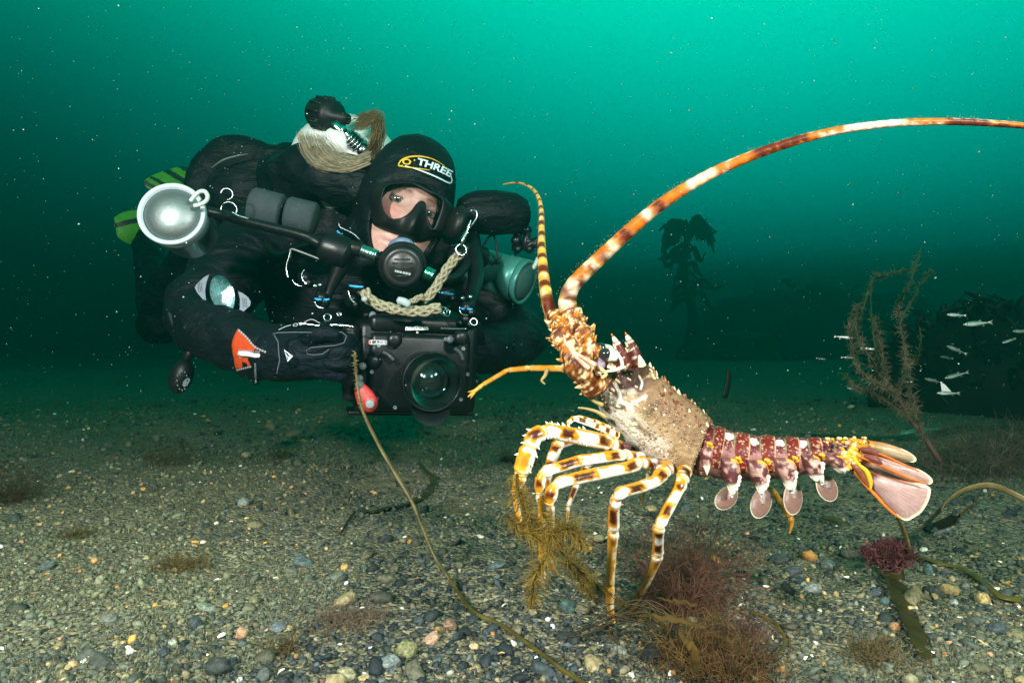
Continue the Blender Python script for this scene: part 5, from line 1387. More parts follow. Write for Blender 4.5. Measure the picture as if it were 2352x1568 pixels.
# ------------------------------------------------------------------ tank and valve
tank = empty("scuba_tank", P(790, 372, 1.55), "white scuba tank on the diver's back with black valve knob", "scuba tank")
TA = Vector((0.10, -0.97, 0.22)).normalized(); TC = P(784, 366, 1.38)
mb = MB(); R = PX(134, 1.38)
lathe(mb, TC - TA * 0.45, TA, [(0, R * .9), (0.02, R), (0.38, R), (0.42, R * .97), (0.455, R * .86), (0.48, R * .68), (0.497, R * .45), (0.506, R * .28), (0.512, .022), (0.54, .020)], 48, (0.80, 0.82, 0.80))
mb.build("cylinder", vmat("white_tank_paint", 0.4, 0.1, 60, 0.10, 12, 0.5), tank)
mb = MB(); kd = Vector((0.50, -0.35, -0.20)).normalized()
lathe(mb, P(724, 259, 1.36), kd, [(0, .022), (.006, .030), (.02, .033), (.05, .033), (.062, .029), (.066, .012), (.10, .011)], 28)
for i in range(12):
    a = i / 12 * 6.283; B = basis(kd); c = np.array(list(P(724, 259, 1.36))) + B[:, 2] * .034 + (B[:, 0] * math.cos(a) + B[:, 1] * math.sin(a)) * .0325
    tube(mb, [c - B[:, 2] * .016, c + B[:, 2] * .016], .004, 6)
mb.build("valve_knob", rubber_mat, tank)
mb = MB()
va = np.array(list(P(766, 286, 1.30))); vb = np.array(list(P(832, 345, 1.34)))
tube(mb, [va, va * .5 + vb * .5, vb], [.011, .014, .015], 16)
dv = (vb - va) / np.linalg.norm(vb - va)
for f in (.5, .6, .7, .8): ring(mb, va + (vb - va) * f, dv, .017, .0026, seg=24, rs=8)
ball(mb, va + (vb - va) * .25, .015); ball(mb, vb, .018)
mb.build("first_stage", steel_mat, tank)

# ------------------------------------------------------------------ regulator in the diver's mouth
reg = empty("diving_regulator", P(925, 615, 1.12), "black scuba regulator held in the diver's mouth", "regulator")
RC = P(925, 612, 1.075); RA = Vector((0.12, -0.95, -0.22)).normalized(); RR = PX(56, 1.075)
mb = MB()
lathe(mb, RC - RA * .05, RA, [(0, RR * .55), (.012, RR * .8), (.028, RR * .98), (.046, RR), (.054, RR * .95)], 40)
ball(mb, P(928, 586, 1.10), (.028, .026, .020)); tube(mb, [P(928, 562, 1.12), P(929, 560, 1.16), HL(0, -.082, .0)], [.017, .016, .015], 14)
bd = mb.build("regulator_body", rubber_mat, reg)
mb = MB(); tube(mb, spl([P(898, 566, 1.115), P(908, 556, 1.108), P(924, 553, 1.105), P(940, 558, 1.108), P(948, 570, 1.115)], 16), .006, 10, (0.10, 0.16, 0.24)); mb.build("mouthpiece", paint_mat, reg)
mb = MB(); lathe(mb, RC + RA * .0045, RA, [(0, RR * .86), (.006, RR * .82), (.010, RR * .66), (.009, RR * .62), (.012, RR * .52), (.013, 0.0001)], 40)
for k in range(-2, 3):
    B = basis(RA); c = np.array(list(RC)) + B[:, 2] * .017 + B[:, 1] * k * RR * .17
    L = RR * .42 * math.sqrt(max(0.1, 1 - (k / 3) ** 2)); tube(mb, [c - B[:, 0] * L, c + B[:, 0] * L], .0012, 6)
mb.build("purge_cover", vmat("regulator_plastic", 0.4, 0.1, 300, 0.1, 60, 0.5, tint=(0.008, 0.008, 0.009)), reg)
mb = MB(); rc_hit = lambda u, v: hit_plane(u, v, RC + RA * .0195, RA)
for x0, x1 in ((907, 911), (912, 917), (918, 923), (925, 930), (931, 937), (938, 943)):
    f = (x0 - 907) / 36; stroke([(x0, 622 + 8 * f), (x1, 623 + 8 * f)], 5, rc_hit, (0.30, 0.34, 0.35), mb, 3)
mb.build("cover_print", ink_mat, reg, smooth=False)
def ferrule(u0, v0, u1, v1, d, r, col):
    mb = MB(); a, b = np.array(list(P(u0, v0, d))), np.array(list(P(u1, v1, d)))
    for f in np.linspace(0, 1, 7): ring(mb, a + (b - a) * f, b - a, PX(r, d), PX(2.2, d), seg=22, rs=6)
    tube(mb, [a, b], PX(r * .95, d), 20)
    mb.build("collar", vmat("chromed_collar", 0.15, 0, var=0.1, metallic=1.0, tint=col), reg)
ferrule(832, 576, 864, 588, 1.07, 13, (0.55, 0.72, 0.70)); ferrule(978, 626, 994, 634, 1.07, 14, (0.20, 0.60, 0.50))
mb = MB(); tube(mb, spl([P(870, 592, 1.08), P(885, 598, 1.085), P(900, 604, 1.09)], 8), PX(17, 1.08), 16)
tube(mb, spl([P(830, 575, 1.07), P(800, 566, 1.07), P(760, 560, 1.09), P(700, 575, 1.14), P(640, 590, 1.22), P(600, 540, 1.34)], 30), PX(16, 1.07), 16)
tube(mb, spl([P(996, 636, 1.08), P(1040, 640, 1.12), P(1075, 600, 1.22), P(1080, 540, 1.32), P(1040, 480, 1.42)], 30), PX(11, 1.07), 14)
mb.build("hose", rubber_mat, reg)

# ------------------------------------------------------------------ hanging gauge
ga = empty("pressure_gauge", P(420, 860, 1.25), "black dive gauge hanging below the diver's elbow", "gauge")
mb = MB()
ball(mb, P(416, 864, 1.22), (PX(26, 1.22), PX(41, 1.22), .018), rot=basis((0.1, -1, 0), (0.35, 0, 1)), su=24, sv=16)
tube(mb, spl([P(426, 826, 1.22), P(438, 806, 1.22), P(442, 780, 1.24)], 10), PX(11, 1.22), 12)
mb.build("gauge_boot", rubber_mat, ga)
mb = MB(); gh = lambda u, v: hit_plane(u, v, P(418, 870, 1.198), (0, -1, 0))
poly_on(mb, [(421, 876), (426, 870), (434, 868), (436, 874), (430, 884), (423, 888), (419, 884)], gh, (0.11, 0.14, 0.14), .002, 24)
for a in np.linspace(0, 6.28, 13)[:-1]:
    c = (417 + 15 * math.cos(a) * .8, 872 + 22 * math.sin(a)); stroke([c, (c[0] + 2.5, c[1] + 3)], 1.8, gh, (0.16, 0.20, 0.20), mb, 3)
mb.build("gauge_dial", ink_mat, ga, smooth=False)
mb = MB(); tube(mb, spl([P(386, 672, 1.20), P(388, 705, 1.17), P(400, 745, 1.14), P(422, 785, 1.15), P(440, 808, 1.2)], 24), .004, 8, (0.02, 0.03, 0.035)); mb.build("strap", paint_mat, ga)
# ------------------------------------------------------------------ camera rig
rig = empty("camera_rig", P(955, 940, 1.15), "black underwater camera housing with glass dome held by the diver", "camera")
RY = Vector((0.30, -0.94, -0.06)).normalized(); RB = basis(RY, (0.04, 0, 1))
def RL(u, v, d): return np.array(list(P(u, v, d)))
mb = MB()
HCX = RL(950, 840, 1.15)
box(mb, HCX, (0.20, 0.150, 0.11), rot=RB, bev=0.012)
box(mb, RL(950, 745, 1.13), (0.155, 0.03, 0.085), rot=RB, bev=0.010)
box(mb, HCX + RB @ np.array((0.0, -0.005, 0.060)), (0.165, 0.125, 0.022), rot=RB, bev=0.009)
box(mb, RL(955, 722, 1.14), (0.06, 0.024, 0.05), rot=RB, bev=0.006)
for k in range(7):
    lathe(mb, HCX + RB @ np.array((-0.085 + 0.028 * k, 0.078, 0.01)), RB[:, 1], [(0, .006), (.008, .006), (.010, .004)], 14)
for sx in (-1, 1):
    for q in ((0.055, 0.02), (0.02, 0.0), (-0.025, 0.01)):
        lathe(mb, HCX + RB @ np.array((sx * 0.100, q[0], q[1])), RB[:, 0] * sx, [(0, .011), (.012, .011), (.016, .008)], 18)
housing = mb.build("housing", black_metal, rig)
# tray, handles
mb = MB()
box(mb, HCX + RB @ np.array((0, -0.080, -0.01)), (0.215, 0.008, 0.05), rot=RB, bev=0.003)
mb.build("tray", black_metal, rig)
for u, v0, v1, d in ((806, 752, 915, 1.06), (1078, 752, 905, 1.16)):
    mb = MB(); tube(mb, spl([P(u, v0, d), P(u - 3, (v0 + v1) / 2, d - .01), P(u, v1, d)], 20), .013, 14, shape=lambda t, a: 1 + 0.08 * np.sin(t * 60)); mb.build("handle", rubber_mat, rig)
# port, dome and the lens behind it
PC = RL(993, 876, 1.03); PR = PX(66, 1.03)
mb = MB()
lathe(mb, PC - np.array(list(RY)) * .075, RY, [(0, PR * .95), (.03, PR * .98), (.055, PR * 1.02), (.064, PR * 1.05), (.076, PR * 1.06), (.079, PR * 1.04), (.079, PR * 1.0), (.055, PR * .96), (.050, PR * .70), (.040, PR * .66)], 56)
mb.build("dome_port", black_metal, rig)
mb = MB(); B_ = RB
for sgn, a0, a1 in ((1, -2.25, -0.95),):
    n = 20; V = []
    for t in range(2):
        for i in range(n):
            a = a0 + (a1 - a0) * i / (n - 1); bell = math.sin(math.pi * i / (n - 1)) ** .6
            for r_, zf in ((PR * 1.05, -.012), (PR * (1.07 + .34 * bell), .022 * bell)):
                V.append(PC + B_[:, 0] * math.cos(a) * (r_ + t * .003) + B_[:, 1] * math.sin(a) * (r_ + t * .003) + B_[:, 2] * zf)
    F = []
    for t in range(2):
        for i in range(n - 1):
            o_ = t * 2 * n + 2 * i; F.append((o_, o_ + 1, o_ + 3, o_ + 2))
    for i in range(n - 1): F.append((2 * i + 1, 2 * n + 2 * i + 1, 2 * n + 2 * i + 3, 2 * i + 3))
    mb.add(V, F)
mb.build("sun_shade", black_metal, rig)
mb = MB(); lens_c = PC - np.array(list(RY)) * .030
lathe(mb, lens_c, RY, [(0, PR * .62), (.012, PR * .62), (.016, PR * .60), (.014, PR * .54)], 44)
lens_b = mb.build("lens_barrel", vmat("matt_black_barrel", 0.6, 0, var=.1, spec=.06, tint=(0.003, 0.004, 0.005)), rig)
mb = MB(); lathe(mb, lens_c, RY, [(.010, PR * .55), (.0165, PR * .46), (.0215, PR * .32), (.0240, PR * .16), (.0248, 0.0001)], 40, (0.008, 0.010, 0.012))
lens_g = mb.build("lens_glass", vmat("coated_lens_glass", 0.05, 0, var=0, spec=0.9, coat=1.0, tint=(0.006, 0.010, 0.012)), rig)
mb = MB(); prof = [(PR * .98 * math.sin(a) * .72, PR * .98 * math.cos(a)) for a in np.linspace(0.0, math.pi / 2 - .001, 20)]
lathe(mb, PC, RY, prof, 56, (1, 1, 1)); mb.build("glass_dome", glass_mat, rig)
mb = MB(); ring(mb, PC + np.array(list(RY)) * .001, RY, PR * 1.01, .0016, seg=64, rs=8); mb.build("dome_rim", vmat("dome_rim_metal", 0.25, 0, var=.1, metallic=.9, tint=(0.16, 0.18, 0.19)), rig)
# writing on the housing
top_hit = lambda u, v: hit_plane(u, v, RL(950, 755, 1.072), (0.24, -0.97, 0.05))
INK = (0.78, 0.80, 0.80)
lettering("nauticam", (931, 758), (984, 757), 11.0, top_hit, ink_mat, rig, (0.9, 0.92, 0.92), 0, bold=0.035, shear=0.1)
mb = MB(); o_hit = lambda u, v: top_hit(u, v)
stroke([(958.5 + 2 * math.cos(a), 763 + 2 * math.sin(a)) for a in np.linspace(0, 6.28, 12)], 1.0, o_hit, INK, mb, 24)
stroke([(962, 747), (963, 749)], 2, o_hit, INK, mb, 3); mb.build("index_mark", ink_mat, rig, smooth=False)
pl_hit = lambda u, v, l=0: hit_plane(u, v, RL(868, 787, 1.058 - l), (0.24, -0.97, 0.0))
mb = MB()
for a, b in (((850, 781), (888, 782)), ((888, 782), (888, 791)), ((888, 791), (850, 790)), ((850, 790), (850, 781))): stroke([a, b], 1.3, lambda u, v: pl_hit(u, v, .001), (0.62, 0.68, 0.70), mb, 4)
stroke([(849, 781), (849, 790)], 4, lambda u, v: pl_hit(u, v, .001), (0.55, 0.16, 0.16), mb, 4); stroke([(853.5, 781), (853.5, 790)], 3, lambda u, v: pl_hit(u, v, .001), (0.5, 0.5, 0.5), mb, 4)
mb.build("name_plate", ink_mat, rig, smooth=False)
lettering("A-D500", (862, 789), (886, 789.4), 6.2, lambda u, v: pl_hit(u, v, .0012), ink_mat, rig, (0.75, 0.8, 0.82), 0, bold=0.01, shear=0.2)
bs = lambda u, v: hit_plane(u, v, RL(690, 745, 0.985), (0.1, -1, 0.1))
lettering("PRO", (701, 738), (672, 744), 6.5, bs, ink_mat, person, (0.24, 0.27, 0.28), 0, bold=0.01)
mb = MB(); stroke([(640, 757), (655, 750), (668, 746)], 1.2, bs, (0.3, 0.32, 0.33), mb, 8); mb.build("lettering", ink_mat, person, smooth=False); mb = MB(); stroke([(702, 738), (716, 733), (735, 742)], 1.2, bs, (0.3, 0.32, 0.33), mb, 8); mb.build("lettering", ink_mat, person, smooth=False)
# red lever
mb = MB(); lc = [(823, 886), (832, 900), (842, 918)]
q = spl([(*RL(u, v, 1.03), r) for (u, v), r in zip(lc, (.009, .0125, .0155))], 14); tube(mb, q[:, :3], q[:, 3], 18, (0.42, 0.022, 0.020), up=(0, -1, 0), flat=.45)
ball(mb, RL(848, 924, 1.03), (.0135, .008, .015), (0.42, 0.022, 0.020))
lev = mb.build("release_lever", paint_mat, rig)
mb = MB()
tube(mb, [RL(824, 878, 1.03), RL(826, 890, 1.03)], .0075, 14, (0.13, 0.17, 0.18)); lathe(mb, RL(850, 927, 1.022), (0.1, -1, 0), [(0, .007), (.003, .007), (.004, .005)], 18, (0.22, 0.24, 0.25))
mb.build("lever_pin", paint_mat, rig)
for k in range(10):
    a = k / 10 * 6.283; mb = MB(); lathe(mb, HCX + RB @ np.array((0.078 * math.copysign(abs(math.cos(a)) ** .6, math.cos(a)), -0.005 + 0.058 * math.copysign(abs(math.sin(a)) ** .6, math.sin(a)), 0.0705)), RY, [(0, .0034), (.002, .0032), (.0026, .0022), (.0016, .0018)], 12, (0.16, 0.18, 0.18)); mb.build("screw", paint_mat, rig)
for pp in ([(880, 808), (893, 815), (905, 828)], [(1045, 800), (1058, 812), (1064, 828)]):
    mb = MB(); tube(mb, spl([RL(u, v, 1.055) for u, v in pp], 14), .005, 10, (0.012, 0.015, 0.017)); mb.build("lever", paint_mat, rig)
for u, v in ((848, 905), (858, 830), (905, 780), (1058, 775)):
    mb = MB(); lathe(mb, RL(u, v, 1.065), RY, [(0, .012), (.010, .012), (.014, .010), (.015, .004)], 20); mb.build("control_knob", black_metal, rig)
# grey buttons
for u, v, d in ((806, 814, 1.03), (833, 841, 1.045), (826, 869, 1.04), (872, 748, 1.09), (935, 719, 1.09), (1034, 780, 1.085), (856, 724, 1.08)):
    mb = MB(); lathe(mb, RL(u, v, d), (0.2, -1, 0.1), [(0, .006), (.004, .006), (.006, .0045)], 18, (0.10, 0.12, 0.13)); mb.build("button", paint_mat, rig)
dull_steel = vmat("dull_steel", 0.3, 0, var=.1, metallic=1.0, tint=(0.30, 0.33, 0.33))
# arms with balls, clamps and blue rings
def arm(rows, name="strobe_arm", mat=None):
    mb = MB(); q = spl([(*RL(u, v, d), PX(r, d)) for u, v, d, r in rows], 30); tube(mb, q[:, :3], q[:, 3], 16)
    return mb.build(name, mat or black_metal, rig)
arm([(745, 700, 1.08, 10), (760, 660, 1.08, 12), (790, 590, 1.08, 24), (770, 572, 1.08, 30)])
arm([(800, 585, 1.07, 34), (775, 575, 1.07, 38), (745, 566, 1.07, 36), (735, 563, 1.07, 20)])
arm([(740, 562, 1.07, 13), (690, 540, 1.06, 12), (560, 508, 1.01, 12), (505, 492, .98, 11), (470, 485, .97, 12)])
for (u, v), L, r in (((613, 481), 36, 43), ((692, 497), 33, 39)):
    mb = MB(); ax = Vector((0.96, 0.10, -0.22)).normalized(); d = 1.08; rr = PX(r, d); l = PX(L, d)
    lathe(mb, P(u, v, d) - ax * l, ax, [(0, rr * .9), (.004, rr), (2 * l - .004, rr), (2 * l, rr * .9)], 36)
    mb.build("foam_float", vmat("grey_foam", 0.8, 0.4, 300, 0.15, 80, 0.2, tint=(0.028, 0.040, 0.044)), rig)
for u, v, d in ((736, 655, 1.06), (724, 657, 1.06), (1080, 682, 1.10), (1062, 685, 1.1), (1058, 740, 1.1), (748, 738, 1.05)):
    mb = MB(); ball(mb, RL(u, v, d), PX(6, d)); mb.build("ball_joint", steel_mat, rig)
for u, v, d in ((700, 640, 1.08), (738, 686, 1.06), (818, 662, 1.07), (1072, 708, 1.10), (1027, 676, 1.11), (810, 690, 1.07), (1070, 735, 1.1)):
    mb = MB(); box(mb, RL(u, v, d + .015), (PX(34, d), PX(30, d), .03), rot=RB, bev=.008); ball(mb, RL(u, v - 2, d), PX(14, d)); lathe(mb, RL(u + 10, v + 12, d - .004), (0.1, -1, .2), [(0, .007), (.012, .006), (.014, .004)], 14)
    mb.build("clamp", black_metal, rig)
blue = vmat("blue_rubber_ring", 0.5, 0, var=0.1, tint=(0.02, 0.30, 0.62))
for a, b, d in (((724, 686), (738, 688), 1.03), ((745, 688), (756, 687), 1.03), ((803, 656), (834, 659), 1.035), ((1014, 672), (1041, 676), 1.08), ((1058, 708), (1066, 709), 1.07), ((1074, 709), (1084, 710), 1.07), ((775, 531), (786, 541), 1.10)):
    mb = MB(); tube(mb, spl([RL(*a, d), RL((a[0] + b[0]) / 2, (a[1] + b[1]) / 2 + .8, d - .003), RL(*b, d)], 8), PX(2.6, d), 8); mb.build("blue_ring", blue, rig)
wire = lambda pts, d, r, name="wire_loop", mat=None: (lambda m: (tube(m, spl([RL(u, v, d) for u, v in pts], 30), r, 8), m.build(name, mat or steel_mat, rig)))(MB())
wire([(662, 638), (658, 622), (659, 606), (664, 590), (667, 580)], 1.05, .0016)
wire([(666, 592), (667, 578), (671, 572), (700, 582), (734, 595)], 1.06, .0022, "bracket", vmat("dull_bracket", 0.4, 0, var=.2, metallic=.6, tint=(0.09, 0.10, 0.10)))
wire([(700, 619), (694, 628), (694, 640), (700, 648), (706, 653)], 1.04, .0012)
wire([(672, 642), (676, 650), (686, 656), (694, 657)], 1.05, .0009); wire([(800, 668), (803, 680), (809, 690), (815, 695)], 1.03, .0016)
wire([(722, 693), (728, 702), (736, 707), (744, 707)], 1.03, .0012); wire([(1056, 704), (1056, 714), (1062, 722), (1074, 724)], 1.06, .0013)
for pts in ([(757, 746), (790, 747), (812, 750)], [(1012, 754), (1045, 755), (1072, 755)], [(685, 742), (712, 745), (735, 748)]): wire(pts, 1.02 if pts[0][0] < 900 else 1.07, .0014, "edge_strip")
for u, v, R_, d in ((752, 729, 8, 1.02), (1088, 739, 8, 1.07), (779, 722, 4, 1.04)):
    mb = MB(); ring(mb, RL(u, v, d), (0.3, -1, 0.1), PX(R_, d), PX(2.2, d)); mb.build("eye_ring", steel_mat, rig)
for u, v, R_, d, a0, a1 in ((521, 446, 13, .99, -1.6, 1.6), (526, 481, 17, .985, -.6, 2.2)):
    mb = MB(); ring(mb, RL(u, v, d), (0.2, -1, 0.0), PX(R_, d), PX(1.5, d), a0=a0, a1=a1 + 1.5); mb.build("split_ring", dull_steel, rig)
wire([(533, 487), (545, 494), (556, 498), (570, 502)], .985, .0014)
wire([(778, 512), (782, 522), (792, 527), (812, 537), (826, 550)], 1.08, .0015, "cable", vmat("glossy_cable", 0.2, 0, var=0, tint=(0.02, 0.05, 0.05)))
# right-hand arms, barrel
arm([(1072, 730, 1.14, 15), (1082, 690, 1.15, 15), (1092, 640, 1.2, 18), (1090, 590, 1.24, 20), (1085, 545, 1.28, 18)])
arm([(1040, 590, 1.24, 26), (1075, 585, 1.26, 30), (1112, 592, 1.28, 24)])
mb = MB(); ax = Vector((0.85, 0.35, 0.05)).normalized(); bd_ = 1.30
lathe(mb, P(1072, 488, bd_), ax, [(-.018, .012), (-.014, .028), (0, PX(43, bd_)), (.02, PX(50, bd_)), (.06, PX(52, bd_)), (.10, PX(49, bd_)), (.122, PX(36, bd_)), (.130, .01)], 36)
bar = mb.build("focus_light", suit_mat, rig); folds(bar, .006, .03, 4)
mb = MB()
for u, v, r in ((1185, 522, 12), (1210, 528, 12), (1186, 552, 13), (1214, 555, 11), (1190, 572, 10), (1228, 560, 11), (1216, 572, 10)): ball(mb, RL(u, v, 1.36), PX(r, 1.36), su=16, sv=10)
tube(mb, [RL(1185, 520, 1.36), RL(1212, 530, 1.36)], PX(11, 1.36), 12); tube(mb, [RL(1190, 525, 1.37), RL(1186, 575, 1.37)], PX(11, 1.36), 12); tube(mb, [RL(1212, 530, 1.36), RL(1205, 572, 1.36)], PX(9, 1.36), 12); tube(mb, [RL(1206, 570, 1.36), RL(1240, 548, 1.36)], PX(10, 1.36), 12)
mb.build("clamp_arm", black_metal, rig)
mb = MB(); tube(mb, [RL(1190, 556, 1.37), RL(1183, 592, 1.39)], PX(4.5, 1.37), 12); lathe(mb, RL(1183, 585, 1.39), (-.1, 0, -1), [(0, .006), (.008, .0065), (.010, .003)], 14); mb.build("mounting_stem", steel_mat, rig)
wire([(1098, 575), (1112, 562), (1122, 545), (1132, 540), (1138, 552), (1142, 580), (1146, 606), (1138, 596), (1136, 606), (1130, 600), (1120, 600)], 1.34, .0022, "sync_cable", rubber_mat)
# strobes
cap_mat = vmat("frosted_strobe_cap", 0.46, 0.15, 160, 0.12, 30, 0.5, metallic=0.8, tint=(0.17, 0.20, 0.20))
water_lit_mat = vmat("water_lit_strobe_shell", 0.38, 0.08, 300, 0.12, 40, 0.4, metallic=0.25, tint=(0.045, 0.20, 0.175))  # far strobe's finish, with the green water light put into its colour
shaded_cap = vmat("shaded_strobe_cap", 0.5, 0.1, 160, 0.15, 30, 0.3, tint=(0.025, 0.075, 0.066))  # cap copy with the shade of facing away from the flash painted in
rim_mat = vmat("pale_strobe_rim", 0.45, 0.05, 300, 0.08, 60, 0.4, tint=(0.34, 0.43, 0.46))
body_mat = vmat("strobe_body", 0.35, 0.08, 300, 0.1, 40, 0.5, metallic=0.5, tint=(0.16, 0.22, 0.23))
loop_mat = vmat("pale_plastic_loop", 0.45, 0, var=.1, tint=(0.36, 0.44, 0.38))
def strobe(c, axis, R, L, loop_pts, loop_d, lab):
    e = empty("strobe_light", c, None, None); e.parent = rig; e.location = Vector(c) - ORIGIN[rig.name]; e['label'] = lab
    ax = Vector(axis).normalized(); c = Vector(c)
    mb = MB(); lathe(mb, c - ax * L, ax, [(0, R * .55), (.012, R * .78), (.02, R * .86), (L * .70, R * .90), (L * .71, R * .96), (L - .006, R * .97)], 48); mb.build("strobe_body", body_mat if c.y < 1.1 else water_lit_mat, e)
    mb = MB(); lathe(mb, c - ax * .006, ax, [(-.004, R * .97), (0, R), (.008, R), (.010, R * .98), (.0085, R * .86), (.003, R * .845)], 64); mb.build("strobe_rim", rim_mat if c.y < 1.1 else water_lit_mat, e)
    mb = MB(); lathe(mb, c, ax, [(-.003, R * .85), (.002, R * .80), (.008, R * .60), (.012, R * .36), (.0135, R * .12), (.0136, .0001)], 64); mb.build("diffuser_cap", cap_mat if c.y < 1.1 else shaded_cap, e)
    mb = MB(); tube(mb, spl([RL(u, v, loop_d) for u, v in loop_pts], 36), PX(5, loop_d), 12, up=tuple(ax)); mb.build("pull_loop", loop_mat, e)
strobe(P(395, 492, .95), (0.14, -0.97, 0.17), PX(74, .95), .105, [(438, 462), (446, 452), (458, 441), (470, 440), (477, 450), (474, 461), (462, 469), (446, 473)], .938, "round silver faced strobe")
strobe(P(1204, 648, 1.36), (0.84, -0.42, -0.33), PX(53, 1.36), .14, [(1221, 615), (1227, 608), (1233, 600), (1236, 592), (1236, 594), (1231, 606), (1224, 617)], 1.365, "teal lit cylindrical strobe seen from the side")

# ------------------------------------------------------------------ rope lanyard
lan = empty("rope_lanyard", P(930, 700, 1.05), "pale braided rope lanyard with steel clip tied across the camera", "rope")
def braid(pts, d, wpx):
    mb = MB(); n = 120; q = spl([RL(u, v, d) for u, v in pts], n); L = np.concatenate([[0], np.cumsum(np.linalg.norm(np.diff(q, axis=0), axis=1))]); r = PX(wpx / 2, d); tw = L / (r * 1.5)
    T, U, B = frames(q, (0, -1, 0))
    tube(mb, q, r * .78, 12, (0.13, 0.115, 0.07))
    for k in range(8):
        ph = 2 * math.pi * (k % 4) / 4; sgn = 1 if k < 4 else -1
        a = ph + sgn * tw * 1.05; rad = r * (.80 + .10 * np.sin(2 * a + ph))
        p = q + (np.cos(a) * rad)[:, None] * U + (np.sin(a) * rad)[:, None] * B
        tube(mb, p, r * .36, 7, lambda t, a_, v: lerp(np.array((0.20, 0.18, 0.11)), np.array((0.34, 0.31, 0.215)), fbm(v, 500, 2, k)), up=(0, -1, 0))
    mb.build("rope", rope_mat, lan)
braid([(836, 668), (850, 688), (884, 704), (930, 713), (972, 714), (1012, 706)], 1.02, 23)
braid([(972, 690), (992, 672), (1012, 642), (1034, 608), (1056, 582)], 1.04, 20)
braid([(944, 694), (956, 687), (972, 680)], 1.03, 13)
mb = MB(); q = spl([RL(u, v, 1.005) for u, v in ((914, 690), (926, 692), (940, 699))], 10); tube(mb, q, PX(9, 1.0), 12, (0.24, 0.30, 0.30), up=(0, -1, 0), flat=.5); mb.build("buckle", paint_mat, lan)
mb = MB(); lathe(mb, RL(838, 687, 1.005), (0, -1, 0.1), [(0, PX(7, 1)), (.004, PX(7, 1)), (.005, PX(4, 1))], 20, (0.24, 0.28, 0.27)); mb.build("tag", paint_mat, lan)
mb = MB(); ring(mb, RL(1059, 574, 1.03), (0.3, -1, 0.1), PX(12.5, 1.03), PX(2.6, 1.03)); mb.build("ring", steel_mat, lan)
mb = MB(); tube(mb, spl([RL(u, v, 1.03) for u, v in ((1060, 562), (1065, 548), (1072, 534), (1076, 520), (1082, 506))], 24), np.interp(np.linspace(0, 1, 24), [0, .15, .5, .7, 1], [.0030, .0042, .0034, .0022, .0014]), 10)
tube(mb, spl([RL(u, v, 1.035) for u, v in ((1076, 526), (1086, 514), (1094, 502), (1096, 492), (1092, 484), (1080, 484))], 24), .0017, 8); mb.build("bolt_snap", steel_mat, lan)
for c0, r0 in (((1018, 714), 9), ((1026, 718), 8)):
    mb = MB(); ring(mb, RL(*c0, 1.02), (0.5, -1, 0.2), PX(r0, 1.02), PX(1.6, 1.02)); mb.build("ring", steel_mat, lan)
# ------------------------------------------------------------------ seaweeds
olive = leafmat("olive_kelp", 0.4, 0.4, 60, 0.35)
feather = leafmat("feathery_weed", 0.8, 0.3, 60, 0.55)
KELP = (0.085, 0.060, 0.010); DARKK = (0.030, 0.024, 0.008); GOLD = (0.15, 0.095, 0.012)
def plant(name, label, cat, loc, group=None): return empty(name, loc, label, cat, group)
def pts3(rows, lift=0.004):
    """rows (u, v, depth or None for lying on the seabed, width px)"""
    out = []
    for u, v, d, w in rows:
        p = G(u, v, max(lift, .0055)) if d is None else P(u, v, d); out.append((*list(p), PX(w / 2, p.y)))
    return out
def ribbon(mb, rows, col, col2=None, n=70, flat=.10, up=(0, -.5, .85), ruffle=0.0, seed=0, twist=0.0):
    q = spl(pts3(rows), n); t = np.linspace(0, 1, n)
    if ruffle: q[:, 2] += ruffle * (vnoise(np.stack([t * 14, t * 0, t * 0], 1), 1, seed) - .5) * sstep(0, .1, t)
    c2 = col if col2 is None else col2
    tube(mb, q[:, :3], np.maximum(q[:, 3], .0006), 10, lambda tt, a, v: lerp(np.array(col), np.array(c2), fbm(v, 60, 3, seed)), up=up, flat=flat)
    return q
def plume(mb, rows, col, L, n_h, seed, stem=0.0011, dark=(0.06, 0.045, 0.008)):
    """stem clothed in fine soft hairs"""
    g = np.random.default_rng(seed); q = spl(pts3(rows), 60); tube(mb, q[:, :3], stem, 6, dark)
    T, U, B = frames(q, (0, -1, 0))
    for i in range(n_h):
        k = g.integers(0, 59); f = g.random(); p = q[k, :3] * (1 - f) + q[k + 1, :3] * f
        a = g.uniform(0, 6.283); d = np.cos(a) * B[k] + 0.6 * np.sin(a) * U[k] + g.normal(0, .3, 3); l = L * 1.35 * g.uniform(.3, 1) * (0.45 + 0.55 * math.sin(math.pi * min(1, (k + 4) / 62)))
        e = p + (d + T[k] * g.uniform(.2, .9)) * l; m = (p + e) / 2 + g.normal(0, .2, 3) * l; w = np.cross(e - p, g.normal(0, 1, 3)); w = w / np.linalg.norm(w) * .00024
        cc = np.array(col) * g.uniform(.6, 1.4)
        mb.add([p - w, p + w, m + w, m - w, e], [(0, 1, 2, 3), (3, 2, 4)], cc)
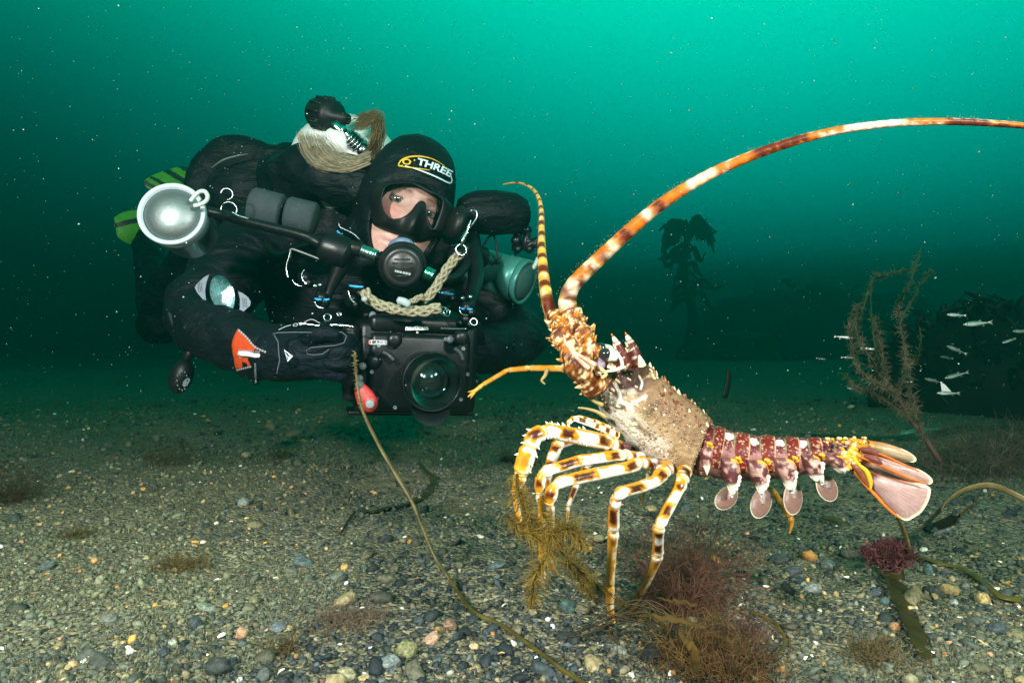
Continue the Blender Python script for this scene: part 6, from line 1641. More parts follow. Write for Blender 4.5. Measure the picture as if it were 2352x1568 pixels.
def bush(mb, base, n, h, spread, lean, col, col2, seed, thick=.0007, br=3, curl=.3, seg=3):
    """tangle of fine branching threads"""
    g = np.random.default_rng(seed); base = np.array(list(base))
    for i in range(n):
        b = base + np.array((g.normal(0, spread * .35), g.normal(0, spread * .35), 0)); L = h * g.uniform(.35, 1)
        d = np.array((g.normal(lean[0], .42), g.normal(lean[1], .42), 1.0)); d /= np.linalg.norm(d)
        pts = [b]; cur = d
        for k in range(5):
            cur = cur + g.normal(0, curl, 3); cur /= np.linalg.norm(cur); pts.append(pts[-1] + cur * L / 5)
        cc = lerp(np.array(col), np.array(col2), g.random()); pts = np.array(pts)
        tube(mb, pts, np.linspace(thick, thick * .4, 6), seg, cc, caps=False)
        for j in range(br):
            k = g.integers(1, 5); e = [pts[k]]; c2 = cur + g.normal(0, .8, 3)
            for _ in range(3): c2 = c2 / np.linalg.norm(c2) + g.normal(0, curl, 3); e.append(e[-1] + c2 / np.linalg.norm(c2) * L * .09)
            tube(mb, e, np.linspace(thick * .7, thick * .3, 4), seg, cc * g.uniform(.8, 1.3), caps=False)

# long bootlace weed from the camera down to the front
mb = MB()
ribbon(mb, [(815, 808, .82, 4), (819, 870, .82, 6), (832, 940, .81, 8), (868, 1018, .79, 9), (906, 1084, .775, 10), (944, 1148, .76, 9), (968, 1205, .745, 9), (1000, 1280, .725, 9), (1040, 1340, .71, 9), (1086, 1402, None, 9), (1150, 1434, None, 10), (1230, 1490, None, 10), (1305, 1546, None, 11), (1400, 1600, None, 11)], (0.075, 0.055, 0.012), (0.12, 0.09, 0.018), 140, .5, seed=3)
g = np.random.default_rng(4); q = spl(pts3([(815, 808, .82, 4), (819, 870, .82, 6), (832, 940, .81, 8)]), 60)
for i in range(260):
    k = g.integers(0, 60); e = q[k, :3] + g.normal(0, .0022, 3); w = np.array((0, 0, .0006)); mb.add([q[k, :3] - w, q[k, :3] + w, e], [(0, 1, 2)], (0.24, 0.19, 0.08))
tag(mb.build("bootlace_weed", olive, None, loc=P(1086, 1402, .688)), "long thin brown bootlace weed trailing from the red lever to the bottom edge", "seaweed")
# short kelp strip lying on the gravel
e = plant("kelp_strip", "curved brown kelp strip crossing the bootlace weed", "seaweed", G(900, 1165))
mb = MB(); ribbon(mb, [(962, 1062, None, 7), (974, 1078, None, 9), (992, 1090, None, 12), (997, 1102, None, 16), (985, 1124, None, 19), (955, 1146, None, 20), (905, 1162, None, 20), (860, 1172, None, 19), (815, 1176, None, 12)], KELP, DARKK, 80, .10, seed=5, ruffle=.006); mb.build("blade", olive, e)
mb = MB(); ribbon(mb, [(815, 1176, None, 7), (800, 1196, None, 6), (782, 1226, None, 4)], DARKK, None, 20, .8); mb.build("stalk", olive, e)
# feathery golden weed in front of the legs
e = plant("feathery_weed", "golden brown feathery weed draped in front of the lobster's front feet", "seaweed", G(1262, 1440))
mb = MB(); fd = .535; FC = (0.27, 0.175, 0.028)
for rows, L, n in (([(1188, 1088, fd, 2), (1190, 1130, fd, 2), (1205, 1168, fd, 2), (1232, 1205, fd, 2), (1258, 1235, fd, 2)], .012, 1500), ([(1166, 1184, fd, 2), (1190, 1205, fd, 2), (1220, 1222, fd, 2), (1258, 1246, fd, 2)], .012, 1500),
                   ([(1246, 1178, fd, 2), (1262, 1212, fd, 2), (1264, 1250, fd, 2), (1250, 1285, fd, 2), (1230, 1318, fd, 2), (1222, 1370, fd, 2), (1220, 1392, fd, 2)], .013, 1700), ([(1262, 1236, fd, 2), (1290, 1215, fd, 2), (1320, 1222, fd, 2), (1338, 1258, fd, 2)], .013, 1300),
                   ([(1262, 1222, fd, 2), (1296, 1272, fd + .03, 2), (1340, 1318, .61, 2), (1388, 1362, .655, 2), (1440, 1396, .66, 2), (1500, 1420, .64, 2)], .014, 2000), ([(1300, 1290, .58, 2), (1340, 1345, .62, 2), (1372, 1385, .65, 2)], .011, 700)):
    plume(mb, rows, FC, L, int(n * .5), len(rows) * 7 + n)
mb.build("foliage", feather, e)
mb = MB(); g = np.random.default_rng(12)
for i in range(15):
    u1 = g.uniform(1270, 1400); v1 = g.uniform(1330, 1480); tube(mb, spl([P(1560 + g.normal(0, 30), 1450 + g.normal(0, 30), .58), P(1480 + g.normal(0, 15), 1420 + g.normal(0, 22), .585), P((u1 + 1440) / 2, (v1 + 1410) / 2 + g.normal(0, 15), .60), P(u1, v1, .60)], 24), np.linspace(.0009, .0003, 24), 5, (0.055, 0.035, 0.010))
mb.build("stems", olive, e)
# reddish bush behind the hind leg, brown clump at the bottom edge
mb = MB(); bush(mb, G(1590, 1400), 190, .140, .042, (0.10, 0), (0.16, 0.060, 0.040), (0.26, 0.13, 0.085), 21, .0004, 5); bush(mb, G(1545, 1410), 90, .105, .03, (0.0, 0), (0.15, 0.055, 0.030), (0.22, 0.10, 0.06), 22, .0004, 5)
tag(mb.build("red_weed", feather, None, loc=G(1580, 1400)), "wispy reddish brown weed bush behind the lobster's hind leg", "seaweed")
mb = MB(); bush(mb, G(1600, 1520), 230, .055, .060, (0.1, 0), (0.13, 0.062, 0.012), (0.23, 0.13, 0.04), 23, .0005, 4, .45); bush(mb, G(1680, 1560), 200, .05, .045, (0, 0), (0.14, 0.065, 0.025), (0.25, 0.14, 0.06), 24, .0005, 4, .45)
for rows in ([(1470, 1410, .50, 4), (1520, 1416, .49, 12), (1570, 1424, .485, 12), (1620, 1440, .48, 5)], [(1510, 1372, .53, 3), (1560, 1380, .52, 9), (1600, 1392, .515, 4)], [(1560, 1450, .48, 10), (1590, 1490, .47, 22), (1600, 1540, .47, 14)]):
    ribbon(mb, rows, (0.085, 0.045, 0.006), (0.13, 0.075, 0.012), 30, .08, ruffle=.003, seed=int(rows[0][0]))
tag(mb.build("brown_weed", feather, None, loc=G(1600, 1520)), "dense brown weed clump with torn blades at the bottom edge", "seaweed")
# kelp with a dark red tuft on it, right
e = plant("tufted_kelp", "dark kelp blade with a maroon tuft growing on its stalk below the tail fan", "seaweed", G(2060, 1300))
mb = MB(); ribbon(mb, [(2044, 1285, None, 40), (2052, 1320, None, 52), (2064, 1360, None, 50), (2078, 1400, None, 44), (2098, 1440, None, 46), (2115, 1475, None, 50), (2128, 1500, None, 44), (2140, 1508, None, 10)], (0.030, 0.020, 0.004), (0.065, 0.042, 0.007), 70, .06, ruffle=.010, seed=8); mb.build("blade", olive, e)
mb = MB(); ribbon(mb, [(2060, 1300, None, 16), (2084, 1268, .60, 18), (2082, 1235, .60, 16), (2070, 1205, .605, 14), (2062, 1190, .61, 8)], KELP, DARKK, 30, .4); mb.build("stalk", olive, e)
mb = MB(); bush(mb, P(2032, 1290, .60), 420, .021, .016, (0, 0), (0.085, 0.016, 0.020), (0.20, 0.070, 0.065), 31, .0008, 3, .4); bush(mb, P(2056, 1284, .598), 260, .023, .010, (0.0, 0), (0.07, 0.012, 0.016), (0.17, 0.05, 0.05), 32, .0008, 3, .4); mb.build("tuft", feather, e)
# straps at the right edge
mb = MB(); ribbon(mb, [(2092, 1272, None, 10), (2150, 1290, None, 13), (2205, 1304, None, 15), (2252, 1332, None, 15), (2290, 1362, None, 16), (2308, 1372, None, 20), (2370, 1378, None, 26)], (0.12, 0.088, 0.010), (0.17, 0.12, 0.016), 60, .3, seed=9)
tag(mb.build("kelp_strap", olive, None, loc=G(2250, 1332)), "narrow golden kelp strap lying on gravel towards the right edge", "seaweed")
e = plant("curled_kelp", "arched kelp strap with folded dark blade behind the tail fan", "seaweed", G(2125, 1212))
mb = MB(); ribbon(mb, [(2118, 1212, None, 8), (2150, 1180, .66, 12), (2190, 1140, .68, 16), (2230, 1120, .69, 17), (2275, 1114, .69, 16), (2320, 1130, .69, 14), (2375, 1158, .68, 14)], (0.12, 0.085, 0.025), (0.22, 0.17, 0.08), 60, .25, up=(0, -1, .25), seed=10); mb.build("strap", olive, e)
mb = MB(); ribbon(mb, [(2120, 1212, None, 10), (2150, 1208, None, 20), (2190, 1192, .67, 24), (2225, 1166, .68, 22), (2246, 1146, .69, 8)], (0.055, 0.036, 0.008), (0.09, 0.06, 0.015), 40, .1, up=(0, -1, .4), seed=11); mb.build("blade", olive, e)
mb = MB(); ribbon(mb, [(1724, 1404, None, 7), (1762, 1418, None, 9), (1790, 1442, None, 8), (1802, 1472, None, 7), (1788, 1500, None, 8), (1760, 1510, None, 8), (1728, 1506, None, 6)], KELP, GOLD, 50, .4, seed=12)
tag(mb.build("curled_strap", olive, None, loc=G(1760, 1450)), "thin brown weed strap curled into a loop on the gravel", "seaweed")
mb = MB(); ribbon(mb, [(1888, 1186, None, 10), (1906, 1190, None, 13), (1928, 1196, None, 13), (1946, 1204, None, 5)], KELP, GOLD, 24, .15, seed=13)
tag(mb.build("weed_scrap", olive, None, loc=G(1906, 1192)), "short brown weed scrap on gravel under the tail paddles", "seaweed")
# dark kelp lying behind the tail
mb = MB(); ribbon(mb, [(1835, 996, None, 6), (1900, 1000, None, 16), (1990, 1006, None, 22), (2080, 1006, None, 24), (2140, 1000, None, 22), (2200, 986, None, 26), (2280, 984, None, 26), (2380, 986, None, 30)], (0.022, 0.024, 0.008), (0.035, 0.036, 0.012), 60, .22, seed=14)
tag(mb.build("dark_kelp", olive, None, loc=G(2080, 1006)), "long dark kelp frond lying flat behind the tail fan", "seaweed")
mb = MB(); ribbon(mb, [(2070, 996, None, 8), (2095, 990, None, 14), (2130, 986, None, 10), (2160, 984, None, 4)], (0.10, 0.30, 0.20), (0.16, 0.42, 0.30), 24, .2, seed=15)
tag(mb.build("sea_lettuce", olive, None, loc=G(2095, 990)), "pale green sea lettuce scrap beside the dark kelp frond", "seaweed")
# bushy weed at the right edge, tall wispy weed
mb = MB(); bush(mb, G(2230, 1085), 300, .135, .17, (0.02, 0), (0.13, 0.10, 0.062), (0.30, 0.23, 0.16), 41, .0007, 5, .4); bush(mb, G(2330, 1060), 220, .15, .13, (0, 0), (0.12, 0.085, 0.05), (0.24, 0.18, 0.12), 42, .0007, 5, .4)
tag(mb.build("bushy_weed", feather, None, loc=G(2270, 1080)), "pale brown bushy weed behind the tail fan at the right edge", "seaweed")
def wispy():
    e = plant("wispy_weed", "tall wispy branching weed standing behind the tail fan", "seaweed", G(2160, 1060)); mb = MB(); g = np.random.default_rng(51); d = .98
    main = [(2160, 1060, d), (2120, 1000, d), (2085, 955, d), (2060, 905, d), (2030, 868, d)]
    hub = spl([P(*q) for q in main], 30); tube(mb, hub, np.linspace(.004, .0022, 30), 7, (0.12, 0.075, 0.055)); st = mb.build("stem", feather, e)
    mb = MB()
    tips = [((2060, 905), (1975, 850), (1958, 800), (1948, 742), 1), ((2085, 955), (2000, 900), (1960, 890), (1945, 862), 1), ((2030, 868), (1985, 800), (1962, 740), (1972, 700), 1), ((2030, 868), (2010, 800), (2000, 690), (2005, 640), 0),
            ((1972, 740), (1985, 700), (2000, 650), (2015, 625), 0), ((2015, 640), (2040, 630), (2080, 622), (2100, 618), 0), ((2060, 905), (2085, 840), (2070, 760), (2062, 700), 1), ((2062, 700), (2085, 660), (2100, 620), (2112, 580), 0), ((2070, 730), (2100, 680), (2120, 640), (2142, 622), 0),
            ((2085, 955), (2090, 880), (2078, 820), (2076, 800), 1), ((2040, 880), (2030, 830), (2020, 780), (2005, 730), 1), ((2085, 950), (2050, 900), (2010, 880), (1985, 866), 1), ((2120, 1000), (2105, 960), (2100, 930), (2098, 905), 1), ((2070, 870), (2100, 830), (2115, 790), (2112, 750), 0)]
    for a, b, c, e_, warm in tips:
        dd = d + g.normal(0, .02); q = spl([P(*a, dd), P(*b, dd + g.normal(0, .02)), P(*c, dd + g.normal(0, .02)), P(*e_, dd)], 40)
        c1, c2 = ((0.075, 0.065, 0.035), (0.18, 0.145, 0.085)) if warm else ((0.03, 0.06, 0.02), (0.06, 0.10, 0.04))
        tube(mb, q, np.linspace(.0018, .0006, 40), 5, c1)
        for i in range(340 if warm else 130):
            k = g.integers(0, 40); l = .009 * g.uniform(.3, 1.3) * (1.35 if warm else 1.0); v = g.normal(0, 1, 3); v /= np.linalg.norm(v); w = np.cross(v, (0.3, 1, .2)) * .0003
            f = q[k] + v * l; m = (q[k] + f) / 2 + g.normal(0, .25, 3) * l * .5; mb.add([q[k] - w, q[k] + w, m + w, m - w, f], [(0, 1, 2, 3), (3, 2, 4)], lerp(np.array(c1), np.array(c2), g.random()))
    mb.build("foliage", feather, e)
wispy()
# small weeds on the left and mid ground
for u, v, n, h, sp, c1, c2, lab, sd in ((20, 1150, 130, .10, .06, (0.06, 0.04, 0.016), (0.14, 0.09, 0.04), "dark brown weed bush at the left edge", 61), (400, 1065, 80, .085, .08, (0.08, 0.055, 0.018), (0.16, 0.11, 0.045), "brown weed bush on gravel below the pressure gauge", 62),
                                   (410, 1305, 120, .028, .045, (0.16, 0.10, 0.02), (0.26, 0.18, 0.06), "golden fuzzy weed tuft in the left foreground gravel", 63), (175, 1235, 80, .028, .035, (0.13, 0.10, 0.025), (0.2, 0.16, 0.05), "olive weed tuft in gravel right of the dark bush", 64),
                                   (640, 1050, 60, .04, .06, (0.06, 0.065, 0.02), (0.11, 0.11, 0.04), "mossy green weed patch below the diver's glove", 65), (2015, 1510, 200, .028, .03, (0.2, 0.14, 0.06), (0.3, 0.23, 0.12), "pale fluffy weed ball left of the kelp blade tip", 66),
                                   (1010, 1440, 0, .03, .03, (0.2, 0.14, 0.06), (0.3, 0.23, 0.12), "", 67), (1165, 1060, 60, .045, .02, (0.07, 0.04, 0.03), (0.12, 0.07, 0.045), "small dark weed left of the lobster's front leg", 68), (650, 1500, 50, .028, .02, (0.13, 0.09, 0.03), (0.22, 0.16, 0.07), "thin brown weed sprig at the bottom left of centre", 69),
                                   (800, 1430, 220, .022, .05, (0.22, 0.15, 0.10), (0.30, 0.22, 0.15), "pinkish fuzzy growth on stones left of the bootlace weed", 70), (1700, 1470, 160, .03, .03, (0.17, 0.085, 0.06), (0.27, 0.15, 0.11), "pinkish weed tuft inside the curled strap loop", 71)):
    if not n: continue
    mb = MB(); bush(mb, G(u, v), n, h, sp, (0.0, 0), c1, c2, sd, .00042, 5, .5); tag(mb.build("weed_tuft", feather, None, loc=G(u, v)), lab, "seaweed")
# dark blades and tall kelp in the distance
mb = MB(); ribbon(mb, [(1664, 912, 2.3, 14), (1670, 890, 2.3, 14), (1674, 868, 2.3, 13), (1673, 850, 2.3, 8)], (0.012, 0.016, 0.008), None, 20, .2, up=(0, -1, 0)); tag(mb.build("upright_blade", olive, None, loc=P(1664, 912, 2.3)), "short dark upright weed blade behind the lobster's back", "seaweed")
def far_kelp(u0, v0, u1, v1, d, R, lab, seed):
    g = np.random.default_rng(seed); p0 = P(u0, v0, d); p0.z = gz(p0.x, p0.y) - .02; e = plant("kelp", lab, "kelp", p0)
    mb = MB(); tip = P(u1, v1, d); q = spl([p0, p0.lerp(tip, .35) + Vector((.10, 0, 0)), p0.lerp(tip, .7) + Vector((-.05, 0, 0)), tip], 24); tube(mb, q, np.linspace(.09, .05, 24), 9, (0.02, 0.016, 0.006)); mb.build("stalk", olive, e)
    mb = MB()
    for i in range(110):
        b = tip if i % 3 else Vector(q[int(g.integers(10, 23))]); a = g.uniform(0, 6.28); L = R * g.uniform(.6, 1.25); dx, dy = math.cos(a), math.sin(a)
        pts = [b, b + Vector((dx * L * .4, dy * L * .4, L * g.uniform(.1, .5))), b + Vector((dx * L * .75, dy * L * .7, L * g.uniform(-.2, .3))), b + Vector((dx * L, dy * L * .9, L * g.uniform(-.75, .45)))]
        qq = spl(pts, 16); tube(mb, qq, R * .10 * np.sin(np.linspace(.25, 3.0, 16)) + .004, 8, (0.022, 0.020, 0.006), flat=.06, up=(dy, -dx, .5))
    mb.build("foliage", olive, e)
far_kelp(1575, 825, 1580, 535, 10.6, .42, "tall dim kelp stalk looming in the green water beneath the long antenna", 1)
# ------------------------------------------------------------------ rocks far behind
rock_mat = vmat("weedy_rock", 0.9, 0.8, 12, 0.5, 5, 0.1)
def rock(name, lab, c, r, col, seed, weeds=0, wh=.2):
    g = np.random.default_rng(seed); c = Vector(c); c.z = gz(c.x, c.y); e = empty(name, c, lab, "rock"); mb = MB()
    v, f = sphere_base(60, 36); n = fbm(v + seed, 1.6, 4, seed); w = v * np.array(r) * (0.62 + 0.75 * n)[:, None]; mb.add(w + np.array(list(c)), f, lerp(np.array(col) * .6, np.array(col) * 1.3, fbm(v, 5, 3, seed + 2))); mb.build("rock_body", rock_mat, e)
    if weeds:
        mb = MB()
        for i in range(weeds):
            k = g.integers(0, len(v))
            if v[k, 2] < 0.05: continue
            b = w[k] + np.array(list(c)); L = wh * g.uniform(.4, 1.2); d = v[k] * .7 + np.array((g.normal(0, .5), g.normal(0, .5), .8)); d /= np.linalg.norm(d)
            q = spl([b, b + d * L * .5, b + d * L + np.array((g.normal(0, .3) * L, 0, -.25 * L))], 9); tube(mb, q, L * .13 * np.sin(np.linspace(.4, 2.9, 9)) + .002, 6, (0.014, 0.014, 0.006), flat=.12, up=tuple(g.normal(0, 1, 3)))
        mb.build("foliage", olive, e)
rock("weedy_rock", "dark weed covered rock behind the small fish at the right edge", P(2320, 900, 2.9), (.55, .45, .42), (0.012, 0.014, 0.008), 3, 700, .13)
rock("far_reef", "broad dim reef mound in the green distance behind the lobster", P(1860, 795, 14.0), (2.6, 1.6, 1.5), (0.022, 0.026, 0.012), 5, 120, .4)
rock("mossy_rock", "low mossy green rock in the distance left of the reef mound", P(1670, 805, 10.0), (.8, .7, .40), (0.035, 0.06, 0.015), 8, 90, .10)
# ------------------------------------------------------------------ fish
fish_mat = vmat("silver_fish_skin", 0.25, 0.1, 300, 0.15, 150, 0.6, metallic=0.35)
def fish(u0, u1, v, dv, d, lab, bright=1.0, fat=1.0):
    """small fry with its head at u0 and tail at u1"""
    h = P(u0, v, d); t = P(u1, v + dv, d + .004); ax = (t - h); L = ax.length; a = np.array(list(ax / L)); c = (h + t) / 2; e = empty("fish", c, lab, "fish", "shoal of small silver fish")
    h = np.array(list(h)); up = np.array((0, 0, 1.)); up -= a * np.dot(up, a); up /= np.linalg.norm(up); sd = np.cross(a, up)
    s = np.linspace(0, .86, 18); hh = L * fat * np.interp(s, [0, .08, .22, .4, .6, .86], [.012, .055, .085, .082, .05, .018])
    mb = MB()
    def col(tt, an, vv):
        y = np.cos(an); k = lerp(np.array((0.55, 0.60, 0.58)) * bright, np.array((0.16, 0.17, 0.12)) * bright, sstep(.1, .8, y)); k = lerp(k, np.array((0.85, 0.86, 0.84)) * bright, np.exp(-((tt - .3) / .16) ** 2) * sstep(.3, -.4, y)); return k
    tube(mb, [h + a * L * q for q in s], hh, 14, col, up=tuple(up)); bo = mb.build("body", fish_mat, e)
    for v_ in bo.data.vertices: pass
    mb = MB(); b = h + a * L * .84
    mb.add([b + up * L * .018, b - up * L * .018, b + a * L * .16 - up * L * .075, b + a * L * .10, b + a * L * .16 + up * L * .075, b + sd * L * .006], [(0, 1, 5), (1, 2, 3, 5), (5, 3, 4, 0), (1, 0, 3)], (0.35, 0.36, 0.28)); mb.build("tail", fish_mat, e)
    for q, z in ((.45, 1), (.55, -1)):
        mb = MB(); k = h + a * L * q + up * z * L * .06 * fat; mb.add([k, k + a * L * .16, k + a * L * .14 + up * z * L * .05, k + sd * L * .004], [(0, 1, 2), (0, 3, 2), (3, 1, 2)], (0.25, 0.26, 0.2)); mb.build("fin", fish_mat, e)
    for z in (1, -1):
        mb = MB(); ball(mb, h + a * L * .085 + sd * z * L * .045 * fat + up * L * .012, L * .022, (0.006, 0.006, 0.008), su=10, sv=8); mb.build("eye", eye_mat, e)
for q in ((2175, 2221, 722, 3, 1.25, "topmost small silver fish, with an orange glint on its tail", 1.0), (2213, 2281, 745, -5, 1.25, "larger silver fish just above the dark weedy rock", 1.0), (1959, 1915, 776, -4, 1.2, "thin bright silver fish left of the wispy weed's top", 1.0),
          (2012, 1976, 802, -3, 1.2, "silver fish half hidden among the wispy weed fronds", .9), (2326, 2370, 760, 2, 1.4, "silver fish cut by the right edge of the picture", .6), (2175, 2222, 794, 20, 1.4, "brownish fish tilted head up before the weedy rock", .5), (2170, 2226, 868, -14, 1.35, "silver fish tilted head down above the pale finned fish", .7),
          (2124, 2166, 869, 10, 1.5, "dim brown fish right of the wispy weed stem", .45), (2152, 2206, 902, 1, 1.25, "lowest fish, with a bright white fin raised", 1.0), (1964, 1931, 821, -1, 1.35, "small dim fish left of the wispy weed", .6), (1897, 1874, 825, -3, 1.6, "faint fish nearest to the lobster's back", .4),
          (2302, 2334, 787, -10, 1.3, "pale fish between the rock's weeds and the right edge", .8), (2098, 2076, 876, 2, 1.2, "tiny pale fish touching the wispy weed stem", .8), (1946, 1962, 891, 2, 1.2, "tiny silver fish low beside the wispy weed base", .8), (2159, 2190, 818, 6, 1.8, "faint greenish fish deep in front of the rock", .3)):
    fish(*q)
mb = MB(); mb.add([P(2163, 898, 1.247), P(2185, 899, 1.247), P(2172, 884, 1.245), P(2160, 876, 1.243), P(2168, 888, 1.252)], [(0, 1, 2, 3), (0, 4, 3), (1, 4, 2)], (0.8, 0.8, 0.74))
ORIG_F = [o for o in S.objects if o.name.startswith("fish") and 'lowest' in o.get('label', '')][0]; mb.build("raised_fin", paint_mat, ORIG_F)
# ------------------------------------------------------------------ tiny pale crab among the gravel
cr = empty("crab", G(1376, 1246), "tiny pale see-through crab on gravel left of the lobster's fourth leg", "crab")
mb = MB(); cc = G(1376, 1246) + Vector((0, 0, .006)); ball(mb, cc, (.0085, .006, .0045), (0.34, 0.30, 0.17), su=16, sv=10, noise=.15); mb.build("shell", shell_mat, cr)
for sx in (-1, 1):
    for k, (lx, lz) in enumerate(((1.0, .6), (1.15, .2), (1.1, -.2), (.9, -.5))):
        mb = MB(); b = cc + Vector((sx * .007, -.002, 0)); tube(mb, spl([b, b + Vector((sx * .006 * lx, -.003, .004 + .003 * lz)), b + Vector((sx * .011 * lx, -.005, -.004 - .002 * k * 0))], 10), .0008, 6, (0.45, 0.42, 0.26)); mb.build("leg", shell_mat, cr)
# ------------------------------------------------------------------ stones and shells one can tell apart
def stone(u, v, w, h, col, lab, name="stone", seed=0, cat="stone", spec=0.0):
    p = G(u, v); mb = MB(); rx = PX(w / 2, p.y); rz = PX(h / 2, p.y); vv, f = sphere_base(28, 18); n = fbm(vv + seed * 3.1, 1.5, 3, seed)
    q = vv * np.array((rx, (rx + rz) * .5, rz)) * (.72 + .56 * n)[:, None]; a = random.uniform(-.35, .35); R = np.array(Matrix.Rotation(a, 3, 'Y'))
    c = np.array(list(p)) + np.array((0, 0, rz * .55)); cn = fbm(vv + seed, 9, 3, seed + 4); ccol = lerp(np.array(col) * .6, np.array(col) * 1.35, sstep(.3, .7, cn))
    mb.add(q @ R.T + c, f, ccol); tag(mb.build(name, stone_mat, None, loc=p), lab, cat)
SL = (0.045, 0.055, 0.060); TN = (0.24, 0.18, 0.085); OL = (0.13, 0.125, 0.062); TE = (0.055, 0.095, 0.085); GR = (0.19, 0.20, 0.185)
for i, q in enumerate(((1866, 1359, 40, 24, GR, "grey speckled oval stone right of the curled strap"), (1825, 1315, 44, 20, SL, "flat blue black slate above the grey speckled stone"), (1951, 1278, 44, 22, (0.12, 0.11, 0.08), "grey brown flat stone left of the maroon tuft"), (1790, 1292, 46, 24, (0.05, 0.06, 0.06), "dark wedge shaped stone below the tail paddles"),
    (2034, 1386, 26, 20, TE, "teal grey round pebble beside the kelp blade"), (2257, 1386, 30, 34, (0.36, 0.26, 0.10), "yellow tan angular stone under the golden strap"), (2056, 1446, 26, 22, (0.32, 0.16, 0.07), "orange brown round pebble on the kelp blade's left"), (2132, 1319, 18, 32, TE, "dark green upright pebble under the golden strap's start"),
    (2188, 1388, 24, 14, (0.38, 0.38, 0.34), "pale grey pebble left of the yellow tan stone"), (1902, 1304, 32, 24, GR, "light grey stone between slate and flat brown stone"), (2012, 1366, 30, 20, SL, "dark slate pebble left of the teal grey pebble"), (2164, 1222, 42, 20, (0.11, 0.13, 0.12), "grey flat stone under the folded kelp blade"),
    (934, 1503, 50, 40, (0.17, 0.165, 0.075), "olive wedge shaped stone at the bottom left of the bootlace weed"), (1309, 1402, 46, 34, TE, "dark teal round stone left of the lobster's fourth foot"), (1142, 1303, 40, 16, (0.075, 0.105, 0.11), "blue grey flat stone left of the feathery weed"), (893, 1533, 56, 34, (0.15, 0.165, 0.16), "speckled grey stone below the olive wedge stone"),
    (1036, 1441, 38, 26, (0.20, 0.12, 0.075), "pinkish brown stone beside the bootlace weed bend"), (798, 1556, 48, 28, (0.22, 0.20, 0.12), "tan grey stone cut by the bottom edge"), (961, 1430, 26, 18, SL, "black pebble above the olive wedge stone"),
    (1224, 1410, 20, 16, TN, "tan pebble left of the dark teal round stone"), (696, 1298, 52, 26, (0.075, 0.10, 0.10), "grey slate stone in the middle left gravel"), (559, 1160, 28, 22, GR, "pale grey pointed stone in the left gravel"), (474, 1400, 46, 20, (0.13, 0.15, 0.11), "grey green long stone near the golden tuft"),
    (584, 1384, 26, 20, OL, "olive pebble right of the grey green long stone"), (449, 1441, 28, 34, SL, "upright dark slate pebble at lower left"), (106, 1306, 44, 20, (0.08, 0.105, 0.10), "slate stone below the olive tuft on the left"), (638, 1447, 38, 22, (0.09, 0.11, 0.12), "blue grey stone at lower left of the bootlace weed"),
    (396, 1482, 20, 18, (0.34, 0.36, 0.28), "pale greenish pebble at the lower left"), (377, 1505, 24, 24, (0.035, 0.04, 0.05), "black pebble below the pale greenish pebble"), (250, 1430, 44, 26, (0.12, 0.125, 0.10), "broad grey stone at the far lower left"), (1420, 1500, 40, 24, (0.13, 0.14, 0.12), "grey stone under the brown weed stems"), (2290, 1450, 44, 26, SL, "dark slate stone near the lower right corner"))):
    stone(*q[:5], q[5], "stone" if q[2] > 30 else "pebble", i + 1)
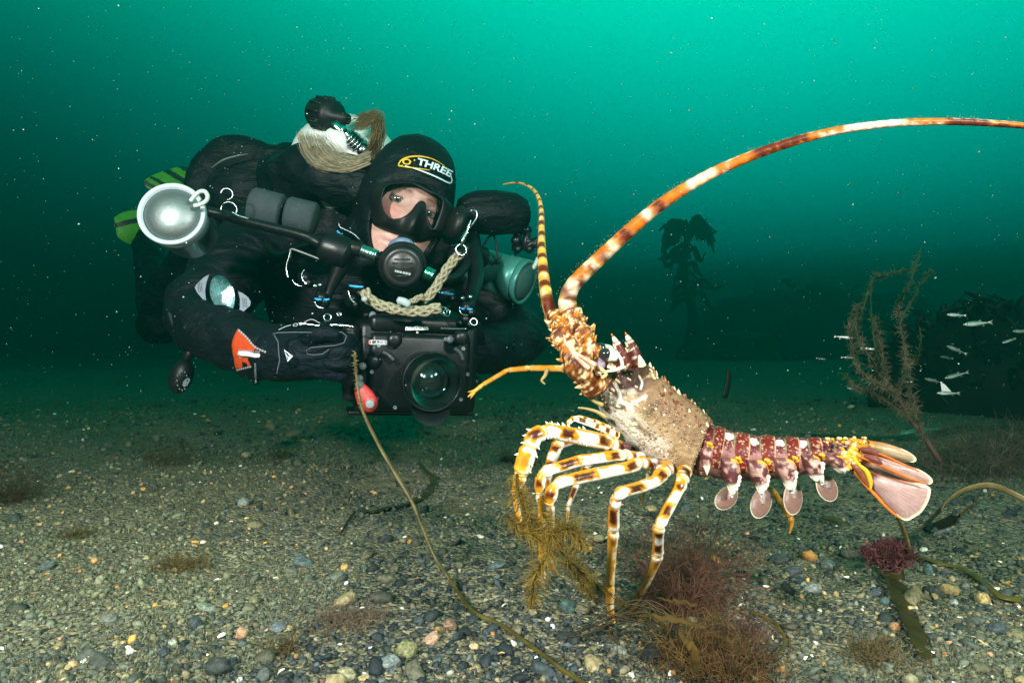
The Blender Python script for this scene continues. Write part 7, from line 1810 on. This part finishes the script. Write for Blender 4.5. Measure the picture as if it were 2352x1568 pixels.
for i, q in enumerate(((1098, 1234, 26, 9, (0.66, 0.56, 0.42), "white striped shell on gravel left of the lobster's feet"), (2121, 1264, 18, 9, (0.78, 0.72, 0.6), "white shell chip right of the maroon tuft"), (1087, 1489, 26, 16, (0.58, 0.36, 0.20), "pale orange scallop piece by the bootlace weed"), (791, 1306, 18, 14, (0.55, 0.30, 0.10), "orange shell right of the grey slate stone"),
    (1258, 1424, 13, 9, (0.8, 0.8, 0.76), "small white shell chip below the teal stone"), (298, 1500, 18, 16, (0.72, 0.68, 0.58), "white shell lump at lower left"), (356, 1391, 11, 10, (0.62, 0.30, 0.05), "bright orange shell bit left of the long stone"), (217, 1291, 15, 14, (0.6, 0.30, 0.10), "orange shell at the middle left"), (838, 1560, 36, 14, (0.34, 0.25, 0.12), "banded tan shell at the bottom edge"), (526, 1561, 13, 12, (0.62, 0.40, 0.2), "cream orange shell at the bottom edge left of centre"), (1160, 1490, 20, 10, (0.42, 0.22, 0.14), "reddish shell right of the scallop piece"))):
    stone(*q[:5], q[5], "shell", 50 + i, "shell")
# ------------------------------------------------------------------ marine snow
def snow():
    g = np.random.default_rng(77); n = 3000; inv = g.uniform(1 / 3.8, 1 / .45, n); d = 1 / inv; u = g.uniform(-300, 2652, n); v = g.uniform(-100, 900, n)
    x = (u - 1176) * K * d; z = CAM_H + (784 - v) * K * d; s = .00024 + .00075 * g.random(n) ** 9; s *= np.maximum(.8, d / 1.1)
    bv, bf = ico(1); bv = bv[:, :]; w = bv[None] * s[:, None, None] * g.uniform(.5, 1.5, (n, len(bv), 1)) + np.stack([x, d, z], 1)[:, None]
    col = np.repeat(np.array((0.20, 0.30, 0.28))[None] * g.uniform(.4, 1.1, n)[:, None], len(bv), 0)
    f = (bf[None] + (np.arange(n) * len(bv))[:, None, None]).reshape(-1, 3)
    tag(fast_mesh("marine_snow", w.reshape(-1, 3), f, col, vmat("drifting_flakes", .8, 0, var=0)), "pale specks of plankton drifting in the water", "marine snow", kind='stuff')
snow()
# ------------------------------------------------------------------ water haze
def make_haze():
    mb = MB()
    lo = Vector((-22.5, -22.5, -1.5)); hi = Vector((22.5, 22.5, 2.35))
    box(mb, (lo + hi) / 2, hi - lo)
    m = bpy.data.materials.new("water_haze"); m.use_nodes = True; t = m.node_tree; t.nodes.clear()
    o = N(t, 'ShaderNodeOutputMaterial'); v = N(t, 'ShaderNodeVolumePrincipled')
    v.inputs['Color'].default_value = (0.0, 0.175, 0.160, 1)
    v.inputs['Absorption Color'].default_value = (0.0, 0.0, 0.0, 1)
    v.inputs['Density'].default_value = HAZE
    v.inputs['Anisotropy'].default_value = 0.75
    t.links.new(v.outputs[0], o.inputs['Volume'])
    h = mb.build("haze", m, None, smooth=False)
    tag(h, "green plankton haze in the water", "haze", kind='stuff')
HAZE = 0.165
make_haze()
